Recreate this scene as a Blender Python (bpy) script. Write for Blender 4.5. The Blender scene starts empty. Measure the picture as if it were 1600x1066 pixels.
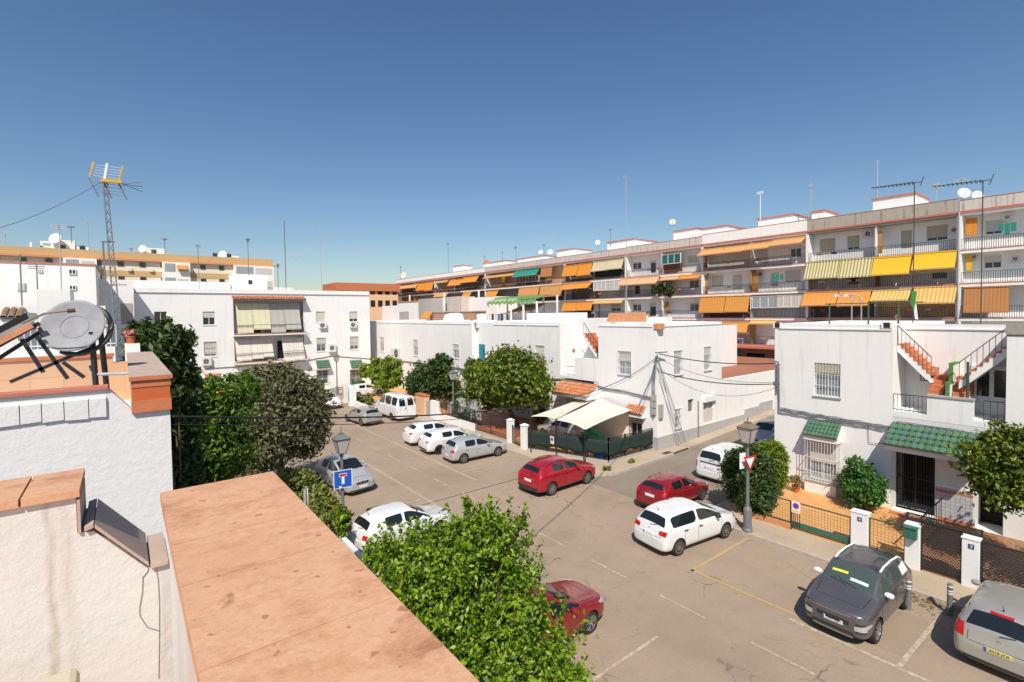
import bpy, bmesh, math, random
import numpy as np
from mathutils import Vector, Matrix
from mathutils.bvhtree import BVHTree
random.seed(7); RNG = np.random.default_rng(11)
SC = bpy.context.scene
COL = SC.collection
R = math.radians
# ------------------------------------------------------------------ camera geometry (metres, camera 9.4 m over the street)
H = 9.4
CF, CPIT, CROL, CYAW, CSH = 778.2, R(1.80), R(-.75), R(37.98), -18.9
def _cam():
    cy, sy = math.cos(CYAW), math.sin(CYAW); cp, sp = math.cos(CPIT), math.sin(CPIT)
    F = Vector((sy*cp, cy*cp, -sp)); Rt = Vector((cy, -sy, 0)); U = Rt.cross(F)
    c, s = math.cos(CROL), math.sin(CROL)
    return F, c*Rt + s*U, -s*Rt + c*U
FW, RT, UP = _cam()
# surveying helpers: sight lines from the camera meet a known real plane (ground, facade) and give a point in metres
def ray(x, y): return FW*CF + RT*(x-800) - UP*(y-533-CSH)
def gp(x, y, z=0.0):
    d = ray(x, y); t = (z-H)/d.z; return Vector((d.x*t, d.y*t, z))
def onX(x, y, X):
    d = ray(x, y); t = X/d.x; return Vector((X, d.y*t, H+d.z*t))
def onY(x, y, Y):
    d = ray(x, y); t = Y/d.y; return Vector((d.x*t, Y, H+d.z*t))
cam = bpy.data.cameras.new('camera'); camo = bpy.data.objects.new('camera', cam); COL.objects.link(camo)
camo.matrix_world = Matrix(((RT.x, UP.x, -FW.x, 0), (RT.y, UP.y, -FW.y, 0), (RT.z, UP.z, -FW.z, H), (0, 0, 0, 1)))
cam.sensor_width = 36; cam.lens = CF*36/1600; cam.shift_y = CSH/1600; cam.clip_end = 4000; cam.clip_start = .05
SC.camera = camo
# ------------------------------------------------------------------ light
SUN_EL, SUNV = 49.5, Vector((-.66, -.75, 0)).normalized()
sv = Vector((SUNV.x*math.cos(R(SUN_EL)), SUNV.y*math.cos(R(SUN_EL)), math.sin(R(SUN_EL))))
W = bpy.data.worlds.new('World'); SC.world = W; W.use_nodes = True
nt = W.node_tree; bg = nt.nodes['Background']; sky = nt.nodes.new('ShaderNodeTexSky'); sky.sky_type = 'NISHITA'
sky.sun_disc = False; sky.sun_elevation = R(SUN_EL); sky.sun_rotation = math.atan2(sv.x, sv.y)
sky.altitude = 0; sky.air_density = 1.15; sky.dust_density = .6; sky.ozone_density = 2.8
bg.inputs['Strength'].default_value = .094
hsv = nt.nodes.new('ShaderNodeHueSaturation'); hsv.inputs['Saturation'].default_value = 1.15; hsv.inputs['Hue'].default_value = .504; nt.links.new(sky.outputs[0], hsv.inputs['Color']); nt.links.new(hsv.outputs[0], bg.inputs[0])
sl = bpy.data.lights.new('sun', 'SUN'); sl.energy = 4.8; sl.angle = R(.5); sl.color = (1, .925, .81)
so = bpy.data.objects.new('sun', sl); COL.objects.link(so); so.rotation_euler = (-sv).to_track_quat('-Z', 'Y').to_euler(); so.location = (-20, -20, 40)
SC.view_settings.view_transform = 'Standard'; SC.view_settings.look = 'None'; SC.view_settings.exposure = .13; SC.view_settings.gamma = 1
SC.render.engine = 'CYCLES'
try:
    SC.cycles.max_bounces = 6; SC.cycles.use_denoising = True; SC.cycles.transparent_max_bounces = 6
except Exception: pass
# ------------------------------------------------------------------ materials
M = {}
def c4(c): return (c[0], c[1], c[2], 1)
class NT:
    def __init__(s, name):
        s.m = bpy.data.materials.new(name); s.m.use_nodes = True; s.t = s.m.node_tree; s.b = s.t.nodes['Principled BSDF']
    def n(s, typ, **kw):
        n = s.t.nodes.new('ShaderNode'+typ)
        for k, v in kw.items():
            if k[0] == 'i':
                n.inputs[int(k[1:])].default_value = v
            else: setattr(n, k, v)
        return n
    def l(s, a, b): s.t.links.new(a, b)
    def pos(s, scale=(1, 1, 1)):
        g = s.n('NewGeometry'); m = s.n('Mapping'); m.inputs['Scale'].default_value = scale; s.l(g.outputs['Position'], m.inputs['Vector']); return m.outputs[0]
    def noise(s, vec, scale, det=4, rough=.6):
        n = s.n('TexNoise'); n.inputs['Scale'].default_value = scale; n.inputs['Detail'].default_value = det; n.inputs['Roughness'].default_value = rough
        s.l(vec, n.inputs['Vector']); return n.outputs['Fac']
    def ramp(s, fac, stops):
        r = s.n('ValToRGB'); e = r.color_ramp.elements
        while len(e) < len(stops): e.new(.5)
        for q, (p, c) in zip(e, stops): q.position = p; q.color = c4(c) if hasattr(c, '__len__') else (c, c, c, 1)
        s.l(fac, r.inputs[0]); return r.outputs[0]
    def mix(s, fac, a, b, mode='MIX'):
        m = s.n('MixRGB'); m.blend_type = mode
        for i, v in ((0, fac), (1, a), (2, b)):
            if hasattr(v, 'is_output'): s.l(v, m.inputs[i])
            else: m.inputs[i].default_value = v if i == 0 else c4(v)
        return m.outputs[0]
    def math(s, op, a, b=0):
        m = s.n('Math'); m.operation = op
        for i, v in ((0, a), (1, b)):
            if hasattr(v, 'is_output'): s.l(v, m.inputs[i])
            else: m.inputs[i].default_value = v
        return m.outputs[0]
    def sep(s, v):
        x = s.n('SeparateXYZ'); s.l(v, x.inputs[0]); return x.outputs
    def bump(s, h, strength=.3, dist=.02):
        b = s.n('Bump'); b.inputs['Strength'].default_value = strength; b.inputs['Distance'].default_value = dist
        s.l(h, b.inputs['Height']); s.l(b.outputs[0], s.b.inputs['Normal'])
    def col(s, c):
        if hasattr(c, 'is_output'): s.l(c, s.b.inputs['Base Color'])
        else: s.b.inputs['Base Color'].default_value = c4(c)
    def p(s, **kw):
        for k, v in kw.items(): s.b.inputs[k.replace('_', ' ')].default_value = v
        return s
def simple(key, c, rough=.6, metal=0, var=.12, scale=6, coat=0, bump=0, bscale=60, spec=None):
    t = NT(key.replace('_', ' ')); v = t.pos()
    if var:
        f = t.noise(v, scale); d = [x*(1-var) for x in c]; u = [min(1, x*(1+var)) for x in c]
        t.col(t.ramp(f, [(.3, d), (.7, u)]))
    else: t.col(c)
    t.p(Roughness=rough, Metallic=metal)
    if coat: t.p(Coat_Weight=coat, Coat_Roughness=.04)
    if spec is not None: t.b.inputs['Specular IOR Level'].default_value = spec
    if bump: t.bump(t.noise(v, bscale, 3), bump, .01)
    M[key] = t.m; return t.m
def plaster(key, c=(.80, .79, .77), stain=.25, warm=(.46, .41, .35), rough_b=.25, bs=14, streaks=()):
    t = NT(key); v = t.pos(); big = t.noise(v, .45, 5, .62)
    streak = t.noise(t.pos((3.2, 3.2, .26)), 1.0, 6, .68)
    a = t.mix(t.ramp(big, [(.50, 0), (.78, 1)]), c, [x*.93 for x in c])
    k = t.math('MULTIPLY', t.ramp(streak, [(.53, 0), (.74, 1)]), stain)
    a = t.mix(k, a, warm)
    sp = t.ramp(t.noise(v, 7, 3), [(.66, 0), (.72, 1)])
    a = t.mix(t.math('MULTIPLY', sp, stain*.35), a, (.45, .40, .34))
    t.col(a); t.p(Roughness=.85); t.b.inputs['Specular IOR Level'].default_value = .2
    if streaks:
        x = t.sep(v)[0]; wob = t.math('MULTIPLY', t.math('SUBTRACT', t.noise(t.pos((1, 1, 2.2)), 3, 4), .5), .05); cur = a
        for x0, w_, s_ in streaks:
            k = t.ramp(t.math('ABSOLUTE', t.math('SUBTRACT', t.math('ADD', x, wob), x0)), [(0, 1), (w_, 0)]); k = t.math('MULTIPLY', t.math('MULTIPLY', k, t.ramp(t.noise(t.pos((14, 1, 1.6)), 2.0, 5, .7), [(.3, .15), (.65, 1)])), s_); cur = t.mix(k, cur, (.36, .22, .12))
        t.col(cur)
    t.bump(t.noise(v, bs, 5, .7), rough_b, .02); M[key] = t.m
plaster('white_plaster', (.82, .81, .79), .33); plaster('clean_plaster', (.80, .795, .785), .28)
plaster('near_plaster', (.64, .625, .605), .6, (.50, .38, .28), .26, 20, ((-.83, .02, .7), (-.20, .016, .8), (-.16, .03, .25), (-.55, .03, .15), (.08, .02, .35)))
plaster('lime_wall', (.74, .735, .735), .10, (.55, .52, .5), .5, 9)
plaster('grey_parapet', (.58, .53, .48), 1.0, (.17, .145, .12), .4)
plaster('dirty_parapet', (.40, .36, .31), 1.0, (.10, .085, .07), .5, 6); plaster('cream_plaster', (.74, .67, .55), .2); plaster('peach_plaster', (.78, .50, .30), .2); plaster('ochre_plaster', (.55, .37, .18), .2)
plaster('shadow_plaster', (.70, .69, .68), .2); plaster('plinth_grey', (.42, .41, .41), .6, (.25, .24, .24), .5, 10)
plaster('brown_render', (.36, .22, .14), .25)
for k, c, r_ in (('terracotta', (.52, .17, .075), .75), ('terracotta_pale', (.60, .27, .13), .8), ('orange_tile', (.62, .30, .14), .7), ('red_coping', (.50, .17, .12), .8),
                 ('dark_iron', (.02, .02, .022), .5), ('green_iron', (.045, .085, .05), .5), ('white_iron', (.7, .7, .7), .5), ('white_frame', (.78, .78, .77), .45),
                 ('shutter', (.60, .57, .50), .6), ('shutter_tan', (.47, .42, .30), .6), ('brown_wood', (.18, .08, .035), .6), ('ochre_wood', (.36, .19, .06), .6), ('galv', (.38, .39, .40), .45),
                 ('lamp_grey', (.16, .165, .17), .5), ('lamp_brown', (.20, .15, .11), .55), ('rubber', (.018, .018, .019), .75), ('plastic_dark', (.028, .028, .03), .6), ('underbody', (.008, .008, .008), .9),
                 ('black_cable', (.02, .02, .022), .6), ('grey_cable', (.16, .16, .17), .6), ('ac_white', (.66, .66, .63), .5), ('ac_dark', (.06, .06, .065), .6), ('teal_door', (.01, .22, .30), .5),
                 ('sail', (.70, .64, .54), .9), ('green_cloth', (.012, .028, .024), .85), ('green_tarp', (.02, .30, .13), .6), ('blue_plastic', (.02, .10, .35), .5), ('bin_green', (.04, .14, .10), .5),
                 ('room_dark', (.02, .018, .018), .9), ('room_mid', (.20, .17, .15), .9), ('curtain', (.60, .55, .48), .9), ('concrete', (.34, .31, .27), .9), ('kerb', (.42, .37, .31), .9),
                 ('yellow_metal', (.62, .36, .05), .5), ('dish_grey', (.29, .295, .31), .85), ('clay_pot', (.45, .13, .05), .8), ('bark', (.11, .085, .06), .95), ('soil', (.12, .075, .045), .95),
                 ('slate_cap', (.46, .35, .28), .8), ('lime_green', (.07, .24, .05), .6), ('sign_grey', (.40, .41, .42), .5), ('orange_fruit', (.8, .28, .02), .5), ('panel_black', (.015, .016, .02), .25),
                 ('rust_steel', (.10, .045, .03), .7), ('beige_lid', (.55, .50, .38), .6), ('flower_pink', (.62, .25, .22), .8), ('straw', (.36, .23, .11), .9), ('awn_green', (.02, .22, .17), .85), ('lawn_green', (.15, .29, .09), .8),
                 ('brown_roof', (.33, .13, .08), .85), ('stone_grey', (.38, .36, .33), .9)):
    simple(k, c, r_, bump=.15 if r_ > .7 else 0)
simple('pole_dark', (.05, .045, .04), .6)
simple('chrome', (.7, .7, .7), .15, 1, 0); simple('alloy', (.45, .46, .47), .3, .9, 0); simple('alloy_dark', (.10, .10, .11), .35, .8, 0)
simple('rim_steel', (.22, .20, .19), .5, .5, 0)
simple('sign_white', (.8, .8, .8), .4, var=0); simple('sign_blue', (.01, .10, .50), .4, var=0); simple('sign_red', (.55, .01, .02), .4, var=0); simple('sign_yellow', (.85, .55, .02), .4, var=0)
simple('ink', (.02, .02, .03), .6, var=0); simple('plate_white', (.75, .75, .74), .4, var=0); simple('plate_yellow', (.62, .55, .22), .4, var=0); simple('tile_blue', (.05, .08, .22), .4, var=0)
simple('lamp_red', (.45, .01, .012), .15, var=0, coat=.8); simple('lamp_clear', (.62, .63, .64), .08, .5, var=0, coat=1); simple('lamp_white', (.55, .5, .5), .1, .3, 0)
simple('awning_card', (.75, .62, .06), .8, var=0); simple('paper', (.6, .65, .66), .8, var=0)
simple('front_glass_card', (.3,.3,.3)) if 0 else None
simple('lantern_glass', (.50, .47, .44), .25, var=.1)
def paint(key, c, metal=0, rough=.32, dust=.12):
    t = NT(key); v = t.pos(); f = t.noise(v, 1.6, 5, .65)
    t.col(t.mix(t.math('MULTIPLY', t.ramp(f, [(.4, 0), (.75, 1)]), dust), c, (.32, .27, .22)))
    t.p(Roughness=rough, Metallic=metal, Coat_Weight=.7, Coat_Roughness=.06); M[key] = t.m
paint('paint_red', (.36, .005, .016), .12, .3, .05); paint('paint_red_dark', (.27, .005, .012), .2, .3, .06); paint('paint_white', (.74, .74, .74)); paint('paint_silver', (.46, .475, .48), .25); paint('paint_gold_silver', (.40, .375, .33), .3)
paint('paint_grey', (.135, .128, .142), .5); paint('paint_scenic', (.40, .385, .35), .3); paint('paint_navy', (.02, .028, .05), .3); paint('paint_beige', (.48, .45, .42), .4); paint('paint_blue_silver', (.33, .36, .40), .45); paint('paint_roof_dark', (.035, .034, .036), .2)
def glass(key, c, rough=.05):
    t = NT(key); t.col(c); t.p(Roughness=rough, Metallic=0, IOR=1.5, Coat_Weight=.5, Coat_Roughness=.03); M[key] = t.m
glass('car_glass', (.012, .016, .017)); glass('clear_screen', (.06, .085, .078), .05); glass('house_glass', (.025, .03, .035), .08); glass('pale_glass', (.30, .34, .35), .1); glass('green_glass', (.015, .10, .085), .1)
def stripes(key, c1, c2, freq, axis=1, width=.5):
    t = NT(key); x = t.sep(t.pos())[axis]; f = t.math('FRACT', t.math('MULTIPLY', x, freq)); s_ = t.math('GREATER_THAN', f, width)
    a = t.mix(s_, c1, c2); a = t.mix(t.math('MULTIPLY', t.noise(t.pos(), 2.2), .25), a, (.4, .3, .2)); t.col(a); t.p(Roughness=.9)
    t.b.inputs['Specular IOR Level'].default_value = .1; M[key] = t.m
stripes('awn_orange', (.66, .28, .05), (.62, .26, .06), 2.0); stripes('awn_tan', (.66, .33, .12), (.60, .28, .09), 3.0); stripes('awn_deep', (.70, .27, .03), (.66, .22, .02), 2.5)
stripes('awn_stripe', (.70, .32, .06), (.52, .22, .05), 4.5); stripes('awn_orange_cream', (.70, .33, .05), (.62, .50, .22), 3.2); stripes('awn_green_cream', (.30, .26, .08), (.62, .58, .36), 3.4, width=.45)
stripes('awn_yellow', (.80, .44, .015), (.80, .44, .015), 1.0); stripes('awn_pale_stripe', (.52, .42, .25), (.62, .55, .40), 4.0); stripes('awn_red_cream', (.66, .26, .06), (.62, .50, .36), 4.0); stripes('awn_brown', (.50, .22, .08), (.42, .17, .06), 4.0)
stripes('awn_cream', (.62, .60, .42), (.58, .57, .40), 1.5, 0); stripes('awn_grey', (.42, .42, .40), (.39, .39, .37), 1.5, 0); stripes('awn_white', (.66, .62, .56), (.62, .58, .53), 1.2, 0); stripes('awn_multi', (.65, .40, .02), (.03, .30, .15), .45)
stripes('corrugated', (.42, .41, .39), (.34, .33, .31), 6); stripes('screen_white', (.58, .57, .54), (.50, .49, .47), 2.2)
def asphalt(key, base, crack=True):
    t = NT(key); v = t.pos(); big = t.noise(v, .22, 6, .62); fine = t.noise(v, 38, 3, .7); mid = t.noise(v, 1.7, 5, .68)
    a = t.ramp(big, [(.32, [x*.78 for x in base]), (.5, base), (.72, [min(1, x*1.16) for x in base])])
    a = t.mix(t.ramp(mid, [(.52, 0), (.80, .5)]), a, [x*.66 for x in base])
    a = t.mix(t.math('MULTIPLY', t.ramp(fine, [(.35, 0), (.70, 1)]), .45), a, [min(1, x*1.30) for x in base]); grit = t.noise(v, 13, 4, .75); a = t.mix(t.math('MULTIPLY', t.ramp(grit, [(.50, 0), (.72, 1)]), .38), a, [x*.62 for x in base])
    if crack:
        n2 = t.n('TexNoise'); n2.inputs['Scale'].default_value = .9; n2.inputs['Detail'].default_value = 5; t.l(v, n2.inputs['Vector'])
        vm = t.n('VectorMath'); vm.operation = 'MULTIPLY_ADD'; t.l(n2.outputs['Color'], vm.inputs[0]); vm.inputs[1].default_value = (1.5, 1.5, 0); t.l(v, vm.inputs[2])
        vo = t.n('TexVoronoi'); vo.feature = 'DISTANCE_TO_EDGE'; vo.inputs['Scale'].default_value = .36; t.l(vm.outputs[0], vo.inputs['Vector'])
        ck = t.ramp(vo.outputs['Distance'], [(.0, 1), (.007, 0)]); gate = t.ramp(t.noise(v, .30, 3), [(.46, 0), (.60, 1)])
        a = t.mix(t.math('MULTIPLY', t.math('MULTIPLY', ck, gate), .62), a, (.05, .045, .04))
        v2 = t.n('TexVoronoi'); v2.feature = 'DISTANCE_TO_EDGE'; v2.inputs['Scale'].default_value = .85; t.l(vm.outputs[0], v2.inputs['Vector'])
        a = t.mix(t.math('MULTIPLY', t.math('MULTIPLY', t.ramp(v2.outputs['Distance'], [(.0, 1), (.012, 0)]), t.ramp(t.noise(v, .45, 3), [(.54, 0), (.62, 1)])), .4), a, (.07, .06, .05))
        tar = t.ramp(t.noise(v, 3.2, 3, .5), [(.70, 0), (.76, 1)]); a = t.mix(t.math('MULTIPLY', tar, .30), a, (.12, .10, .08))
        oil = t.ramp(t.noise(v, .95, 3, .55), [(.685, 0), (.75, 1)]); a = t.mix(t.math('MULTIPLY', oil, .45), a, (.09, .08, .07))
    t.col(a); t.p(Roughness=.9); t.b.inputs['Specular IOR Level'].default_value = .25; t.bump(fine, .25, .01); M[key] = t.m
asphalt('asphalt', (.325, .251, .184)); asphalt('asphalt_grey', (.24, .20, .16)); asphalt('asphalt_patch', (.30, .232, .17)); asphalt('pavement', (.43, .345, .25), False); asphalt('earth', (.22, .18, .13), False)
def worn(key, c, under, thr=.45):
    t = NT(key); v = t.pos(); f = t.ramp(t.noise(v, 6, 6, .75), [(thr-.08, 0), (thr+.1, 1)]); t.col(t.mix(f, under, c)); t.p(Roughness=.85); M[key] = t.m
worn('line_white', (.56, .49, .41), (.375, .287, .207), .53); worn('line_yellow', (.52, .33, .07), (.375, .287, .19), .50); worn('kerb_yellow', (.5, .33, .08), (.4, .35, .28), .5)
def tiles_mat(key, c1, c2, size, mortar=(.35, .25, .18), rough=.6, axis='xy', off=.0, mw=.02):
    t = NT(key); v = t.pos(); s_ = t.sep(v); cmb = t.n('CombineXYZ')
    o = {'xy': (0, 1), 'yz': (1, 2), 'xz': (0, 2)}[axis]; t.l(s_[o[0]], cmb.inputs[0]); t.l(s_[o[1]], cmb.inputs[1])
    b = t.n('TexBrick'); b.inputs['Scale'].default_value = 1; b.inputs['Brick Width'].default_value = size[0]; b.inputs['Row Height'].default_value = size[1]; b.inputs['Mortar Size'].default_value = mw*size[0]
    b.offset = off; b.inputs['Color1'].default_value = c4(c1); b.inputs['Color2'].default_value = c4(c2); b.inputs['Mortar'].default_value = c4(mortar); t.l(cmb.outputs[0], b.inputs['Vector'])
    a = t.mix(t.math('MULTIPLY', t.noise(v, 2.2, 5), .4), b.outputs['Color'], [x*.7 for x in c1]); t.col(a); t.p(Roughness=rough); M[key] = t.m
tiles_mat('yard_tile', (.68, .345, .125), (.74, .39, .15), (.33, .33), (.5, .27, .11)); tiles_mat('yard_tile_painted_shade', (.30, .145, .07), (.36, .18, .09), (.33, .33), (.2, .11, .06)); tiles_mat('yard_tile_red', (.50, .17, .07), (.46, .14, .06), (.33, .33), (.3, .12, .07))  # the dark variant has the tree's shade put into its tile colour
tiles_mat('wall_tile', (.66, .40, .24), (.70, .44, .27), (.42, .30), (.5, .3, .2), .5, 'xz', 0, .012); tiles_mat('pedestal_tile', (.56, .13, .035), (.60, .15, .045), (.60, .22), (.38, .10, .04), .45, 'xz', 0, .015)
tiles_mat('wall_tile_side', (.66, .40, .24), (.70, .44, .27), (.42, .30), (.5, .3, .2), .5, 'yz', 0, .012)
tiles_mat('wainscot', (.55, .55, .56), (.45, .44, .48), (.16, .16), (.25, .24, .26), .3, 'yz', 0, .05)
tiles_mat('block_wall', (.40, .37, .32), (.44, .40, .35), (.4, .2), (.28, .26, .23), .9, 'xz', .5, .02)
def coping_mat():
    t = NT('worn clay coping'); v = t.pos(); a = t.ramp(t.noise(t.pos((1.6, 2.2, 1)), 3.0, 9, .72), [(.30, (.34, .155, .08)), (.43, (.54, .285, .165)), (.52, (.63, .365, .22)), (.60, (.56, .295, .165)), (.72, (.42, .195, .105))])
    sc_ = t.ramp(t.noise(t.pos((9, 14, 9)), 1.6, 7, .8), [(.52, 0), (.70, 1)]); a = t.mix(t.math('MULTIPLY', sc_, .38), a, (.36, .17, .09))
    fine = t.noise(v, 70, 5, .8); a = t.mix(t.math('MULTIPLY', t.ramp(fine, [(.4, 0), (.75, 1)]), .35), a, (.74, .47, .31))
    ws = t.ramp(t.noise(v, 11, 2, .3), [(.755, 0), (.785, 1)]); a = t.mix(ws, a, (.80, .74, .66)); bl = t.ramp(t.noise(v, 1.9, 6, .7), [(.48, 0), (.66, 1)]); a = t.mix(t.math('MULTIPLY', bl, .40), a, (.50, .255, .14))
    ds = t.ramp(t.noise(t.pos((1, 1.0, 1)), 5.5, 3, .5), [(.735, 0), (.77, 1)]); a = t.mix(t.math('MULTIPLY', ds, .75), a, (.13, .05, .02))
    gr = t.ramp(t.noise(v, 33, 2, .3), [(.72, 0), (.76, 1)]); a = t.mix(t.math('MULTIPLY', gr, .7), a, (.30, .14, .07))
    t.col(a); t.p(Roughness=.8); t.b.inputs['Specular IOR Level'].default_value = .2; t.bump(t.noise(v, 45, 7, .75), .35, .01); M['coping'] = t.m
coping_mat()
def leaf_mat(key, cs, rough=.45, tr=.25):
    t = NT(key); g = t.n('NewGeometry'); n = len(cs); a = t.ramp(g.outputs['Random Per Island'], [(i/(n-1), c) for i, c in enumerate(cs)])
    t.col(a); t.p(Roughness=rough); t.b.inputs['Specular IOR Level'].default_value = .35
    ts = t.n('BsdfTranslucent'); t.l(t.mix(1.0, a, (1.0, 1.0, .45), 'MULTIPLY'), ts.inputs[0]); mx = t.n('MixShader'); mx.inputs[0].default_value = tr
    t.l(t.b.outputs[0], mx.inputs[1]); t.l(ts.outputs[0], mx.inputs[2]); t.l(mx.outputs[0], t.t.nodes['Material Output'].inputs[0]); M[key] = t.m
leaf_mat('leaf_citrus', [(.035, .085, .01), (.095, .19, .014), (.17, .30, .016), (.26, .38, .02), (.36, .46, .05)], .42, .35); leaf_mat('leaf_mid', [(.025, .065, .01), (.06, .13, .012), (.12, .22, .02), (.20, .28, .03)], .45, .3)
leaf_mat('leaf_olive', [(.06, .07, .028), (.13, .135, .06), (.22, .21, .11), (.13, .105, .05)], .55, .2)
leaf_mat('leaf_dark', [(.022, .05, .012), (.045, .09, .018), (.08, .13, .025), (.045, .06, .02)], .5, .2); leaf_mat('leaf_orange_tree', [(.03, .07, .01), (.085, .145, .012), (.17, .225, .018), (.26, .27, .035)], .45, .3)
leaf_mat('leaf_lime', [(.13, .21, .02), (.22, .31, .03), (.31, .37, .05)], .6, .35); leaf_mat('leaf_bright', [(.03, .10, .02), (.06, .16, .03), (.10, .22, .04)]); leaf_mat('leaf_pale', [(.09, .15, .03), (.2, .25, .05), (.32, .32, .09)], .5, .3)
leaf_mat('leaf_dry', [(.25, .17, .06), (.32, .22, .08), (.20, .18, .06)], .8)
M['glazed_green'] = None
def glazed(key, c1, c2, c3):
    t = NT(key); g = t.n('NewGeometry'); a = t.ramp(g.outputs['Random Per Island'], [(0, c1), (.6, c2), (1, c3)]); a = t.mix(t.math('MULTIPLY', t.noise(t.pos(), 9, 4), .45), a, (.12, .10, .07))
    t.col(a); t.p(Roughness=.4); M[key] = t.m
glazed('glazed_green', (.035, .13, .07), (.06, .20, .10), (.03, .15, .14)); glazed('clay_tiles', (.50, .15, .05), (.60, .22, .09), (.66, .30, .14)); glazed('old_tiles', (.36, .22, .12), (.45, .28, .16), (.5, .36, .24))
# ------------------------------------------------------------------ objects
def thing(name, label, cat, loc=(0, 0, 0), rz=0, group=None):
    o = bpy.data.objects.new(name, None); COL.objects.link(o); o.location = loc; o.rotation_euler = (0, 0, rz); o.empty_display_size = .2
    o['label'] = label; o['category'] = cat
    if group: o['group'] = group
    return o
def tag(o, label, cat, group=None):
    o['label'] = label; o['category'] = cat
    if group: o['group'] = group
    return o
def dup(root, loc, rz, label, group=None, s=None):
    r = root.copy(); COL.objects.link(r); r.location = loc; r.rotation_euler = (0, 0, rz); r['label'] = label
    if s: r.scale = (s, s, s)
    if group: r['group'] = group
    for ch in list(root.children):
        c = ch.copy(); COL.objects.link(c); c.parent = r
        for g in list(ch.children):
            d = g.copy(); COL.objects.link(d); d.parent = c
    return r
def worg(p):
    v = Vector((0, 0, 0))
    while p: v += p.location; p = p.parent
    return v
class MB:
    def __init__(s): s.v = []; s.f = []; s.mi = []; s.mats = []; s.cur = 0
    def m(s, key):
        if key not in s.mats: s.mats.append(key)
        s.cur = s.mats.index(key); return s
    def add(s, vs, fs):
        o = len(s.v); s.v += [tuple(v) for v in vs]; s.f += [tuple(i+o for i in f) for f in fs]; s.mi += [s.cur]*len(fs); return s
    def quad(s, a, b, c, d): return s.add([a, b, c, d], [(0, 1, 2, 3)])
    def box(s, x0, y0, z0, x1, y1, z1):
        return s.hexa([(x0, y0, z0), (x1, y0, z0), (x1, y1, z0), (x0, y1, z0)], [(x0, y0, z1), (x1, y0, z1), (x1, y1, z1), (x0, y1, z1)])
    def hexa(s, lo, hi):
        return s.add(list(lo)+list(hi), [(3, 2, 1, 0), (4, 5, 6, 7), (0, 1, 5, 4), (1, 2, 6, 5), (2, 3, 7, 6), (3, 0, 4, 7)])
    def bar(s, a, b, w, h=None, up=Vector((0, 0, 1))):
        a, b = Vector(a), Vector(b); d = (b-a); h = h or w
        if d.length < 1e-6: return s
        d.normalize(); x = d.cross(up)
        if x.length < 1e-3: x = d.cross(Vector((1, 0, 0)))
        x.normalize(); y = x.cross(d); x *= w/2; y *= h/2
        return s.hexa([a-x-y, a+x-y, a+x+y, a-x+y], [b-x-y, b+x-y, b+x+y, b-x+y])
    def tube(s, pts, r, n=8, cap=True):
        pts = [Vector(p) for p in pts]; rs = r if hasattr(r, '__len__') else [r]*len(pts); vs = []; fs = []
        for i, p in enumerate(pts):
            d = (pts[min(i+1, len(pts)-1)]-pts[max(i-1, 0)]).normalized(); x = d.cross(Vector((0, 0, 1)))
            if x.length < 1e-3: x = Vector((1, 0, 0))
            x.normalize(); y = d.cross(x)
            for k in range(n):
                t = 2*math.pi*k/n; vs.append(p+(x*math.cos(t)+y*math.sin(t))*rs[i])
        for i in range(len(pts)-1):
            for k in range(n):
                a = i*n+k; b = i*n+(k+1) % n; fs.append((a, b, b+n, a+n))
        if cap: fs.append(tuple(range(n-1, -1, -1))); fs.append(tuple((len(pts)-1)*n+k for k in range(n)))
        return s.add(vs, fs)
    def lathe(s, prof, c=(0, 0, 0), n=16, ax='z', a0=0, a1=2*math.pi):
        full = abs(a1-a0-2*math.pi) < 1e-6; m = n if full else n+1; vs = []; fs = []
        for r, h in prof:
            for k in range(m):
                t = a0+(a1-a0)*k/n; p = (r*math.cos(t), r*math.sin(t), h)
                if ax == 'y': p = (p[0], p[2], p[1])
                if ax == 'x': p = (p[2], p[0], p[1])
                vs.append((p[0]+c[0], p[1]+c[1], p[2]+c[2]))
        for i in range(len(prof)-1):
            for k in range(n):
                a = i*m+k; b = i*m+(k+1) % m; fs.append((a, b, b+m, a+m))
        return s.add(vs, fs)
    def prism(s, poly, axis, a, b):
        def P(q, t): return (q[0], q[1], t) if axis == 'z' else (q[0], t, q[1]) if axis == 'y' else (t, q[0], q[1])
        n = len(poly); return s.add([P(q, a) for q in poly]+[P(q, b) for q in poly], [tuple(range(n-1, -1, -1)), tuple(range(n, 2*n))]+[(i, (i+1) % n, n+(i+1) % n, n+i) for i in range(n)])
    def fbox(s, fr, u0, u1, n0, n1, z0, z1):
        P = fr.pt; return s.hexa([P(u0, n0, z0), P(u1, n0, z0), P(u1, n1, z0), P(u0, n1, z0)], [P(u0, n0, z1), P(u1, n0, z1), P(u1, n1, z1), P(u0, n1, z1)])
    def build(s, name, mat=None, parent=None, smooth=False, recalc=True, bevel=0):
        me = bpy.data.meshes.new(name); o3 = worg(parent) if parent else Vector((0, 0, 0))
        me.from_pydata([(x-o3.x, y-o3.y, z-o3.z) for x, y, z in s.v], [], s.f)
        if mat and not s.mats: me.materials.append(M[mat])
        else:
            for k in s.mats: me.materials.append(M[k])
            me.polygons.foreach_set('material_index', s.mi)
        if recalc:
            bm = bmesh.new(); bm.from_mesh(me); bmesh.ops.recalc_face_normals(bm, faces=bm.faces); bm.to_mesh(me); bm.free()
        if smooth: me.polygons.foreach_set('use_smooth', [True]*len(me.polygons))
        me.update(); o = bpy.data.objects.new(name, me); COL.objects.link(o)
        if parent: o.parent = parent
        if bevel:
            bv = o.modifiers.new('bevel', 'BEVEL'); bv.width = bevel; bv.segments = 2; bv.limit_method = 'ANGLE'
        return o
def struct(o): o['kind'] = 'structure'; return o
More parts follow.
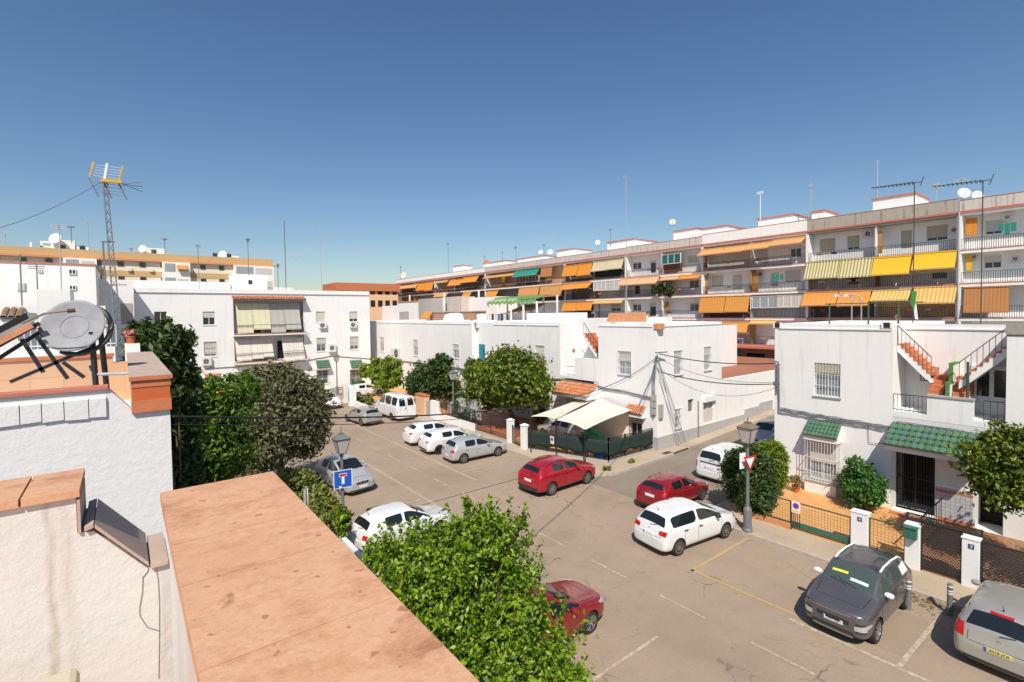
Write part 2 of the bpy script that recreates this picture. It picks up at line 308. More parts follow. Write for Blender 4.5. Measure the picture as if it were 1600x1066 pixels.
class Fr:  # a facade frame: u along the wall, n out of the wall, z up
    def __init__(s, kind, c): s.k = kind; s.c = c
    def pt(s, u, n, z): return (s.c-n, u, z) if s.k == 'X' else (u, s.c-n, z)
    def px(s, x, y, n=0):
        if s.k == 'X': p = onX(x, y, s.c-n); return p.y, p.z
        p = onY(x, y, s.c-n); return p.x, p.z
    def rect(s, x0, y0, x1, y1, n=0):
        a, b, c, d = s.px(x0, y0, n), s.px(x1, y0, n), s.px(x0, y1, n), s.px(x1, y1, n)
        us = sorted(((a[0]+c[0])/2, (b[0]+d[0])/2)); return us[0], us[1], (c[1]+d[1])/2, (a[1]+b[1])/2
def wall(mb, fr, u0, u1, z0, z1, ops, dep=.2, n=0):
    us = sorted({u0, u1, *[min(max(o[i], u0), u1) for o in ops for i in (0, 1)]}); zs = sorted({z0, z1, *[min(max(o[i], z0), z1) for o in ops for i in (2, 3)]}); P = fr.pt
    for a, b in zip(us, us[1:]):
        for c, d in zip(zs, zs[1:]):
            if b-a < 1e-4 or d-c < 1e-4: continue
            mu, mz = (a+b)/2, (c+d)/2
            if any(o[0] < mu < o[1] and o[2] < mz < o[3] for o in ops): continue
            mb.quad(P(a, n, c), P(b, n, c), P(b, n, d), P(a, n, d))
    for o in ops:
        a, b, c, d = o[:4]; k = n-dep
        mb.quad(P(a, n, c), P(b, n, c), P(b, k, c), P(a, k, c)); mb.quad(P(a, n, d), P(b, n, d), P(b, k, d), P(a, k, d))
        mb.quad(P(a, n, c), P(a, n, d), P(a, k, d), P(a, k, c)); mb.quad(P(b, n, c), P(b, n, d), P(b, k, d), P(b, k, c))
def window(parent, fr, r, dep=.2, n=0, shutter=.5, grille=None, sill=True, fm='white_frame', sm='shutter', gm='house_glass', gout=.06, nb=None, mull=1, name='window'):
    u0, u1, z0, z1 = r[:4]; k = n-dep; m = MB(); f = .05
    m.m(gm).fbox(fr, u0, u1, k-.01, k+.012, z0, z1)
    m.m(fm).fbox(fr, u0, u0+f, k+.012, k+.07, z0, z1).fbox(fr, u1-f, u1, k+.012, k+.07, z0, z1).fbox(fr, u0+f, u1-f, k+.012, k+.07, z0, z0+f).fbox(fr, u0+f, u1-f, k+.012, k+.07, z1-f, z1)
    for i in range(mull):
        u = u0+(u1-u0)*(i+1)/(mull+1); m.fbox(fr, u-.025, u+.025, k+.012, k+.06, z0+f, z1-f)
    w = m.build(name, None, parent)
    if shutter > 0:
        q = MB(); zz = z1-(z1-z0)*shutter; nsl = max(2, int((z1-zz)/.07)); dz = (z1-zz)/nsl
        for i in range(nsl): q.fbox(fr, u0+.01, u1-.01, k+.072, k+.09+.006*(i % 2), zz+i*dz, zz+(i+1)*dz-.006)
        q.build('shutter', sm, w)
    if grille:
        q = MB(); g0, g1 = u0-.03, u1+.03; c = n+gout; nb_ = nb or max(3, int((u1-u0)/.13))
        for i in range(nb_+1):
            u = g0+(g1-g0)*i/nb_; q.fbox(fr, u-.009, u+.009, c-.009, c+.009, z0-.04, z1+.04)
        for z in (z0-.02, z0+(z1-z0)*.33, z0+(z1-z0)*.66, z1+.02): q.fbox(fr, g0, g1, c-.014, c+.014, z-.012, z+.012)
        for u in (g0, g1):
            for z in (z0-.02, z1+.02): q.fbox(fr, u-.012, u+.012, n-.02, c, z-.012, z+.012)
        q.build('grille', grille, w)
    if sill:
        MB().fbox(fr, u0-.05, u1+.05, k+.071, n+.06, z0-.07, z0-.002).build('sill', 'white_frame' if sill is True else sill, w)
    return w
def railing(fr, u0, u1, n, z0, h, mat, parent, step=.12, name='railing', ret=0, thick=.014):
    q = MB(); q.fbox(fr, u0, u1, n-.02, n+.02, z0+h-.03, z0+h).fbox(fr, u0, u1, n-.015, n+.015, z0+.06, z0+.085)
    k = max(2, int(abs(u1-u0)/step))
    for i in range(k+1):
        u = u0+(u1-u0)*i/k; q.fbox(fr, u-thick/2, u+thick/2, n-thick/2, n+thick/2, z0, z0+h-.03)
    return q.build(name, mat, parent)
def pent(parent, fr, u0, u1, ztop, zbot, out, mat, n=0, pitch=.2, cheeks='white_plaster', name='tiled_canopy', thick=.08, ntile=4):
    m = MB(); P = fr.pt; cols = max(2, round((u1-u0)/pitch)); w = (u1-u0)/cols
    m.m('stone_grey').add([P(u0, n, ztop), P(u1, n, ztop), P(u1, n+out, zbot), P(u0, n+out, zbot), P(u0, n, ztop-thick), P(u1, n, ztop-thick), P(u1, n+out, zbot-thick), P(u0, n+out, zbot-thick)], [(0, 1, 2, 3), (7, 6, 5, 4), (0, 3, 7, 4), (1, 5, 6, 2), (3, 2, 6, 7)])
    m.m(mat); sl = Vector((0, out, zbot-ztop)); nrm = Vector((0, -(zbot-ztop), out)).normalized()
    for c in range(cols):
        uc = u0+(c+.5)*w
        for t in range(ntile):
            a = t/ntile-.0; b = (t+1)/ntile+.06; vs = []
            for (q, rr, lift) in ((a, w*.40, .012), (b, w*.50, .03)):
                for k in range(7):
                    an = math.pi*k/6; x = rr*math.cos(an); y = rr*math.sin(an)*.75+lift
                    vs.append(P(uc+x, n+sl.y*q+nrm.y*y, ztop+sl.z*q+nrm.z*y))
            m.add(vs, [(k, k+1, k+8, k+7) for k in range(6)])
    o = m.build(name, None, parent, recalc=False)
    if cheeks:
        q = MB()
        for u in (u0, u1-.06):
            q.add([P(u, n, ztop-.09), P(u, n+out*.95, zbot-.09), P(u, n, zbot-.09), P(u+.06, n, ztop-.09), P(u+.06, n+out*.95, zbot-.09), P(u+.06, n, zbot-.09)], [(0, 1, 2), (5, 4, 3), (0, 3, 4, 1), (1, 4, 5, 2), (2, 5, 3, 0)])
        q.fbox(fr, u0, u1, n+.003, n+out*.92, zbot-.30, zbot-.095).build('canopy_cheek', cheeks, o)
    return o
def aircon(parent, fr, r, n=0, dep=.28, name='air_conditioner'):
    u0, u1, z0, z1 = r[:4]; m = MB(); m.m('ac_white').fbox(fr, u0, u1, n+.04, n+dep, z0, z1)
    c = u0+(u1-u0)*.4; zc = (z0+z1)/2; rr = min((u1-u0)*.32, (z1-z0)*.42); P = fr.pt; vs = [P(c, n+dep+.006, zc)]
    for k in range(16): t = 2*math.pi*k/16; vs.append(P(c+rr*math.cos(t), n+dep+.006, zc+rr*math.sin(t)))
    m.m('ac_dark').add(vs, [(0, 1+k, 1+(k+1) % 16) for k in range(16)])
    m.m('ac_white').fbox(fr, c-rr, c+rr, n+dep+.007, n+dep+.014, zc-.012, zc+.012).fbox(fr, c-.012, c+.012, n+dep+.007, n+dep+.014, zc-rr, zc+rr)
    m.m('galv').fbox(fr, u0+.05, u0+.08, n, n+dep, z0-.04, z0).fbox(fr, u1-.08, u1-.05, n, n+dep, z0-.04, z0)
    return m.build(name, None, parent)
def text_verts(s, size):
    cu = bpy.data.curves.new('txt', 'FONT'); cu.body = s; cu.size = size; cu.align_x = 'CENTER'; cu.align_y = 'CENTER'; cu.resolution_u = 3
    o = bpy.data.objects.new('txt', cu); COL.objects.link(o); dg = bpy.context.evaluated_depsgraph_get(); me = o.evaluated_get(dg).to_mesh()
    vs = [tuple(v.co) for v in me.vertices]; fs = [tuple(p.vertices) for p in me.polygons]; o.evaluated_get(dg).to_mesh_clear()
    bpy.data.objects.remove(o); bpy.data.curves.remove(cu); return vs, fs
# ------------------------------------------------------------------ vehicles
def make_wheel(parent, x, y, wr, side, rim='alloy', style='spoke', wd=.21):
    m = MB(); k = wd/2
    m.lathe([(wr*.66, -k*.7), (wr*.70, -k), (wr*.93, -k), (wr*.985, -k*.8), (wr, -k*.4), (wr, k*.4), (wr*.985, k*.8), (wr*.93, k), (wr*.70, k), (wr*.66, k*.7)], (0, 0, 0), 28, 'y')
    piv = bpy.data.objects.new('wheel', None); COL.objects.link(piv); piv.parent = parent; piv.location = (x, y, wr)
    me = lambda mb, nm, mt: _local(mb, nm, mt, piv)
    me(m, 'tyre', 'rubber')
    q = MB(); o = side
    q.m('underbody').lathe([(0.001, o*k*.25), (wr*.66, o*k*.25)], (0, 0, 0), 24, 'y')
    q.m(rim).lathe([(wr*.60, o*k*.55), (wr*.63, o*k*.95), (wr*.70, o*k*.97), (wr*.70, o*k*.5)], (0, 0, 0), 28, 'y')
    if style == 'cap':
        q.lathe([(0.001, o*k*1.0), (wr*.2, o*k*1.0), (wr*.45, o*k*.9), (wr*.62, o*k*.75)], (0, 0, 0), 24, 'y'); ns = 9
        for i in range(ns):
            t = 2*math.pi*(i+.5)/ns; c, s_ = math.cos(t), math.sin(t); q.m('underbody').bar((c*wr*.34, o*k*.985, s_*wr*.34), (c*wr*.52, o*k*.9, s_*wr*.52), .05, .02, Vector((0, 1, 0)))
    else:
        q.lathe([(0.001, o*k*.9), (wr*.14, o*k*.9), (wr*.17, o*k*.5)], (0, 0, 0), 16, 'y'); ns = {'spoke': 5, 'ten': 10}.get(style, 5)
        for i in range(ns):
            t = 2*math.pi*i/ns+.3
            for dt in ((-.16, .16) if ns == 5 else (0,)):
                a, b = t+dt*.5, t+dt
                q.bar((math.cos(a)*wr*.1, o*k*.78, math.sin(a)*wr*.1), (math.cos(b)*wr*.64, o*k*.82, math.sin(b)*wr*.64), wr*.115, .04, Vector((0, 1, 0)))
    me(q, 'rim', None)
def _local(mb, nm, mat, parent):
    me = bpy.data.meshes.new(nm); me.from_pydata(mb.v, [], mb.f)
    if mat and not mb.mats: me.materials.append(M[mat])
    else:
        for k in mb.mats: me.materials.append(M[k])
        me.polygons.foreach_set('material_index', mb.mi)
    bm = bmesh.new(); bm.from_mesh(me); bmesh.ops.recalc_face_normals(bm, faces=bm.faces); bm.to_mesh(me); bm.free()
    if nm in ('tyre',): me.polygons.foreach_set('use_smooth', [True]*len(me.polygons))
    o = bpy.data.objects.new(nm, me); COL.objects.link(o); o.parent = parent; return o
GL = ['windshield', 'side_window', 'rear_window']
def build_car(nm, label, cat, loc, head, P, paint_, group=None, roofpaint=None, clad=None, rim='alloy', style='spoke', glassm='car_glass', roof_rails=None, lights=None, plate=None, plate_m='plate_white', extra=None, doors=4):
    L, Wd, Ht = P['L'], P['W'], P['H']; hw = Wd/2; gc = P.get('gc', .2); fo = P['fo']; wb = P['wb']; wr = P['wr']
    zn, zc = P['zn'], P['zc']; zb0, zb1 = P['zb0'], P['zb1']; sc, swt, sb, scp, srr, srb, zrb = P['sc'], P['swt'], P['sb'], P['scp'], P['srr'], P['srb'], P['zrb']
    tum = P.get('tum', .80); ro = P.get('roofdrop', .06)
    def ring(s, wf, z1, z2, z3, top, bf=.95, hood=True, zbelt=None, roof=None, rw=.7, sh=None):
        # half profile: bottom centre, bottom edge, rocker, side, shoulder, belt, roof edge, top centre
        sh = sh or (top-.12)
        if roof is None: return [(s, 0, z1), (s, hw*wf*.80, z1), (s, hw*wf*.97, z1+.07), (s, hw*wf, z2), (s, hw*wf*.985, sh), (s, hw*wf*.90, top-.02), (s, hw*wf*.52, top+.012), (s, 0, top+.02)]
        return [(s, 0, z1), (s, hw*wf*.80, z1), (s, hw*wf*.965, z1+.07), (s, hw*wf, z2), (s, hw*wf*.985, zbelt-.10), (s, hw*wf*bf, zbelt), (s, hw*rw, roof-ro), (s, 0, roof)]
    zh = lambda s: zn+(zc-zn)*min(1, max(0, (s-.3)/(sc-.3)))
    zbl = lambda s: zb0+(zb1-zb0)*(s-sc)/(srb-sc)
    S = [ring(0, .66, gc+.10, .45, 0, zn-.10, sh=zn-.22), ring(.07, .86, gc+.02, .45, 0, zn-.03, sh=zn-.15), ring(.34, .965, gc, .48, 0, zh(.34), sh=zn-.1), ring(fo, 1.0, gc, .5, 0, zh(fo), sh=zh(fo)-.12),
         ring(sc, 1.0, gc, .5, 0, 0, zbelt=zb0, roof=zc+ro+.015, rw=tum*.98, bf=.955),
         ring(swt, 1.0, gc, .5, 0, 0, zbelt=zbl(swt), roof=Ht-.02, rw=tum*.86), ring(sb, 1.0, gc, .5, 0, 0, zbelt=zbl(sb), roof=Ht, rw=tum*.88), ring(scp, 1.0, gc, .5, 0, 0, zbelt=zbl(scp), roof=Ht-.015, rw=tum*.86),
         ring(srr, .99, gc, .52, 0, 0, zbelt=zbl(srr), roof=P.get('zrr', Ht-.06), rw=tum*.80), ring(srb, .975, gc+.02, .55, 0, 0, zbelt=zrb-.03, roof=zrb+ro, rw=P.get('rwb', .80), bf=.94)]
    if 'boot' in P: S.append(ring(P['boot'], .955, gc+.03, .55, 0, P['zboot'], sh=P['zboot']-.12))
    zt = P.get('ztail', .66); zl = P.get('zboot', zrb)
    S += [ring(L-.10, .925, gc+.04, .5, 0, zl-.10 if 'boot' not in P else zl-.06, sh=zl-.22), ring(L-.03, .87, gc+.05, .47, 0, zt+.05, sh=zt-.03), ring(L, .74, gc+.12, .42, 0, zt-.02, sh=zt-.08)]
    nS = len(S); bm = bmesh.new(); vv = {}
    for i, r in enumerate(S):
        for j, (s, y, z) in enumerate(r):
            x = L/2-s; vv[i, j, 1] = bm.verts.new((x, y, z)); vv[i, j, -1] = vv[i, j, 1] if j in (0, 7) else bm.verts.new((x, -y, z))
    fc = {}
    for sd in (1, -1):
        for i in range(nS-1):
            for j in range(7):
                q = [vv[i, j, sd], vv[i+1, j, sd], vv[i+1, j+1, sd], vv[i, j+1, sd]]; f = bm.faces.new(q if sd == 1 else q[::-1]); fc[i, j, sd] = f; f.material_index = 0
    for i, fl in ((0, 1), (nS-1, -1)):
        for j in range(7):
            q = [vv[i, j, 1], vv[i, j+1, 1], vv[i, j+1, -1], vv[i, j, -1]]; q2 = []
            for v in q:
                if v not in q2: q2.append(v)
            bm.faces.new(q2 if fl == 1 else q2[::-1])
    bmesh.ops.recalc_face_normals(bm, faces=bm.faces)
    for k, f in fc.items():
        if clad and k[1] in (0, 1): f.material_index = 1
    rp = 2 if roofpaint else 0
    for i in (5, 6, 7):
        for sd in (1, -1): fc[i, 6, sd].material_index = rp
    cl = bm.edges.layers.float.new('crease_edge'); vl = bm.verts.layers.float.new('crease_vert')
    groups = [([(4, 6, 1), (4, 6, -1)], 4, .05)]
    qi = P.get('sidewin', [(4, 5), (6,)])
    n_ = 5
    for sd in (1, -1):
        for g in qi: groups.append(([(i, 5, sd) for i in g], n_, .045)); n_ += 1
    rwi = n_
    if P.get('rearglass', True): groups.append(([(8, 6, 1), (8, 6, -1)], rwi, .07)); n_ += 1
    for fl, mi, th in groups:
        fs = [fc[k] for k in fl]; res = bmesh.ops.inset_region(bm, faces=fs, thickness=th, use_even_offset=True, use_boundary=True)
        for f in fs: f.material_index = mi
        fset = set(fs)
        for f in fs:
            for e in f.edges:
                if sum(1 for q in e.link_faces if q in fset) == 1:
                    e[cl] = .9
        cnt = {}
        for f in fs:
            for v in f.verts: cnt[v] = cnt.get(v, 0)+1
        for v, k in cnt.items():
            if k == 1: v[vl] = .62
    # belt, roof-edge and panel creases
    def cr(a_, b_, val):
        e = bm.edges.get((vv[a_], vv[b_])) if a_ in vv and b_ in vv and vv[a_].is_valid and vv[b_].is_valid else None
        if e: e[cl] = max(e[cl], val)
    bx = P.get('boxy', .0)
    for sd in (1, -1):
        for i in range(nS-1):
            if i >= 2: cr((i, 5, sd), (i+1, 5, sd), .45)
            if 4 <= i <= 8: cr((i, 6, sd), (i+1, 6, sd), .42+bx*.4)
            cr((i, 1, sd), (i+1, 1, sd), .3); cr((i, 4, sd), (i+1, 4, sd), .30)
        for j in (5, 6):
            cr((8, j, sd), (8, j+1, sd), .55); cr((9, j, sd), (9, j+1, sd), .5); cr((4, j, sd), (4, j+1, sd), .45); cr((5, j, sd), (5, j+1, sd), .35)
        for j in range(1, 7):
            cr((nS-3, j, sd), (nS-3, j+1, sd), .25+bx*.5); cr((nS-2, j, sd), (nS-2, j+1, sd), .35)
    me = bpy.data.meshes.new('body_cage'); bm.to_mesh(me); bm.free(); o = bpy.data.objects.new('body_cage', me); COL.objects.link(o)
    for k in range(n_+1): me.materials.append(M['plastic_dark'])
    ss = o.modifiers.new('s', 'SUBSURF'); ss.levels = 2; ss.render_levels = 2
    tmp = []
    cm = MB(); xs = (L/2-fo, L/2-fo-wb)
    for x in xs:
        for sd in (1, -1): cm.lathe([(0.001, sd*(hw-.27)), (wr*1.14, sd*(hw-.27)), (wr*1.14, sd*(hw+.2)), (0.001, sd*(hw+.2))], (x, 0, wr*1.02), 24, 'y')
    for i, v in enumerate(cm.v): pass
    cme = bpy.data.meshes.new('cut'); cme.from_pydata(cm.v, [], cm.f); bmx = bmesh.new(); bmx.from_mesh(cme); bmesh.ops.remove_doubles(bmx, verts=bmx.verts, dist=.002); bmesh.ops.recalc_face_normals(bmx, faces=bmx.faces); bmx.to_mesh(cme); bmx.free()
    for k in range(n_+1): cme.materials.append(M['underbody'])
    cme.polygons.foreach_set('material_index', [3]*len(cme.polygons)); co = bpy.data.objects.new('cut', cme); COL.objects.link(co)
    bo = o.modifiers.new('b', 'BOOLEAN'); bo.operation = 'DIFFERENCE'; bo.object = co; bo.solver = 'EXACT'
    try: bo.material_mode = 'INDEX'
    except Exception: pass
    dg = bpy.context.evaluated_depsgraph_get(); em = bpy.data.meshes.new_from_object(o.evaluated_get(dg))
    bpy.data.objects.remove(o); bpy.data.objects.remove(co)
    bv = bmesh.new(); bv.from_mesh(em); tree = BVHTree.FromBMesh(bv)
    t = thing(nm, label, cat, (0, 0, 0), 0, group)
    def sub(idx, name, mats, remap=None):
        b2 = bv.copy(); bmesh.ops.delete(b2, geom=[f for f in b2.faces if f.material_index not in idx], context='FACES')
        if not b2.faces: b2.free(); return None
        m2 = bpy.data.meshes.new(name)
        for f in b2.faces:
            f.smooth = True; f.material_index = idx.index(f.material_index)
        for e in b2.edges:
            if len(e.link_faces) == 2 and e.link_faces[0].normal.angle(e.link_faces[1].normal, 0) > .75: e.smooth = False
        b2.to_mesh(m2); b2.free()
        for k in mats: m2.materials.append(M[k])
        ob = bpy.data.objects.new(name, m2); COL.objects.link(ob); ob.parent = t; return ob
    body = sub([0, 1, 2, 3], 'body', [paint_, clad or paint_, roofpaint or paint_, 'underbody'])
    sub([4], 'windshield', [glassm])
    for k in range(5, rwi): sub([k], 'side_window', [glassm])
    if P.get('rearglass', True): sub([rwi], 'rear_window', [glassm])
    bv.free()
    # conforming surface pieces: a quad of sight points is dropped on the body surface
    def patch(c4_, d, name, mat, parent=t, nx=5, ny=4, off=.010, mb=None, done=True):
        d = Vector(d).normalized(); c = [Vector(p) for p in c4_]; g = []
        for j in range(ny+1):
            for i in range(nx+1):
                a, b = i/nx, j/ny; p = (c[0]*(1-a)+c[1]*a)*(1-b)+(c[3]*(1-a)+c[2]*a)*b
                h, nrm, _, _ = tree.ray_cast(p-d*3, d)
                if h is None: return None
                if nrm.dot(d) > 0: nrm = -nrm
                g.append((h, nrm))
        q = mb or MB(); vs = [h+n*off for h, n in g]; N = len(vs); vs += [h-n*.01 for h, n in g]; fs = []
        W_ = nx+1
        for j in range(ny):
            for i in range(nx): k = j*W_+i; fs.append((k, k+1, k+W_+1, k+W_))
        rim_ = [i for i in range(nx)]+[j*W_+nx for j in range(ny)]+[ny*W_+i for i in range(nx, 0, -1)]+[j*W_ for j in range(ny, 0, -1)]
        for a, b in zip(rim_, rim_[1:]+rim_[:1]): fs.append((a, b, b+N, a+N))
        if mat and mb: q.m(mat)
        q.add(vs, fs)
        if mb is None: return _local(q, name, mat, parent)
    Sx = lambda s: L/2-s
    def side(s0, z0, s1, z1, sd): return [(Sx(s0), 0, z0), (Sx(s1), 0, z0), (Sx(s1), 0, z1), (Sx(s0), 0, z1)], (0, -sd, 0)
    def rear(y0, z0, y1, z1): return [(0, y0, z0), (0, y1, z0), (0, y1, z1), (0, y0, z1)], (1, 0, 0)
    def front(y0, z0, y1, z1): return [(0, y0, z0), (0, y1, z0), (0, y1, z1), (0, y0, z1)], (-1, 0, 0)
    seam = MB()
    for sd in (1, -1):
        for s in P.get('seams', (sc+.12, sb+.02, scp-.05)):
            c, d = side(s-.008, gc+.13, s+.008, zbl(s)-.02, sd); patch(c, d, '', 'underbody', mb=seam, nx=1, ny=6, off=.002)
    for s0, y0 in ((.36, .0),):
        pass
    # tailgate seam, door handles, side moulding
    zt0 = P.get('ztail', .66)
    for q4 in ([(0, -.56, zt0+.075), (0, .56, zt0+.075), (0, .56, zt0+.087), (0, -.56, zt0+.087)], [(0, -.60, zt0+.08), (0, -.588, zt0+.08), (0, -.588, zrb-.06), (0, -.60, zrb-.06)], [(0, .588, zt0+.08), (0, .60, zt0+.08), (0, .60, zrb-.06), (0, .588, zrb-.06)]): patch(q4, (1, 0, 0), '', 'underbody', mb=seam, nx=6, ny=3, off=.002)
    for q4 in ([(Sx(.43), -.55, 5), (Sx(.43), .55, 5), (Sx(.415), .55, 5), (Sx(.415), -.55, 5)], [(Sx(.43), .60, 5), (Sx(sc-.05), .66, 5), (Sx(sc-.05), .645, 5), (Sx(.43), .585, 5)], [(Sx(.43), -.60, 5), (Sx(sc-.05), -.66, 5), (Sx(sc-.05), -.645, 5), (Sx(.43), -.585, 5)]): patch(q4, (0, 0, -1), '', 'underbody', mb=seam, nx=6, ny=2, off=.002)
    if seam.f: _local(seam, 'door_seam', None, t)
    for sd in (1, -1):
        for s in P.get('handles', (sb-.20, scp-.22)):
            zz = zbl(s)-.14; c, d = side(s, zz-.018, s+.17, zz+.018, sd); patch(c, d, 'door_handle', P.get('handle_m', paint_), nx=3, ny=2, off=.03)
        if P.get('rub'):
            c, d = side(fo+.55, .40, fo+wb-.5, .46, sd); patch(c, d, 'side_moulding', P['rub'], nx=10, ny=1, off=.015)
    # tail lamps
    for sd in (1, -1):
        y0, y1, z0, z1 = P.get('tl', (.52, .80, .74, .92)); y1 = min(y1, .765); c, d = rear(sd*y0*hw/.85, z0, sd*y1*hw/.85, z1)
        c[1] = (0, c[1][1], z0+P.get('tls', 0)); c[0] = (0, c[0][1], z0); c[2] = (0, c[2][1], z1); c[3] = (0, c[3][1], z1-P.get('tli', .03)); patch(c, d, 'tail_light', 'lamp_red', off=.012)
        x0, x1, zz0, zz1 = P.get('tls_side', (L-.30, L-.06, z0+.02, z1)); c, d = side(x0, zz0, x1, zz1, sd)
        c[0] = (c[0][0], 0, zz0+(zz1-zz0)*.45); patch(c, d, 'tail_light', 'lamp_red', off=.012)
        hy0, hy1, hz0, hz1 = P.get('hl', (.42, .74, zn-.20, zn-.05)); c, d = front(sd*hy0*hw/.85, hz0, sd*hy1*hw/.85, hz1)
        c[3] = (0, c[3][1], hz1-.04); c = [(L/2-.1, p[1], p[2]) for p in c]; patch(c, (-1, -sd*.25, 0), 'headlight', 'lamp_clear', off=.012)
        c, d = side(.15, hz0+.05, .40, hz1+.01, sd); c[1] = (c[1][0], 0, hz1-.03); patch(c, d, 'headlight', 'lamp_clear', off=.012)
        fy = P.get('fog', (.50, .66, .34, .40)); c, d = front(sd*fy[0]*hw/.85, fy[2], sd*fy[1]*hw/.85, fy[3]); patch(c, d, 'fog_light_surround', 'plastic_dark', nx=3, ny=2)
    g = P.get('grille', (.36, zn-.22, zn-.10)); c, d = front(-g[0], g[1], g[0], g[2]); patch(c, d, 'grille', 'plastic_dark', nx=8, ny=2)
    g = P.get('lower', (.45, gc+.12, gc+.22)); c, d = front(-g[0], g[1], g[0], g[2]); patch(c, d, 'air_intake', 'plastic_dark', nx=8, ny=2)
    rb = P.get('rbump', (.66, gc+.07, gc+.19)); c, d = rear(-rb[0]*hw/.85, rb[1], rb[0]*hw/.85, rb[2]); patch(c, d, 'bumper_trim', P.get('rbump_m', 'plastic_dark'), nx=10, ny=2, off=.012)
    # number plates: plate sheet, dark characters, blue strip
    def plate_at(fr_, z, txt, mt):
        c, d = (front if fr_ else rear)(-.27, z-.06, .27, z+.06); xs_ = []
        for p in c:
            h = tree.ray_cast(Vector(p)-Vector(d)*3, Vector(d))[0]
            if h is None: return
            xs_.append(h.x)
        x = (max(xs_)+.012) if fr_ else (min(xs_)-.012); sg = 1 if fr_ else -1; q = MB()
        q.m(mt).box(min(x, x-sg*.05), -.26, z-.055, max(x, x-sg*.05), .26, z+.055); q.m('sign_blue').box(min(x, x+sg*.003), sg*-.26, z-.055, max(x, x+sg*.003), sg*-.215, z+.055) if sg > 0 else q.m('sign_blue').box(x-.003, .215, z-.055, x, .26, z+.055)
        if txt:
            vs, fs = text_verts(txt, .10); q.m('ink').add([(x+sg*.004, sg*(vx+.02), z+vy) for vx, vy, _ in vs], fs)
        _local(q, 'number_plate', None, t)
    pl = plate or ('', ''); plate_at(True, P.get('pf', .42), pl[0], 'plate_white'); plate_at(False, P.get('pr', .80), pl[1], plate_m)
    # door mirrors
    for sd in (1, -1):
        mx = Sx(sc+.42); q = MB(); y = sd*(hw*.955); z = zbl(sc+.42)+.07
        q.lathe([(.001, -.12), (.06, -.10), (.085, -.03), (.085, .05), (.06, .11), (.001, .13)], (0, 0, 0), 10, 'y'); q.v = [(mx+a*1.1, y+sd*.09+b*.95, z+c_*.9) for a, b, c_ in q.v]
        q.add(*(lambda b: (b.v, b.f))(MB().bar((mx, y-sd*.05, z-.06), (mx, y+sd*.05, z-.03), .06, .03)))
        ob = _local(q, 'door_mirror', P.get('mirror_m', paint_), t)
    # rear badge, wiper, aerial
    q = MB(); q.lathe([(.001, 0), (.045, 0), (.045, .012)], (0, 0, 0), 14, 'x'); h = tree.ray_cast(Vector((-6, 0, zrb-.10)), Vector((1, 0, 0)))[0]
    if h is not None and P.get('badge', True): q.v = [(h.x-.004-a, b, c_+zrb-.10) for a, b, c_ in q.v]; _local(q, 'badge', 'chrome', t)
    if P.get('rearglass', True) and P.get('wiper', True):
        q = MB(); pts = [tree.ray_cast(Vector((-6, y, zz)), Vector((1, 0, 0)))[0] for y, zz in ((0, zrb+.03), (-.14, zrb+.06), (-.30, zrb+.09))]
        if all(p is not None for p in pts): q.tube([p+Vector((-.02, 0, .01)) for p in pts], .012, 5); _local(q, 'wiper', 'plastic_dark', t)
    if P.get('aerial', True):
        h = tree.ray_cast(Vector((Sx(srr-.15), 0, 5)), Vector((0, 0, -1)))[0]; q = MB(); q.tube([h, h+Vector((-.05, 0, .09)), h+Vector((-.16, 0, .22))], [.02, .008, .004], 6); _local(q, 'aerial', 'plastic_dark', t)
    for dx in (.20, .48) if P.get('fwiper', True) else ():
        pts = [tree.ray_cast(Vector((Sx(sc+.02+.05*k), y, 5)), Vector((0, 0, -1)))[0] for k, y in enumerate((.45-dx, .25-dx, .02-dx, -.18-dx*.3))]
        if all(p is not None for p in pts): q = MB(); q.tube([p+Vector((.0, 0, .015)) for p in pts], .009, 5); _local(q, 'wiper', 'plastic_dark', t)
    if roof_rails:
        for sd in (1, -1):
            ys = hw*tum*.80; pts = []
            for k in range(7):
                s = swt+.1+(srr-swt-.15)*k/6; h = tree.ray_cast(Vector((Sx(s), sd*ys, 5)), Vector((0, 0, -1)))[0]; pts.append(h+Vector((0, 0, .0 if k in (0, 6) else .045)))
            q = MB(); q.tube(pts, .03 if roof_rails != 'chrome' else .02, 7); _local(q, 'roof_rail', roof_rails, t)
    for x in xs:
        for sd in (1, -1): make_wheel(t, x, sd*(hw-.12), wr, sd, rim, style)
    if extra: extra(t, patch, dict(front=front, rear=rear, side=side, Sx=Sx, hw=hw, tree=tree, zbl=zbl))
    t.location = loc; t.rotation_euler = (0, 0, head); return t
HATCH = dict(L=4.20, W=1.78, H=1.47, gc=.19, fo=.84, wb=2.58, wr=.315, zn=.74, zc=.98, zb0=.95, zb1=1.02, sc=1.22, swt=2.02, sb=2.45, scp=3.30, srr=3.72, srb=4.02, zrb=.99, zrr=1.40, ztail=.64, tl=(.50, .80, .76, .93), pr=.60)
def var(b, **k): d = dict(b); d.update(k); return d
GOLF = var(HATCH, tl=(.44, .80, .74, .90), pr=.52, zb0=.93, zb1=.99, rbump_m='paint_silver', badge=True)
PULSAR = var(HATCH, L=4.38, wb=2.70, H=1.52, zb1=1.10, zrb=1.10, srr=3.80, srb=4.15, tl=(.40, .82, .80, .94), tls=.10, rbump=(.6, .22, .42), pr=.62, zn=.78, zc=1.02)
JUKE = var(HATCH, L=4.30, wb=2.62, H=1.58, W=1.80, zb0=1.02, zb1=1.16, zrb=1.15, srr=3.62, srb=4.02, tl=(.42, .80, .84, 1.02), tls=.10, rbump=(.62, .22, .45), zn=.84, zc=1.08, zrr=1.46, pr=.80, gc=.21)
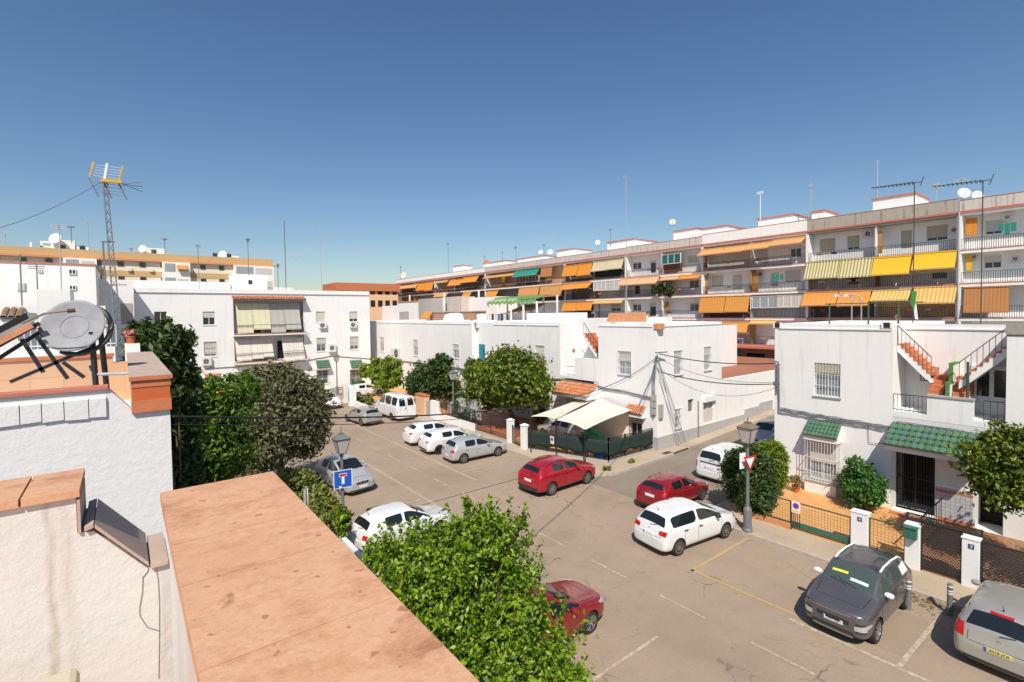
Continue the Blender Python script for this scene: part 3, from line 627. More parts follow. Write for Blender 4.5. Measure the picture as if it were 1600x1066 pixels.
SPORT = dict(L=4.48, W=1.86, H=1.64, gc=.22, fo=.90, wb=2.67, wr=.35, zn=.90, zc=1.12, zb0=1.08, zb1=1.17, sc=1.30, swt=2.12, sb=2.60, scp=3.45, srr=4.05, srb=4.32, zrb=1.15, zrr=1.55, ztail=.72, tl=(.42, .82, .92, 1.03), pr=.80, rbump=(.72, .27, .50), handle_m='chrome', sidewin=[(4, 5), (6,)], fog=(.5, .68, .42, .52))
PICASSO = dict(L=4.43, W=1.83, H=1.61, gc=.19, fo=.88, wb=2.785, wr=.325, zn=.86, zc=1.08, zb0=1.03, zb1=1.06, sc=1.05, swt=2.02, sb=2.55, scp=3.40, srr=3.98, srb=4.27, zrb=1.04, zrr=1.52, ztail=.66, tl=(.46, .82, .84, 1.01), pr=.76, sidewin=[(4, 5), (6, 7)], rbump_m='plastic_dark', rbump=(.66, .22, .27), handle_m='plastic_dark', mirror_m='plastic_dark', tum=.82, rwb=.86)
SEAT = var(HATCH, L=4.10, wb=2.52, H=1.46, zb1=1.03, zrb=1.03, tl=(.60, .82, .82, 1.02), pr=.80, srr=3.62, srb=3.92, zn=.76, W=1.74)
BERL = dict(boxy=.5, L=4.38, W=1.81, H=1.80, gc=.20, fo=.92, wb=2.73, wr=.32, zn=.92, zc=1.18, zb0=1.12, zb1=1.14, sc=1.10, swt=1.85, sb=2.35, scp=3.30, srr=4.12, srb=4.30, zrb=1.16, zrr=1.74, ztail=.60, tl=(.70, .84, .74, 1.08), tli=0, tls=0, pr=.80, sidewin=[(4, 5), (6, 7)], tum=.86, rwb=.82, rbump=(.80, .22, .52), rub='plastic_dark')
AIR = dict(L=4.15, W=1.76, H=1.69, gc=.22, fo=.82, wb=2.604, wr=.345, zn=.98, zc=1.13, zb0=1.09, zb1=1.14, sc=1.02, swt=1.74, sb=2.28, scp=3.05, srr=3.72, srb=4.0, zrb=1.10, zrr=1.55, ztail=.70, sidewin=[(4, 5), (6,), (7,)], tum=.84, rwb=.84, grille=(.40, .60, .72), lower=(.52, .32, .44), hl=(.50, .78, .52, .68), pf=.60, mirror_m='sign_white', tl=(.5, .82, .85, 1.0), fog=(.44, .72, .845, .885))
SCENIC = dict(L=4.34, W=1.85, H=1.64, gc=.19, fo=.88, wb=2.70, wr=.325, zn=.86, zc=1.10, zb0=1.05, zb1=1.08, sc=1.05, swt=2.0, sb=2.5, scp=3.35, srr=3.92, srb=4.22, zrb=1.03, zrr=1.56, ztail=.66, tl=(.62, .86, .78, 1.10), tli=0, tls=.04, pr=.68, sidewin=[(4, 5), (6, 7)], tum=.82, rwb=.84, rbump_m='plastic_dark', rbump=(.7, .22, .36))
ACLASS = dict(L=3.88, W=1.78, H=1.62, gc=.18, fo=.76, wb=2.568, wr=.31, zn=.80, zc=1.06, zb0=1.02, zb1=1.06, sc=.98, swt=1.80, sb=2.3, scp=3.05, srr=3.5, srb=3.78, zrb=1.02, zrr=1.50, ztail=.65, grille=(.34, .60, .71), lower=(.5, .26, .34), hl=(.46, .80, .60, .78), pf=.46, tum=.83, fog=(.5, .68, .28, .35))
FOCUS = var(HATCH, L=4.20, wb=2.61, H=1.45, tl=(.66, .84, .95, 1.18), tli=0, zrb=1.0, zb1=1.03, pr=.72, rbump=(.7, .22, .40), rbump_m='plastic_dark')
LEON = var(HATCH, L=4.25, wb=2.58, H=1.46, hl=(.46, .78, .58, .72), grille=(.22, .56, .72), lower=(.55, .27, .42), zn=.80)
VAN = dict(boxy=.7, L=5.05, W=2.0, H=2.30, gc=.24, fo=.90, wb=3.0, wr=.34, zn=1.02, zc=1.34, zb0=1.30, zb1=1.36, sc=1.0, swt=1.85, sb=2.45, scp=3.75, srr=4.82, srb=4.98, zrb=1.30, zrr=2.24, ztail=.62, tl=(.74, .85, .72, 1.02), tli=0, tls=0, pr=1.02, sidewin=[(4, 5), (6,), (7,)], tum=.86, rwb=.90, rbump=(.82, .26, .58), rearglass=False, aerial=False, seams=(1.1, 2.45, 3.75), handles=(2.2,), roofdrop=.12, badge=False)
# ------------------------------------------------------------------ ground, streets, pavements
def sheet(name, pts, z, mat, hgt=0, tri=None):
    m = MB(); P = [(p[0], p[1]) for p in pts]; n = len(P); zf = z if callable(z) else (lambda x, y: z)
    if hgt: m.add([(x, y, zf(x, y)-hgt) for x, y in P]+[(x, y, zf(x, y)) for x, y in P], [tuple(range(n, 2*n))]+[(i, (i+1) % n, n+(i+1) % n, n+i) for i in range(n)])
    else: m.add([(x, y, zf(x, y)) for x, y in P], [tuple(range(n))])
    return m.build(name, mat)
struct(sheet('ground', [(-1500, -1500), (1500, -1500), (1500, 1500), (-1500, 1500)], -.03, 'earth'))
def arc(cx, cy, r, a0, a1, n=8): return [(cx+r*math.cos(R(a0+(a1-a0)*k/n)), cy+r*math.sin(R(a0+(a1-a0)*k/n))) for k in range(n+1)]
struct(sheet('main_street', [(7.6, -25), (20.5, -25), (20.5, 62.5), (7.6, 62.5)], 0, 'asphalt'))
ramp = lambda x: 0 if x < 30 else min(1.25, (x-30)*.046)
m = MB(); xs = [20.0, 30, 34, 38, 42, 46, 50, 57.3]
for a, b in zip(xs, xs[1:]): m.quad((a, 11.6, ramp(a)+.004), (b, 11.6, ramp(b)+.004), (b, 19.75, ramp(b)+.004), (a, 19.75, ramp(a)+.004))
struct(m.build('side_street', 'asphalt_grey'))
KZ = .13
# pavements with real kerbs: right side (two blocks) and left side
m = MB(); top = [(20.35, -25), (27.7, -25), (27.7, 12.44), (23.0, 12.44)]+arc(22.4, 10.4, 2.05, 80, 180, 8)
def pave(name, pts, kerb_from, kerb_to):
    m = MB(); n = len(pts); m.m('pavement').add([(x, y, KZ) for x, y in pts], [tuple(range(n))])
    k = pts[kerb_from:kerb_to+1]
    for (a, b), (c, d) in zip(k, k[1:]):
        dx, dy = c-a, d-b; l = math.hypot(dx, dy); nx, ny = -dy/l*.15, dx/l*.15
        m.m('kerb').hexa([(a-nx, b-ny, -.02), (c-nx, d-ny, -.02), (c+.0, d+.0, -.02), (a, b, -.02)], [(a-nx, b-ny, KZ+.004), (c-nx, d-ny, KZ+.004), (c, d, KZ+.004), (a, b, KZ+.004)])
    return struct(m.build(name, None))
pave('near_right_pavement', [(27.7, -25), (27.7, 12.44), (23.6, 12.44)]+arc(22.4, 10.4, 2.05, 75, 180, 8)+[(20.35, -25)], 2, 12)
pave('corner_pavement', [(20.5, 62), (20.5, 21.2)]+arc(22.6, 21.0, 2.1, 180, 265, 8)+[(28, 19.05), (30.0, 19.15), (30.0, 20.0), (27.7, 62)], 0, 11)
m = MB(); xs = [30.0, 34, 38, 42, 46, 50, 57.3]
for a, b in zip(xs, xs[1:]):
    m.m('pavement').quad((a, 19.15, ramp(a)+KZ), (b, 19.15, ramp(b)+KZ), (b, 20, ramp(b)+KZ), (a, 20, ramp(a)+KZ)); m.m('kerb').quad((a, 19.15, ramp(a)-.02), (b, 19.15, ramp(b)-.02), (b, 19.15, ramp(b)+KZ), (a, 19.15, ramp(a)+KZ))
struct(m.build('side_street_pavement', None))
pave('left_pavement', [(7.7, -25), (7.7, 62), (6.4, 62), (6.4, -25)], 0, 1)
pave('far_pavement', [(6.4, 62), (20.5, 62), (20.5, 64), (6.4, 64)], 0, 1)
def strip(mb, a, b, w, z):
    a, b = Vector(a), Vector(b); d = (b-a).normalized(); n = Vector((-d.y, d.x))*w/2
    mb.quad((a.x-n.x, a.y-n.y, z), (b.x-n.x, b.y-n.y, z), (b.x+n.x, b.y+n.y, z), (a.x+n.x, a.y+n.y, z))
m = MB()
for k in range(-6, 17): strip(m, (13.75, 2.1+k*3.05), (13.75, 3.75+k*3.05), .085, .008)
struct(m.build('centre_line_marking', 'line_white'))
m = MB(); strip(m, (15.7, -20), (15.7, 6.6), .13, .008); strip(m, (15.45, 23.3), (15.45, 46), .13, .008)
for y in (3.9,): strip(m, (15.7, y), (20.1, y-.15), .12, .012)
for y in (25.0, 28.0, 30.6, 33.3): strip(m, (15.45, y), (19.9, y), .10, .012)
strip(m, (11.9, 20), (11.9, 34), .13, .008)
for y in (8.6, 11.4, 14.4, 20.0, 22.6): strip(m, (8.0, y), (11.9, y), .10, .012)
struct(m.build('parking_bay_marking', 'line_white'))
m = MB(); strip(m, (15.95, 10.05), (20.1, 10.05), .12, .008); strip(m, (16.0, 10.1), (16.05, 5.7), .12, .008); struct(m.build('yellow_bay_marking', 'line_yellow'))
m = MB(); m.box(20.34, 9.6, KZ+.003, 20.52, 10.6, KZ+.008); struct(m.build('yellow_kerb_marking', 'kerb_yellow'))
# repairs and wear of the street surface
rn = random.Random(3)
for i, (x, y, a, b) in enumerate(((17.6, 4.3, 1.3, .7), (18.2, 22.4, 1.4, .8), (14.0, 15.0, 1.0, .5))):
    pts = [(x+a*math.cos(t)*(.8+.4*rn.random()), y+b*math.sin(t)*(.8+.4*rn.random())) for t in [2*math.pi*k/14 for k in range(14)]]
    struct(sheet('asphalt_patch', pts, .0035, 'asphalt_patch'))
m = MB(); m.bar((9, 21.95, .002), (20.3, 21.95, .002), .05, .006); struct(m.build('asphalt_joint', 'rubber'))
def disc(name, label, cat, p, r, z):
    m = MB(); m.m('concrete').lathe([(r*.98, z-.03), (r, z), (r*.86, z+.004)], (p[0], p[1], 0), 28); m.m('rust_steel').lathe([(.001, z+.003), (r*.84, z+.003)], (p[0], p[1], 0), 28)
    return tag(m.build(name, None), label, cat)
disc('manhole_cover', 'round iron manhole cover in the asphalt beside the foreground orange tree', 'manhole', gp(823, 849), .36, .008)
q = gp(1042, 711); m = MB(); m.m('galv').box(q.x-.45, q.y-.25, KZ, q.x+.45, q.y+.25, KZ+.012); m.m('rust_steel').box(q.x-.4, q.y-.2, KZ+.012, q.x+.4, q.y+.2, KZ+.017); tag(m.build('inspection_cover', None), 'rectangular metal inspection cover in the pavement below the white side wall', 'cover')
# private forecourts
struct(sheet('tiled_forecourt', [(22.0, 5.35), (27.7, 5.35), (27.7, 12.2), (22.0, 12.2)], .17, 'yard_tile', .2)); struct(sheet('shade_toned_forecourt', [(22.0, -6), (27.7, -6), (27.7, 5.3), (22.0, 5.3)], .165, 'yard_tile_painted_shade', .2))
struct(sheet('corner_forecourt', [(21.7, 28.9), (21.75, 25.9), (23.6, 20.75), (27.7, 20.75), (27.7, 28.9)], .16, 'yard_tile', .2)); struct(sheet('red_forecourt', [(21.7, 29.0), (27.7, 29.0), (27.7, 38), (21.7, 38)], .16, 'yard_tile_red', .2))
struct(sheet('row_forecourt', [(21.7, 38.1), (27.7, 38.1), (27.7, 64), (21.7, 64)], .15, 'yard_tile', .2)); struct(sheet('left_forecourt', [(.44, -6), (6.4, -6), (6.4, 64), (.44, 64)], .10, 'soil', .2))
# ------------------------------------------------------------------ right-hand house with green tiles
FX = 27.7; F = Fr('X', FX); FB = Fr('X', 29.7)
def shell(m, X0, X1, Y0, Y1, z0, z1, skip=()):
    if 'x0' not in skip: m.quad((X0, Y0, z0), (X0, Y1, z0), (X0, Y1, z1), (X0, Y0, z1))
    if 'x1' not in skip: m.quad((X1, Y0, z0), (X1, Y1, z0), (X1, Y1, z1), (X1, Y0, z1))
    if 'y0' not in skip: m.quad((X0, Y0, z0), (X1, Y0, z0), (X1, Y0, z1), (X0, Y0, z1))
    if 'y1' not in skip: m.quad((X0, Y1, z0), (X1, Y1, z0), (X1, Y1, z1), (X0, Y1, z1))
    m.quad((X0, Y0, z1), (X1, Y0, z1), (X1, Y1, z1), (X0, Y1, z1))
def parapet(m, X0, X1, Y0, Y1, z, t=.22, h=.5):
    for b in ((X0, Y0, X0+t, Y1), (X1-t, Y0, X1, Y1), (X0+t, Y0, X1-t, Y0+t), (X0+t, Y1-t, X1-t, Y1)): m.box(b[0], b[1], z, b[2], b[3], z+h)
def mould(parent, fr, u0, u1, z, n=0): MB().fbox(fr, u0, u1, n, n+.05, z-.035, z+.02).build('parapet_moulding', 'clean_plaster', parent)
HR = thing('house', 'white two-storey house with green-tiled canopies and V-shaped roof stairs, behind pillar 4', 'house', (FX, 9.8, 0))
w1 = F.rect(1272, 568, 1313, 620)
m = MB(); wall(m, F, 7.2, 12.44, -.1, 8.25, [w1], .16); shell(m, FX, 37, 7.2, 12.44, -.1, 8.25, ('x0',)); m.build('wall', 'white_plaster', HR)
m = MB(); parapet(m, FX, 37, 7.2, 12.44, 8.251, .22, .40); m.build('parapet', 'white_plaster', HR)
mould(HR, F, 7.25, 12.2, 8.42)
window(HR, F, w1, .14, shutter=.30, grille='white_iron', gout=-.02, gm='pale_glass', sm='shutter_tan', sill='stone_grey')
for (x, y) in ((1215, 508), (1386, 508)):
    u, z = F.px(x, y); m = MB(); m.m('rubber').fbox(F, u-.13, u+.13, .0, .05, z-.13, z+.11); m.m('clean_plaster').fbox(F, u-.2, u-.13, 0, .07, z-.16, z+.14).fbox(F, u+.13, u+.2, 0, .07, z-.16, z+.14); m.build('roof_drain', None, HR)
# bay window
u0, u1, zt, zb = 9.28, 10.70, 3.70, 3.05
pent(HR, F, 9.22, 10.76, 3.72, 3.12, .62, 'glazed_green', pitch=.17)
m = MB(); m.m('white_plaster').fbox(F, u0, u1, 0, .55, .17, .72); m.m('stone_grey').fbox(F, u0-.03, u1+.03, 0, .59, .722, .78); m.build('bay_base', None, HR)
wb = window(HR, F, (u0+.1, u1-.1, .80, 2.80), .02, shutter=.55, sill=False, mull=1, sm='curtain', gm='pale_glass', n=.12, name='bay_window')
q = MB()
for k in range(12):
    u = u0+(u1-u0)*k/11; q.bar(F.pt(u, .53, .78), F.pt(u, .53, 2.85), .016)
for z in (.80, 1.25, 1.95, 2.8):
    q.bar(F.pt(u0, .53, z), F.pt(u1, .53, z), .026); q.bar(F.pt(u1, .02, z), F.pt(u1, .53, z), .026); q.bar(F.pt(u0, .02, z), F.pt(u0, .53, z), .026)
for k in range(4):
    for u in (u0, u1): q.bar(F.pt(u, .05+.12*k, .78), F.pt(u, .05+.12*k, 2.85), .016)
for k in range(11):
    u = u0+(u1-u0)*(k+.5)/11; q.bar(F.pt(u-.05, .53, .86), F.pt(u+.05, .53, 1.22), .01); q.bar(F.pt(u+.05, .53, .86), F.pt(u-.05, .53, 1.22), .01)
q.build('grille', 'white_iron', wb)
# recessed part with landing, stairs to the roof and porch
yL = 5.32
m = MB(); wall(m, FB, 3.48, 7.2, 4.7, 8.64, [(6.0, 6.6, 6.0, 6.6)], .1); m.box(29.9, 3.48, -.1, 37, 7.2, 8.3); m.build('recess_wall', 'white_plaster', HR)
mould(HR, FB, 3.5, 7.2, 8.42)
window(HR, FB, (6.0, 6.6, 6.0, 6.6), .08, shutter=0, grille='dark_iron', sill=False)
m = MB(); m.fbox(F, 3.48, 7.2, -2.0, 0, 4.45, 4.70); m.build('landing_slab', 'white_plaster', HR)
b0 = F.rect(1448, 617, 1521, 680); m = MB(); m.m('white_plaster').fbox(F, b0[0], b0[1], -.18, .0, 4.70, 5.52); m.m('stone_grey').fbox(F, b0[0]-.03, b0[1]+.03, -.22, .05, 5.521, 5.59); m.build('landing_wall', None, HR)
railing(F, b0[1]+.02, 7.18, -.06, 4.72, .78, 'dark_iron', HR, .14); railing(F, 3.52, b0[0]-.3, -.06, 4.72, .85, 'dark_iron', HR, .2)
def stair(parent, u_lo, u_hi, z_lo, z_hi, n, n0, n1, fr, fill=True, tread='terracotta'):
    m = MB(); du = (u_hi-u_lo)/n; dz = (z_hi-z_lo)/n
    for k in range(n):
        u = u_lo+k*du; z = z_lo+k*dz; a, b = sorted((u, u+du))
        m.m(tread).fbox(fr, a, b, n0, n1+.015, z+dz-.05, z+dz); m.m(tread).fbox(fr, *sorted((u, u+du*.12)), n0, n1+.01, z, z+dz-.05)
        P = fr.pt; zlo = max(z-.35, z_lo-.3)
        m.m('white_plaster').add([P(u, n0, zlo), P(u+du, n0, zlo+dz), P(u+du, n0, z+dz-.051), P(u, n0, z+dz-.051), P(u, n1, zlo), P(u+du, n1, zlo+dz), P(u+du, n1, z+dz-.051), P(u, n1, z+dz-.051)], [(0, 1, 2, 3), (7, 6, 5, 4), (0, 4, 5, 1), (3, 2, 6, 7)])
    o = m.build('roof_stairs', None, parent)
    q = MB()
    for k in range(n+1):
        u = u_lo+k*du; z = z_lo+k*dz; q.bar(fr.pt(u, n1-.05, z), fr.pt(u, n1-.05, z+.85), .018)
    q.bar(fr.pt(u_lo, n1-.05, z_lo+.85), fr.pt(u_hi, n1-.05, z_hi+.85), .03); q.build('handrail', 'dark_iron', o); return o
stair(HR, 5.95, 7.18, 6.35, 7.75, 8, -1.95, -.55, F)
m = MB()
for k in range(4): m.m('terracotta').fbox(F, 5.55, 6.05, -1.9+.0, -.55-.28*k, 5.55+.2*k, 5.75+.2*k)
m.m('white_plaster').fbox(F, 5.5, 6.05, -1.9, -.5, 4.70, 5.55); m.build('lower_steps', None, HR)
# divider with green cap
m = MB(); m.m('white_plaster').fbox(F, yL-.09, yL+.09, -1.99, -.35, 4.70, 6.1).fbox(F, yL-.09, yL+.09, -1.99, -.9, 6.1, 6.9); m.m('lime_green').fbox(F, yL-.1, yL+.1, -.9, -.33, 6.1, 6.16).fbox(F, yL-.06, yL+.06, -.34, -.3, 5.6, 6.1).fbox(F, yL-.1, yL+.1, -1.99, -.88, 6.9, 6.96).fbox(F, yL-.06, yL+.06, -.89, -.85, 6.16, 6.9); m.build('divider_wall', None, HR)
# ground floor of the recess: porch
gate = F.rect(1398, 688, 1461, 792); dark = (3.50, 4.35, .17, 3.0)
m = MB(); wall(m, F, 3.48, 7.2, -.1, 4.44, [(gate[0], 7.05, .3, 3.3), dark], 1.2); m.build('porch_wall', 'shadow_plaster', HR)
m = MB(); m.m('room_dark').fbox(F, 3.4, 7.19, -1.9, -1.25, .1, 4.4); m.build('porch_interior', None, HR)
q = MB(); g0, g1 = gate[0], 7.03
for k in range(15):
    u = g0+(g1-g0)*k/14; q.fbox(F, u-.010, u+.010, -.12, -.10, .3, 3.28)
for z in (.34, 1.15, 1.75, 2.9, 3.26): q.fbox(F, g0, g1, -.13, -.09, z-.02, z+.02)
for u in (g0+.02, (g0+g1)/2, g1-.02): q.fbox(F, u-.03, u+.03, -.14, -.08, .3, 3.28)
q.build('iron_gate', 'dark_iron', HR)
m = MB(); m.m('clean_plaster').fbox(F, gate[0]-.1, 7.1, -.3, .45, .171, .30); m.m('terracotta').fbox(F, gate[0]-.1, 7.1, .45, .75, .171, .23); m.build('porch_step', None, HR)
pr_ = (4.40, gate[0]-.03); m = MB(); m.m('wainscot').fbox(F, pr_[0], pr_[1], .0, .025, .35, 1.45); m.m('terracotta').fbox(F, pr_[0], pr_[1], .0, .03, 1.45, 1.55); m.m('wainscot').fbox(F, pr_[0], pr_[1], .0, .032, 1.55, 1.66); m.m('sign_white').fbox(F, pr_[0], pr_[1], .0, .03, 1.66, 1.74); m.m('terracotta').fbox(F, pr_[0], pr_[1], .0, .035, .171, .35); m.build('tile_wainscot', None, HR)
pent(HR, F, 3.9, 7.22, 4.15, 3.42, 1.25, 'glazed_green', pitch=.235, ntile=4)
m = MB()
for u in (4.55, 5.1): m.bar(F.pt(u, .02, 2.6), F.pt(u, .75, 3.35), .09, .09)
m.build('canopy_bracket', 'brown_wood', HR)
HN = thing('house', 'white house cut by the right edge, behind the leafy orange tree and black lattice', 'house', (FX, 0, 0))
m = MB(); wall(m, F, -6, 3.48, -.1, 8.2, [(-1.2, .2, .2, 2.4)], .25); shell(m, FX, 37, -6, 3.48, -.1, 8.2, ('x0',)); m.build('wall', 'white_plaster', HN)
m = MB(); parapet(m, FX, 37, -6, 3.48, 8.201, .25, .42); m.m('concrete').box(FX-.04, 2.95, 8.3, FX+.3, 3.52, 8.72); m.build('parapet', 'white_plaster', HN)
dz = onX(1557, 640, 29.6); dr = Fr('X', 29.7)
m = MB(); m.m('white_frame').fbox(dr, 3.5, 4.85, .0, .05, 4.72, 6.85); m.m('house_glass').fbox(dr, 3.62, 4.1, .05, .06, 5.5, 6.65).fbox(dr, 4.25, 4.65, .05, .06, 5.5, 6.65); m.build('terrace_door', None, HN)
stair(HN, 4.98, 3.5, 6.2, 7.75, 8, -1.95, -.4, F)
m = MB()
for k in range(4): m.m('terracotta').fbox(F, 4.72, 5.2, -1.9, -.5-.28*k, 5.55+.2*k, 5.75+.2*k)
m.m('white_plaster').fbox(F, 4.72, 5.2, -1.9, -.45, 4.70, 5.55); m.build('lower_steps', None, HN)
m = MB(); m.m('green_iron').tube([F.pt(4.68, -.30, 4.7), F.pt(4.68, -.30, 7.1)], .05, 8); m.build('drain_pipe', None, HN)
# ------------------------------------------------------------------ corner house across the side street
S = Fr('Y', 20.0)
HC = thing('house', 'white corner house beside the side street, with orange tile canopies and cables', 'house', (FX, 22.5, 0))
wa = F.rect(966, 549, 986, 586); wd = (21.2, 22.2, .7, 2.1); sA, sB = S.rect(1053, 548, 1066, 586), S.rect(1100, 542, 1111, 579); sC, sD, sE = S.rect(1054, 639, 1064, 670), S.rect(1075, 624, 1084, 644), S.rect(1099, 627, 1115, 660)
m = MB(); wall(m, F, 20.0, 25.12, -.1, 8.35, [wa, wd], .18); wall(m, S, FX, 35.8, -.1, 8.35, [sA, sB, sC, sD, sE], .18); m.quad((35.8, 20, -.1), (35.8, 25.12, -.1), (35.8, 25.12, 8.35), (35.8, 20, 8.35)); m.quad((FX, 25.12, -.1), (35.8, 25.12, -.1), (35.8, 25.12, 8.35), (FX, 25.12, 8.35)); m.quad((FX, 20, 8.35), (35.8, 20, 8.35), (35.8, 25.12, 8.35), (FX, 25.12, 8.35)); m.build('wall', 'white_plaster', HC)
m = MB(); parapet(m, FX, 35.8, 20, 25.12, 8.351, .2, .22); m.build('parapet', 'white_plaster', HC); mould(HC, F, 20.3, 25.1, 8.40); mould(HC, S, 28.0, 35.7, 8.40)
window(HC, F, wa, .16, shutter=.42, grille='white_iron', gout=.04, gm='pale_glass', sill='stone_grey')
for w_ in (sA, sB, sC): window(HC, S, w_, .16, shutter=.35, grille='white_iron', gout=.02, gm='pale_glass', sill='stone_grey', mull=0)
m = MB(); m.m('room_mid').fbox(S, sD[0], sD[1], -.18, -.16, sD[2], sD[3]); m.build('niche', None, HC)
window(HC, S, sE, .15, shutter=.0, sill=False, gm='pale_glass'); m = MB(); m.m('clean_plaster').fbox(S, sE[0]-.12, sE[1]+.12, 0, .22, sE[3]+.02, sE[3]+.42); m.m('curtain').fbox(S, sE[0], sE[1], -.1, -.06, sE[2], sE[2]+1.0); m.build('window_hood', None, HC)
window(HC, F, wd, .16, shutter=.3, grille='dark_iron', sill=True)
pent(HC, F, 20.85, 22.35, 2.95, 2.5, .5, 'clay_tiles', pitch=.19)
# grey plinth in level steps
m = MB()
for x0, x1, x in ((1027, 1163, 0), (1163, 1186, 0), (1186, 1207, 0)):
    a = onY(x0, {1027: 684, 1163: 640, 1186: 630}[x0], 20); b = onY(x1, 640, 20); m.box(a.x, 19.965, -.1, b.x, 19.999, a.z)
m.box(FX-.03, 19.965, -.1, FX-.001, 20.45, onY(1027, 684, 20).z); m.build('plinth', 'plinth_grey', HC)
q = MB(); u, z = S.px(1090, 632); q.tube([(u, 19.94, .15), (u, 19.94, 2.9)], .035, 6); q.build('drain_pipe', 'grey_cable', HC)
# terracotta gutter stones on the roof
for x0, x1, y0, y1 in ((948, 978, 489, 501), (979, 1007, 488, 501)):
    a = F.rect(x0, y0, x1, y1, -1.0); m = MB(); P = F.pt; m.add([P(a[0], -1.3, a[2]-.1), P(a[1], -1.3, a[2]-.1), P(a[1]-.12, -1.3, a[3]), P(a[0]+.12, -1.3, a[3]), P(a[0], -1.0, a[2]-.1), P(a[1], -1.0, a[2]-.1), P(a[1]-.12, -1.1, a[3]), P(a[0]+.12, -1.1, a[3])], [(0, 1, 2, 3), (7, 6, 5, 4), (0, 4, 5, 1), (1, 5, 6, 2), (2, 6, 7, 3), (3, 7, 4, 0)]); m.build('roof_ridge', 'clay_tiles' if 0 else 'terracotta_pale', HC)
m = MB(); m.box(FX-.06, 19.7, 8.18, FX+.5, 20.2, 8.62); m.build('corner_gutter', 'terracotta_pale', HC, bevel=.05)
# low wall and red roof behind it
LW = thing('low_building', 'low white yard wall with red flat roof stretching along the side street', 'building', (36, 20, 0))
m = MB(); m.box(35.81, 20.0, -.1, 57, 20.25, 4.12); m.build('wall', 'white_plaster', LW); m = MB(); m.box(35.81, 20.26, 3.8, 57, 44, 3.98); m.build('roof', 'brown_roof', LW)
# recess of the corner house
HC2 = thing('house', 'white house with red roof stairs and orange-tiled porch, behind the shade sails', 'house', (FX, 32, 0))
w2, w3 = F.rect(837, 540, 851, 573), F.rect(784, 537, 797, 560)
m = MB(); wall(m, F, 29.2, 33.6, -.1, 8.2, [w2], .18); shell(m, FX, 37, 29.2, 33.6, -.1, 8.2, ('x0',)); m.box(29.7, 25.13, -.1, 37, 29.19, 8.9); m.build('wall', 'white_plaster', HC2)
m = MB(); parapet(m, FX, 37, 29.2, 33.6, 8.201, .2, .38); m.build('parapet', 'white_plaster', HC2); mould(HC2, F, 29.3, 33.5, 8.36)
window(HC2, F, w2, .16, shutter=.5, grille='white_iron', gout=.03, gm='house_glass')
m = MB(); m.fbox(F, 25.13, 29.19, -1.99, 0, 4.2, 4.4); m.m('white_plaster').fbox(F, 25.13, 27.6, -.18, 0, 4.4, 5.9); m.m('white_frame').fbox(F, 26.2, 27.2, -1.99, -1.9, 5.2, 7.2); m.mats = ['white_plaster', 'white_frame']; m.build('landing', None, HC2)
stair(HC2, 25.3, 27.3, 5.5, 7.75, 8, -1.9, -.7, F); railing(F, 27.65, 28.6, -.05, 4.42, .75, 'dark_iron', HC2, .12)
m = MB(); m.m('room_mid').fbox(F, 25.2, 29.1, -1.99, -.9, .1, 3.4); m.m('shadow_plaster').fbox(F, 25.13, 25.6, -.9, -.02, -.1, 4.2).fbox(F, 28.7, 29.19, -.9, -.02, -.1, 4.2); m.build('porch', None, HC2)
cp = F.rect(881, 610, 934, 633, .6); pent(HC2, F, 25.13, 29.0, 3.95, 3.25, 1.3, 'clay_tiles', pitch=.24)
u, z = F.px(897, 548); m = MB(); m.lathe([(.001, 0), (.16, 0), (.18, .04), (.001, .06)], (0, 0, 0), 14, 'x'); m.v = [(FX-.0-a, u+b, z+c) for a, b, c in m.v]; m.build('wall_plaque', 'terracotta_pale', HC2)
# further row
def row_house(u0, u1, wins, label, ztop=8.2, deep=37, mat='white_plaster', acs=(), canopies=()):
    h = thing('house', label, 'house', (FX, (u0+u1)/2, 0)); ws = [F.rect(*w) for w in wins]; m = MB(); wall(m, F, u0, u1, -.1, ztop, ws, .18); shell(m, FX, deep, u0, u1, -.1, ztop, ('x0',)); m.build('wall', mat, h)
    m = MB(); parapet(m, FX, deep, u0, u1, ztop+.001, .2, .40); m.build('parapet', mat, h); mould(h, F, u0+.05, u1-.05, ztop+.16)
    for w in ws: window(h, F, w, .14, shutter=.45, grille='white_iron', gout=.03)
    for a in acs: aircon(h, F, F.rect(*a))
    for (c0, c1, zt, mt) in canopies: pent(h, F, c0, c1, zt, zt-.55, .55, mt, pitch=.22)
    return h
row_house(33.62, 38.4, [(784, 537, 797, 560)], 'white row house just left of the orange porch canopy, above the biggest tree', canopies=((34.5, 36, 3.4, 'glazed_green'),))
HB = thing('house', 'white house with turquoise terrace door set back between the row houses', 'house', (30, 40.2, 0))
HBF = Fr('X', 28.3); m = MB(); m.box(28.3, 38.42, -.1, 38, 42.05, 8.5); m.box(FX, 38.42, -.1, 28.29, 42.05, 4.6); m.build('wall', 'white_plaster', HB); dd = HBF.rect(749, 538, 758, 567); MB().fbox(HBF, dd[0], dd[1], 0, .05, 4.62, dd[3]).build('door', 'teal_door', HB)
aircon(HB, HBF, HBF.rect(740, 503, 749, 512))
row_house(42.06, 48.6, [(708, 538, 717, 560)], 'clean white row house left of the turquoise door with one barred window', canopies=((44.6, 46.4, 3.3, 'glazed_green'),))
row_house(48.61, 56.2, [(646, 531, 653, 556)], 'plain white row house with a dark narrow window above the loosest leafy tree', canopies=((50.2, 52.6, 3.3, 'glazed_green'),), acs=((613, 544, 628, 560),))
row_house(56.21, 71.5, [(594, 527, 600, 549)], 'white house at the far end of the row, with a green canopy', canopies=((59, 62, 3.2, 'glazed_green'),), mat='near_plaster' if 0 else 'white_plaster')
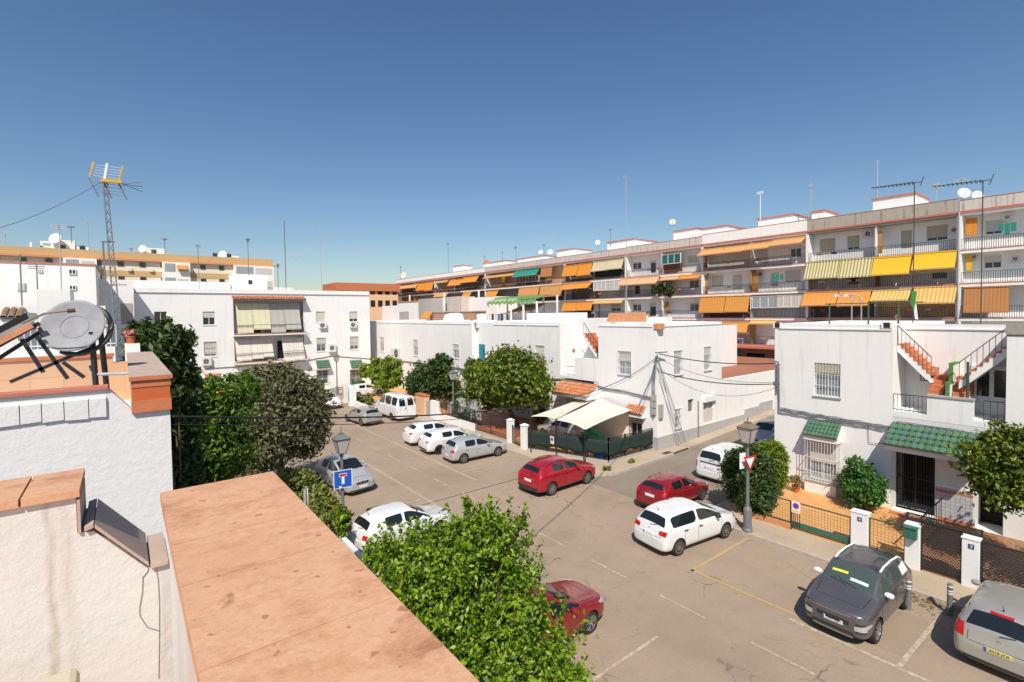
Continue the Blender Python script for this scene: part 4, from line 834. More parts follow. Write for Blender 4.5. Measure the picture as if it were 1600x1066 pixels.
# flat-roof structures behind the row
def roof_box(x0, y0, x1, y1, X, dep, mat, label, name='roof_room', cat='roof room', z0=None, cap=None, tilt=None):
    fr = Fr('X', X); a = fr.rect(x0, y0, x1, y1); z = 8.2 if z0 is None else z0
    t = thing(name, label, cat, (X, (a[0]+a[1])/2, z)); m = MB(); m.fbox(fr, a[0], a[1], -dep, 0, z, a[3]); m.build('wall', mat, t)
    if cap: m = MB(); m.fbox(fr, a[0]-.1, a[1]+.1, -dep-.1, .1, a[3]+.001, a[3]+.14); m.build('roof', cap, t)
    return t
m = thing('low_building', 'long low white building with a flat clay roof behind the row houses', 'building', (47, 48, 0))
q = MB(); q.box(37.3, 25.2, -.1, 48, 110, 8.0); q.build('wall', 'white_plaster', m); q = MB(); q.box(37.3, 25.2, 8.001, 48, 110, 8.1); q.build('roof', 'terracotta_pale', m)
roof_box(597, 478, 622, 503, 40, 3, 'white_plaster', 'small plain white roof room at the far end of the row roofs'); rr = roof_box(622, 472, 654, 503, 38.5, 3, 'white_plaster', 'white roof room capped in orange tile with a grey door', cap='terracotta_pale')
fr_ = Fr('X', 38.5); a = fr_.rect(624.5, 487, 639, 503); MB().fbox(fr_, a[0], a[1], 0, .05, 8.2, a[3]).build('door', 'galv', rr)
roof_box(654, 467, 674, 503, 38, 2, 'corrugated', 'grey corrugated sheet shed on the roof, right of the orange-capped room', 'roof_shed', 'shed'); roof_box(674, 466, 693, 503, 42, 3, 'white_plaster', 'plain white roof wall between corrugated shed and stained wall'); roof_box(693, 464, 717, 503, 41, 3, 'grey_parapet', 'weather-stained grey roof room above the rounded white tank'); roof_box(717, 465, 775, 503, 43, 4, 'white_plaster', 'long white roof room with tall thin white pole in front')
roof_box(672, 488, 738, 505, 36.5, 2.2, 'brown_render', 'low dark brown roof shed with a flat pale cover', 'roof_shed', 'shed', cap='stone_grey')
t = roof_box(823, 489, 915, 506, 36.2, .25, 'white_plaster', 'bare white roof wall with slanted ends above the red stairs', 'roof_wall', 'wall'); roof_box(780, 489, 823, 506, 37.5, .3, 'white_plaster', 'lower white roof wall beside the hanging laundry', 'roof_wall', 'wall')
fr_ = Fr('X', 36.2); a = fr_.rect(664, 487, 676, 497); m = MB(); P = fr_.pt; m.add([P(a[0], 0, a[3]), P(a[1], 0, a[3]), P(a[1], .8, a[2]), P(a[0], .8, a[2]), P(a[0], 0, a[3]-.06), P(a[1], 0, a[3]-.06), P(a[1], .8, a[2]-.06), P(a[0], .8, a[2]-.06)], [(0, 1, 2, 3), (7, 6, 5, 4), (0, 3, 7, 4), (1, 5, 6, 2), (2, 6, 7, 3)])
for u in (a[0], a[1]): m.bar(P(u, .75, 7.9), P(u, .75, a[2]), .05)
tag(m.build('small_awning', 'awn_deep'), 'small orange awning on the dark brown roof shed', 'awning')
a = Fr('X', 35.8).rect(695, 489, 718, 505); m = MB(); uc = (a[0]+a[1])/2; r_ = (a[1]-a[0])/2; m.lathe([(r_, 0), (r_*.98, .5), (r_*.85, a[3]-8.2-.25), (r_*.5, a[3]-8.2-.06), (.001, a[3]-8.2)], (36.6, uc, 8.2), 20); tag(m.build('roof_tank', 'white_plaster', smooth=True), 'rounded white water tank standing in front of the brown roof shed', 'tank')
a = Fr('X', 36).rect(744, 488, 758, 504); m = MB(); uc = (a[0]+a[1])/2; m.lathe([(.001, 0), (.75, 0), (.75, 1.0), (.7, 1.15), (.001, 1.25)], (36.3, uc, 8.15), 18); tag(m.build('roof_tank', 'clean_plaster', smooth=True), 'cylindrical white water tank above the turquoise door', 'tank')
# green pergola awning
fr_ = Fr('X', 37.5); t = thing('pergola', 'green fabric pergola with white posts on the roof in front of the orange awnings', 'pergola', fr_.pt(36, 0, 8)); a = fr_.rect(773, 463, 850, 474); m = MB(); P = fr_.pt
n_ = 22
for k in range(n_):
    ua = a[0]+(a[1]-a[0])*k/n_; ub = a[0]+(a[1]-a[0])*(k+1)/n_; s_ = .12*(k % 2); m.add([P(ua, 0, a[3]-.15), P(ub, 0, a[3]-.15), P(ub, 1.2, a[2]+.35-s_), P(ua, 1.2, a[2]+.35-s_), P(ua, 1.25, a[2]-s_), P(ub, 1.25, a[2]-s_), P(ub, -.05, a[3]), P(ua, -.05, a[3]), P(ub, -2.2, a[3]), P(ua, -2.2, a[3])], [(0, 1, 2, 3), (3, 2, 5, 4), (7, 6, 1, 0), (9, 8, 6, 7)])
m.build('canopy', 'lawn_green', t)
for k in range(5):
    u = a[0]+(a[1]-a[0])*k/4; MB().fbox(fr_, u-.08, u+.08, 1.0, 1.16, 8.1, a[2]+.1).build('post', 'clean_plaster', t); MB().fbox(fr_, u-.08, u+.08, -2.1, -1.94, 8.1, a[3]-.02).build('post', 'clean_plaster', t)
fr_ = Fr('X', 36.8); a = fr_.rect(788, 476, 832, 485); m = MB(); P = fr_.pt; m.add([P(a[0], 0, a[2]), P(a[1], 0, a[2]-.3), P(a[1]-1.5, -2, a[3]), P(a[0], -2, a[3]+.1), P(a[0], 0, a[2]-.08), P(a[1], 0, a[2]-.38), P(a[1]-1.5, -2, a[3]-.08), P(a[0], -2, a[3]+.02)], [(0, 1, 2, 3), (7, 6, 5, 4), (0, 4, 5, 1), (1, 5, 6, 2), (2, 6, 7, 3), (3, 7, 4, 0)])
for u, n_, zz in ((a[0]+.1, -.1, a[2]), (a[1]-.3, -.1, a[2]-.35), (a[1]-1.7, -1.9, a[3]), (a[0]+.1, -1.9, a[3])): m.bar(P(u, n_, 7.9), P(u, n_, zz-.05), .06)
tag(m.build('brown_awning', 'brown_render'), 'sagging brown awning on posts below the green pergola', 'awning')
q = MB(); fr_ = Fr('X', 35.5); z_ = fr_.px(760, 491)[1]
ua, ub = fr_.px(795, 491)[0], fr_.px(762, 491)[0]; q.m('grey_cable').tube([fr_.pt(ua, 0, z_), fr_.pt(ub, 0, z_)], .02, 5)
for k in range(7):
    u = ua+(ub-ua)*(k+.3)/7; q.m(('ink', 'screen_white', 'ink', 'tile_blue', 'screen_white', 'ink', 'curtain')[k]).fbox(fr_, u-.22, u+.2, -.012, .012, z_-.75-.1*(k % 3), z_-.01)
for u in (ua, ub): q.m('galv').fbox(fr_, u-.03, u+.03, -.03, .03, 7.9, z_+.1)
tag(q.build('laundry_line', None), 'laundry drying on a line above the row roofs', 'laundry')
# ------------------------------------------------------------------ long apartment block
AX = 60.0; A = Fr('X', AX); AB = Fr('X', 61.3); DK = Fr('X', 61.3)
LV = [5.25, 8.45, 11.53, 14.55, 18.0]
def awning(parent, x0, x1, y0, y1, mat, out, fr=A, valance=True, name='awning', n0=.06, gap=.03):
    a0, a1 = fr.px(x0, y0, n0), fr.px(x1, y0, n0); u1, u0 = sorted((a0[0], a1[0]))[::-1]; zt = (a0[1]+a1[1])/2; zb = (fr.px(x0, y1, n0+out)[1]+fr.px(x1, y1, n0+out)[1])/2
    P = fr.pt; m = MB(); u0 += gap; u1 -= gap; n = 8; th = .025
    vs = []
    for k in range(n+1):
        t = k/n; nn = n0+out*t; z = zt+(zb-zt)*t-.10*math.sin(math.pi*t)*min(1, out); vs += [P(u0, nn, z), P(u1, nn, z), P(u0, nn-.01, z-th), P(u1, nn-.01, z-th)]
    fs = []
    for k in range(n):
        a = 4*k; fs += [(a, a+1, a+5, a+4), (a+2, a+6, a+7, a+3), (a, a+4, a+6, a+2), (a+1, a+3, a+7, a+5)]
    m.m(mat).add(vs, fs); m.fbox(fr, u0-.05, u1+.05, n0-.06, n0+.06, zt-.02, zt+.10)
    if valance: m.fbox(fr, u0, u1, n0+out-.01, n0+out+.012, zb-.16, zb+.0)
    m.m('white_frame').fbox(fr, u0, u1, n0+out-.03, n0+out-.012, zb-.02, zb+.03)
    if out > .3:
        for u in (u0+.06, u1-.06): m.bar(P(u, n0, zb-.3), P(u, n0+out, zb), .03)
    return m.build(name, None, parent, recalc=False)
def flat(u0, u1, z0, z1, fr, mat, parent, name, n0=0, n1=.05): return MB().fbox(fr, u0, u1, n0, n1, z0, z1).build(name, mat, parent)
def section(x0, x1, label, parapet_mat, ph=1.1, slab_white=True, wins=(), doors=(), acs=(), awns=(), encl=(), shut=(), rail_skip=(), u_override=None, wallm='white_plaster', plants=(), orange_pots=True, backs=()):
    us = sorted((A.px(x0, 400)[0], A.px(x1, 400)[0])) if not u_override else u_override; u0, u1 = us
    b = thing('apartment_block', label, 'apartment block', (AX, (u0+u1)/2, 0), 0, 'sections of the long apartment block')
    ops = [AB.rect(*w[:4]) for w in list(wins)+list(doors)]
    m = MB(); wall(m, AB, u0, u1, -.1, 17.8, ops, .14); m.quad((61.3, u0, -.1), (72, u0, -.1), (72, u0, 18.2), (61.3, u0, 18.2)); m.quad((61.3, u1, -.1), (72, u1, -.1), (72, u1, 18.2), (61.3, u1, 18.2)); m.quad((72, u0, -.1), (72, u1, -.1), (72, u1, 18.2), (72, u0, 18.2)); m.quad((61.3, u0, 18.2), (72, u0, 18.2), (72, u1, 18.2), (61.3, u1, 18.2)); m.build('wall', wallm, b)
    for z in LV:
        m = MB(); top = z == LV[-1]; m.m('white_plaster' if slab_white else 'concrete').fbox(A, u0, u1, -1.29, 0, z-.28, z)
        if top: m.m('red_coping').fbox(A, u0, u1, .0, .10, z-.08, z+.10)
        elif orange_pots: m.m('red_coping').fbox(A, u0, u1, .0, .035, z-.02, z+.06)
        m.build('roof_slab' if top else 'floor_slab', None, b)
    m = MB(); m.m(parapet_mat).fbox(A, u0, u1, -.2, .02, 18.101, 18.1+ph); m.m('red_coping').fbox(A, u0, u1, -.24, .05, 18.101+ph, 18.15+ph); m.build('roof_parapet', None, b)
    for u in (u0, u1-.14): MB().fbox(A, u, u+.14, -1.29, -.02, LV[0], 17.7).build('side_fin', wallm, b)
    for i, z in enumerate(LV[:-1]):
        if i in rail_skip: continue
        railing(A, u0+.15, u1-.15, -.05, z+.06, 1.0, 'dark_iron', b, .15, thick=.032)
    for (i, c, d, mt) in backs:  # back wall panels: wall colours, recess shade put into the dark tones
        MB().fbox(AB, A.px(d, 400)[0], A.px(c, 400)[0], .0, .012, LV[i]+.005, LV[i+1]-.285).build('balcony_tint_shade_panel', mt, b)
    for w in wins: window(b, AB, AB.rect(*w[:4]), .12, shutter=w[4] if len(w) > 4 else .9, sill=True, sm='shutter_tan' if len(w) > 5 else 'shutter', mull=1)
    for f in (.5,) if u1-u0 < 30 else (.5, .75):
        u = u0+(u1-u0)*f
        for i in range(4): MB().fbox(A, u-.06, u+.06, -1.28, -.12, LV[i]+.005, LV[i+1]-.285).build('balcony_divider', wallm if i % 2 else 'ochre_wood', b)
    gr = random.Random(int(u0*10))
    for i in range(4):
        for k in range(3):
            u = gr.uniform(u0+.6, u1-.9); MB().fbox(A, u, u+gr.uniform(.4, .8), -.02, .16, LV[i]+.72, LV[i]+.90).build('planter_box', gr.choice(['terracotta', 'brown_wood', 'stone_grey']), b)
    for w in doors: window(b, AB, AB.rect(*w[:4]), .12, shutter=w[4] if len(w) > 4 else .6, sill=False, mull=0, name='balcony_door', sm='shutter_tan' if len(w) > 5 else 'shutter')
    for a in acs: aircon(b, AB, AB.rect(*a), dep=.32)
    for a in awns: awning(b, *a)
    for (a, b0, c, d, mt, nm) in encl:
        r = A.rect(a, b0, c, d); m = MB(); m.m(mt).fbox(A, r[0], r[1], -.12, -.04, r[2], r[3]); k = max(2, round((r[1]-r[0])/.9))
        for i in range(k+1): u = r[0]+(r[1]-r[0])*i/k; m.m('white_frame').fbox(A, u-.03, u+.03, -.14, .0, r[2], r[3])
        m.fbox(A, r[0], r[1], -.14, .0, r[2]-.03, r[2]+.03).fbox(A, r[0], r[1], -.14, .0, r[3]-.05, r[3]); m.build(nm, None, b)
    for (a, b0, c, d, mt) in shut: r = A.rect(a, b0, c, d); flat(r[0], r[1], r[2], r[3], A, mt, b, 'shutter_panel', -.5, -.45)
    return b, u0, u1
bA, _, uA = section(1505, 1700, 'right-end section of the apartment block with a brown striped awning, cut by the edge', 'grey_parapet', .95, wins=((1540, 344, 1566, 366, .8), (1538, 399, 1565, 419, .55)), acs=((1568, 334, 1579, 346), (1517, 397, 1527, 407), (1580, 400, 1592, 410)), awns=((1506, 1578, 449, 486, 'awn_brown', .25),), shut=((1507, 340, 1525, 367, 'awn_deep'), (1508, 397, 1517, 422, 'awn_yellow')), u_override=(-30, A.px(1499, 400)[0]))
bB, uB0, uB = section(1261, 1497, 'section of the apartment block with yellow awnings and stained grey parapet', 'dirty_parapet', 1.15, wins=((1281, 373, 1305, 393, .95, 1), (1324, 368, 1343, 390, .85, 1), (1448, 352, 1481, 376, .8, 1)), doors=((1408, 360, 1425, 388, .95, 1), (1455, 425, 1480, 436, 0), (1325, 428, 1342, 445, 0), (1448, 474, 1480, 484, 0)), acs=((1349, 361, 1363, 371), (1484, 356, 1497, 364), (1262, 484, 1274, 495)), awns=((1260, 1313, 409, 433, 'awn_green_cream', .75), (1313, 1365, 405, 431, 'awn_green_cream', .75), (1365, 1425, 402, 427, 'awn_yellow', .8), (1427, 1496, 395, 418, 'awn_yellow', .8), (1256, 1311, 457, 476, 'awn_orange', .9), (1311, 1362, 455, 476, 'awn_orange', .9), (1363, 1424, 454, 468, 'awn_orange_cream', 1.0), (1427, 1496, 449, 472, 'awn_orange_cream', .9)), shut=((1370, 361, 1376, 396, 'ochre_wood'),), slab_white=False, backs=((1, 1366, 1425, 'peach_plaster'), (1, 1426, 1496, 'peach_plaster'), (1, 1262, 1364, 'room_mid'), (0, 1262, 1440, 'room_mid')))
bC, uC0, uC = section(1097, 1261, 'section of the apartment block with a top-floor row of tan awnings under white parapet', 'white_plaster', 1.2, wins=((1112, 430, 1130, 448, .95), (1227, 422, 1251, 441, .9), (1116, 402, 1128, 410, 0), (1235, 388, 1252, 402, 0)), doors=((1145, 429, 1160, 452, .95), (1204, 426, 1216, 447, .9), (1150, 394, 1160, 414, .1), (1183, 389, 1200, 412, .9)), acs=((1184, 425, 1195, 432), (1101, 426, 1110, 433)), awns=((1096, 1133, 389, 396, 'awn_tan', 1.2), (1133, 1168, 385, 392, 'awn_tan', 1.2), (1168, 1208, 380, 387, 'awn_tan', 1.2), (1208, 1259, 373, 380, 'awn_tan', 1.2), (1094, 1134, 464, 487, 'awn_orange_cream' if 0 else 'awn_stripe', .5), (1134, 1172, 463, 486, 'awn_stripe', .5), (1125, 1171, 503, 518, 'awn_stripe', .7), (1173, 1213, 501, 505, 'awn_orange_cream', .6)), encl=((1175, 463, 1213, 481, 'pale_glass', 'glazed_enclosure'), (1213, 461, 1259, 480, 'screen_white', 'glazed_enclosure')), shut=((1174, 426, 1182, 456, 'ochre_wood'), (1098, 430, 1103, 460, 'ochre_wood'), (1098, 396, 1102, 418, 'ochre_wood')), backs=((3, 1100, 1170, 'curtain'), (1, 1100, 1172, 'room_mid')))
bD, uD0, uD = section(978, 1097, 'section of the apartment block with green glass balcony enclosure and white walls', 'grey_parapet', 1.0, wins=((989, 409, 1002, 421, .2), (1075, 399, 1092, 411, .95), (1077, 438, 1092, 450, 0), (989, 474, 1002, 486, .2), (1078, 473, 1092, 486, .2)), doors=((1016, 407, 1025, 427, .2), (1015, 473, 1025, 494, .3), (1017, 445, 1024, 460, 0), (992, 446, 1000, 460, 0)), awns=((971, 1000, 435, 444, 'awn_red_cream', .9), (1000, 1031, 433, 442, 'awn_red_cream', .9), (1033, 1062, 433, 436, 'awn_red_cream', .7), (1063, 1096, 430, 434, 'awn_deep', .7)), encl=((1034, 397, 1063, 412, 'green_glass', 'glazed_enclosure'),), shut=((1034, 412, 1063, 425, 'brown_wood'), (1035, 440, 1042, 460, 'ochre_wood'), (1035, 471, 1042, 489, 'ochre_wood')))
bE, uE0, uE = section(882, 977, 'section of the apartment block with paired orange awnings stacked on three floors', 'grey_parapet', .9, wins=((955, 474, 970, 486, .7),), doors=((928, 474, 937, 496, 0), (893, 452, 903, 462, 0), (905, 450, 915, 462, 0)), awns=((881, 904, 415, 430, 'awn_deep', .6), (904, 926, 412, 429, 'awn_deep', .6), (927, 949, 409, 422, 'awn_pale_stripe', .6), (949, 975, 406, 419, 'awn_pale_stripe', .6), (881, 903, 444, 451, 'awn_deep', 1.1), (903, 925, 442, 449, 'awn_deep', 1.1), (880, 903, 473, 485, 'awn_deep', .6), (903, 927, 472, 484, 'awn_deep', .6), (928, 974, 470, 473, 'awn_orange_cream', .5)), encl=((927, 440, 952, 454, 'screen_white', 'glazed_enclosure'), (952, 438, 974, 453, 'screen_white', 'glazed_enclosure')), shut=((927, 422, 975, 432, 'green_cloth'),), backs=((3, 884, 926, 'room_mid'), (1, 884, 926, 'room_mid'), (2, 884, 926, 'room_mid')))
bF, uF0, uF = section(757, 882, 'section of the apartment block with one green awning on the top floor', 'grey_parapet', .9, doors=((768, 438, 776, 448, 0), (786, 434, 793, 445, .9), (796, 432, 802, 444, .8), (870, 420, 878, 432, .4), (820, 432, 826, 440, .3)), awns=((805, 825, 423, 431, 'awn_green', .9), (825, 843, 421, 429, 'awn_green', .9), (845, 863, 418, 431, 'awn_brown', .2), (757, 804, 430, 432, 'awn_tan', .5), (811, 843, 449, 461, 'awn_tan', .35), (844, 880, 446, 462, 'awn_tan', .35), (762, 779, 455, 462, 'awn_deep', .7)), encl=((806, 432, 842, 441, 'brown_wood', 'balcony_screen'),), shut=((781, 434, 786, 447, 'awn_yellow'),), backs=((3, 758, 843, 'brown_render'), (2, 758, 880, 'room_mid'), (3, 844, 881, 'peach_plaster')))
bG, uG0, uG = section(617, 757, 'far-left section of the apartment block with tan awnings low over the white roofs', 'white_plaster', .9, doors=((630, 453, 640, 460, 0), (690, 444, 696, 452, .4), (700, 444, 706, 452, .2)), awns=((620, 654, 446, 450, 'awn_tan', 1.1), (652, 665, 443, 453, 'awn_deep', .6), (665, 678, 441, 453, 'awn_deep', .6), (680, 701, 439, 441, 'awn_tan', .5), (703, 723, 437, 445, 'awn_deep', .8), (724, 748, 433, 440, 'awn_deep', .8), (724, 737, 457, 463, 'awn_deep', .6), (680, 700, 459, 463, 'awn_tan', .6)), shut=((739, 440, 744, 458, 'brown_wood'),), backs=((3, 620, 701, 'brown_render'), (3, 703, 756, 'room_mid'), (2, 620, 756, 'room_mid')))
m = MB(); m.tube([A.pt(uB0-.05, .12, 8), A.pt(uB0-.05, .12, 18)], .07, 6); m.build('drain_pipe', 'leaf' if 0 else 'sign_grey', bA)
for x0, x1, y, z_i, lab in ((1205, 1225, 424, 2, 'laundry hanging on the middle balcony under the long row of tan awnings'), (1560, 1590, 345, 3, 'laundry hanging on the top balcony at the right edge'), (1036, 1056, 436, 2, 'laundry hanging on the balcony right of the leafy balcony plants')):
    ua, ub = A.px(x1, y)[0], A.px(x0, y)[0]; z = LV[z_i]+2.0; q = MB(); q.m('grey_cable').tube([A.pt(ua, .02, z), A.pt(ub, .02, z)], .015, 5); gr = random.Random(x0); n = max(3, int((ub-ua)/.42))
    for k in range(n):
        u = ua+(ub-ua)*(k+.15)/n; q.m(gr.choice(['screen_white', 'tile_blue', 'curtain', 'terracotta', 'ink', 'awn_green'])).fbox(A, u, u+.34, .01, .03, z-gr.uniform(.5, .95), z-.01)
    tag(q.build('laundry', None), lab, 'laundry')
# ground-floor shop seen down the side street
fr_ = Fr('X', 58.2); t = thing('shopfront', 'brown shop front with yellow and green awning at the end of the side street', 'shop', (58.2, 30, 0))
r = fr_.rect(1127, 545, 1230, 580); m = MB(); m.m('brown_render').box(58.2, 16, -.1, 59.9, 40, 4.95); m.m('room_dark').fbox(fr_, *fr_.rect(1167, 550, 1195, 575)[:2], 0, .03, *fr_.rect(1167, 552, 1195, 575)[2:]); m.build('front', None, t)
awning(t, 1120, 1133, 547, 558, 'awn_yellow', .9, fr_); awning(t, 1133, 1156, 547, 558, 'awn_green', .9, fr_)
m = MB(); m.m('red_coping').box(57.2, 16, 4.96, 59.9, 40, 5.2); m.build('ledge', None, t)
# stairheads on the roofs
def stairhead(x0, x1, y0, X, dep, label, mat='white_plaster'):
    fr = Fr('X', X); a = fr.rect(x0, y0, x1, y0+10); t = thing('stair_head', label, 'roof room', (X, (a[0]+a[1])/2, 18.2), 0, 'stairheads on the apartment roofs'); m = MB(); m.fbox(fr, a[0], a[1], -dep, 0, 18.2, a[3]); m.build('wall', mat, t); m = MB(); m.fbox(fr, a[0]-.12, a[1]+.12, -dep-.12, .12, a[3]+.001, a[3]+.16); m.build('roof', 'red_coping', t)
stairhead(1364, 1430, 308, 64, 5, 'highest white stairhead with pink edge, behind the bare white antenna mast'); stairhead(1268, 1288, 331, 64, 4, 'small white stairhead touching the stained grey parapet'); stairhead(1183, 1240, 340, 65, 5, 'white stairhead above the long row of tan awnings'); stairhead(1052, 1090, 360, 65, 5, 'white stairhead left of the white parapet, above the green glass'); stairhead(1097, 1135, 356, 65, 5, 'wide white stairhead meeting the white parapet'); stairhead(949, 990, 377, 65, 6, 'white stairhead beside the tallest thin pole'); stairhead(870, 895, 391, 65, 5, 'stairhead with pale edge above the paired orange awnings'); stairhead(806, 850, 403, 66, 5, 'long low stairhead above the green awning'); stairhead(708, 722, 416, 66, 3, 'narrow far stairhead beside a thin dark pole'); stairhead(756, 790, 410, 66, 3, 'low far stairhead with an orange chimney beside it')
# far orange building at the end
t = thing('apartment_block', 'distant peach apartment block with a rust-red roof band behind the white flats', 'apartment block', (50, 120, 0))
fr_ = Fr('Y', 120); a = fr_.rect(527, 443, 622, 480); m = MB(); m.m('peach_plaster').fbox(fr_, a[0], a[1], -10, 0, -.1, a[3]-1.9); m.m('terracotta').fbox(fr_, a[0]-.3, a[1]+.3, -10, .5, a[3]-1.9, a[3]); m.build('wall', None, t)
m = MB(); P = fr_.pt
for k in range(8):
    for z in (12.5, 15.6): u = a[0]+1+k*(a[1]-a[0]-2)/7; MB().fbox(fr_, u-.6, u+.6, .0, .06, z-1, z+.6).build('window', 'house_glass', t)
# ------------------------------------------------------------------ three-storey flats closing the street
LY = 64.0; L_ = Fr('Y', LY); LB = Fr('Y', LY+1.3)
t = thing('apartment_block', 'white three-storey flats with cream and grey balcony blinds, closing the end of the street', 'apartment block', (13, LY, 0)); FL = t
uL, uR = L_.px(209, 460)[0], L_.px(577, 462)[0]; b0, b1 = L_.px(365, 500)[0], L_.px(474, 500)[0]
W1 = [(241, 487, 261, 507, 0), (317, 487, 336, 508, .45), (494, 487, 508, 504, .95), (546, 487, 559, 503, .7), (319, 534, 338, 557, .85), (495, 528, 509, 549, .5), (547, 526, 560, 546, .7), (495, 575, 513, 600, .2), (547, 573, 566, 598, .2)]
ops = [L_.rect(*w[:4]) for w in W1]; bal = [(b0, b1, 7.45, 11.3), (b0, b1, 4.2, 7.2)]
m = MB(); wall(m, L_, uL, uR, -.1, 12.05, ops+bal, .2); wall(m, LB, b0-.2, b1+.2, 4.0, 11.5, []); m.quad((uL, LY, -.1), (uL, LY+10, -.1), (uL, LY+10, 12.05), (uL, LY, 12.05)); m.quad((uR, LY, -.1), (uR, LY+10, -.1), (uR, LY+10, 12.05), (uR, LY, 12.05)); m.quad((uL, LY, 12.05), (uR, LY, 12.05), (uR, LY+10, 12.05), (uL, LY+10, 12.05))
for u in (b0, b1): m.quad((u, LY, 4.2), (u, LY+1.3, 4.2), (u, LY+1.3, 11.3), (u, LY, 11.3))
m.build('wall', 'clean_plaster', t)
m = MB(); m.fbox(L_, uL, uR, -.25, 0, 12.051, 12.55); m.build('roof_parapet', 'clean_plaster', t); MB().fbox(L_, uL, uR, 0, .09, 12.0, 12.09).build('roof_moulding', 'stone_grey', t)
m = MB(); wx = L_.px(430, 455)[0]; m.fbox(Fr('Y', LY+5), uL, L_.px(372, 455)[0], -3, 0, 12.06, 13.6).fbox(Fr('Y', LY+4), L_.px(374, 440)[0], wx, -3, 0, 12.06, 14.6).fbox(Fr('Y', LY+5), wx, L_.px(475, 440)[0], -3, 0, 12.06, 13.1); m.build('roof_room', 'white_plaster', t)
fr_ = Fr('Y', LY+4); r = fr_.rect(388, 438, 394, 444); MB().fbox(fr_, *r[:2], 0, .05, *r[2:]).build('roof_window', 'house_glass', t)
for w in W1: window(t, L_, L_.rect(*w[:4]), .18, shutter=w[4], sill=True, grille='white_iron' if w[1] > 520 else None, gout=.03)
for a in ((498, 504, 509, 513), (546, 503, 556, 512), (513, 537, 524, 550), (316, 558, 330, 571)): aircon(t, L_, L_.rect(*a), dep=.35)
pent(t, L_, b0-.15, b1+.15, 11.75, 11.35, .9, 'clay_tiles', pitch=.3, cheeks=None, ntile=3)
for z in (7.2, 4.0):
    m = MB(); m.m('white_plaster').fbox(L_, b0-.15, b1+.15, -1.29, .85, z, z+.26); m.m('terracotta').fbox(L_, b0-.15, b1+.15, .85, .88, z+.18, z+.27); m.build('balcony_slab', None, t); railing(L_, b0, b1, .78, z+.26, 1.0, 'dark_iron', t, .14, thick=.02)
for a in ((368, 393, 476, 519, 'awn_cream', .9), (393, 420, 476, 513, 'awn_cream', .9), (420, 443, 476, 518, 'awn_grey', .9), (443, 467, 476, 513, 'awn_grey', .9), (367, 391, 533, 562, 'awn_white', .9), (391, 409, 533, 559, 'awn_white', .9), (409, 425, 533, 556, 'awn_white', .9), (440, 457, 529, 563, 'awn_white', .9), (457, 473, 529, 561, 'awn_white', .9)): awning(t, *a, L_, True, 'balcony_blind', .02, .01)
for z in (7.5, 4.3):
    for u in (b0+2.2, b0+5.6): MB().fbox(LB, u-.8, u+.8, 0, .05, z, z+2.1).build('balcony_door', 'room_dark', t)
pent(t, L_, *L_.rect(319, 575, 343, 583)[:2], 3.1, 2.5, .6, 'clay_tiles', pitch=.25)
for x0, x1 in ((493, 514), (546, 565)): a = L_.rect(x0, 563, x1, 572); pent(t, L_, a[0], a[1], a[3], a[2]-.1, .6, 'glazed_green', pitch=.25)
m = MB(); m.m('room_dark').fbox(L_, *L_.rect(373, 582, 395, 600)[:2], -.1, .02, .1, 2.4); m.m('clean_plaster').fbox(L_, *L_.rect(371, 577, 400, 583)[:2], 0, .5, 2.45, 2.6); m.m('ink').fbox(L_, *L_.rect(379, 574, 390, 583)[:2], 0, .04, 2.75, 3.35); m.build('entrance', None, t)
# left neighbour flats and distant long block
fr_ = Fr('Y', 50.0); t = thing('building', 'white gabled flat-roof building at left with one dark window, behind the dish', 'building', (-5, 50, 0)); a = fr_.rect(-60, 412, 150, 470); m = MB(); m.fbox(fr_, -22, a[1], -10, 0, -.1, a[3]); m.build('wall', 'white_plaster', t)
m = MB(); m.fbox(fr_, -22, a[1]+.05, -10, .06, a[3]+.001, a[3]+.12); m.build('coping', 'red_coping', t)
for r, gr in (((107, 421, 119, 429), None), ((28, 443, 39, 454), 'white_iron'), ((59, 421, 66, 426), None), ((108, 446, 119, 453), None)): window(t, fr_, fr_.rect(*r), -.02, shutter=0 if gr is None else .9, grille=gr, sill=False)
fr_ = Fr('Y', 56.0); t = thing('building', 'white flat building between the gabled one and the balcony flats, with a concrete-block wall', 'building', (0, 56, 0)); m = MB(); u1_ = fr_.px(208, 450)[0]; m.m('white_plaster').fbox(fr_, -5, u1_, -7.9, 0, -.1, fr_.px(180, 437)[1]); r = fr_.rect(189, 474, 207, 507); m.m('block_wall').fbox(fr_, r[0], r[1], 0, .05, r[2], r[3]); m.build('wall', None, t)
fr_ = Fr('Y', 38.0); t = thing('house', 'low white house with old brown roof tiles at the left edge, behind the dish', 'house', (-3, 38, 0)); r = fr_.rect(-40, 478, 165, 500); m = MB(); m.m('white_plaster').fbox(fr_, -14, r[1], -8, 0, -.1, r[3]).fbox(fr_, fr_.px(58, 470)[0], fr_.px(110, 470)[0], -3, .0, r[3], r[3]+.9); m.m('terracotta').fbox(fr_, -14, r[1], -.05, .02, r[3]-1.3, r[3]-1.2); m.build('wall', None, t); m = MB(); a = fr_.rect(5, 482, 40, 490); pent(t, fr_, a[0], a[1], a[3], a[2]-.2, 1.2, 'old_tiles', pitch=.3, name='roof')
BY = 130.0; fr_ = Fr('Y', BY); t = thing('apartment_block', 'long distant apartment block in cream and ochre bands with an orange roof edge', 'apartment block', (0, BY, 0)); zt = fr_.px(200, 401)[1]; ua, ub = -60, fr_.px(426, 430)[0]; fl = 3.0
m = MB(); m.m('cream_plaster').fbox(fr_, ua, ub, -14, 0, -.1, zt-.9); m.m('terracotta_pale').fbox(fr_, ua, ub+.5, -14, .7, zt-.9, zt-.5); m.m('ochre_plaster').fbox(fr_, ua, ub, -14, .25, zt-.5, zt+.9)
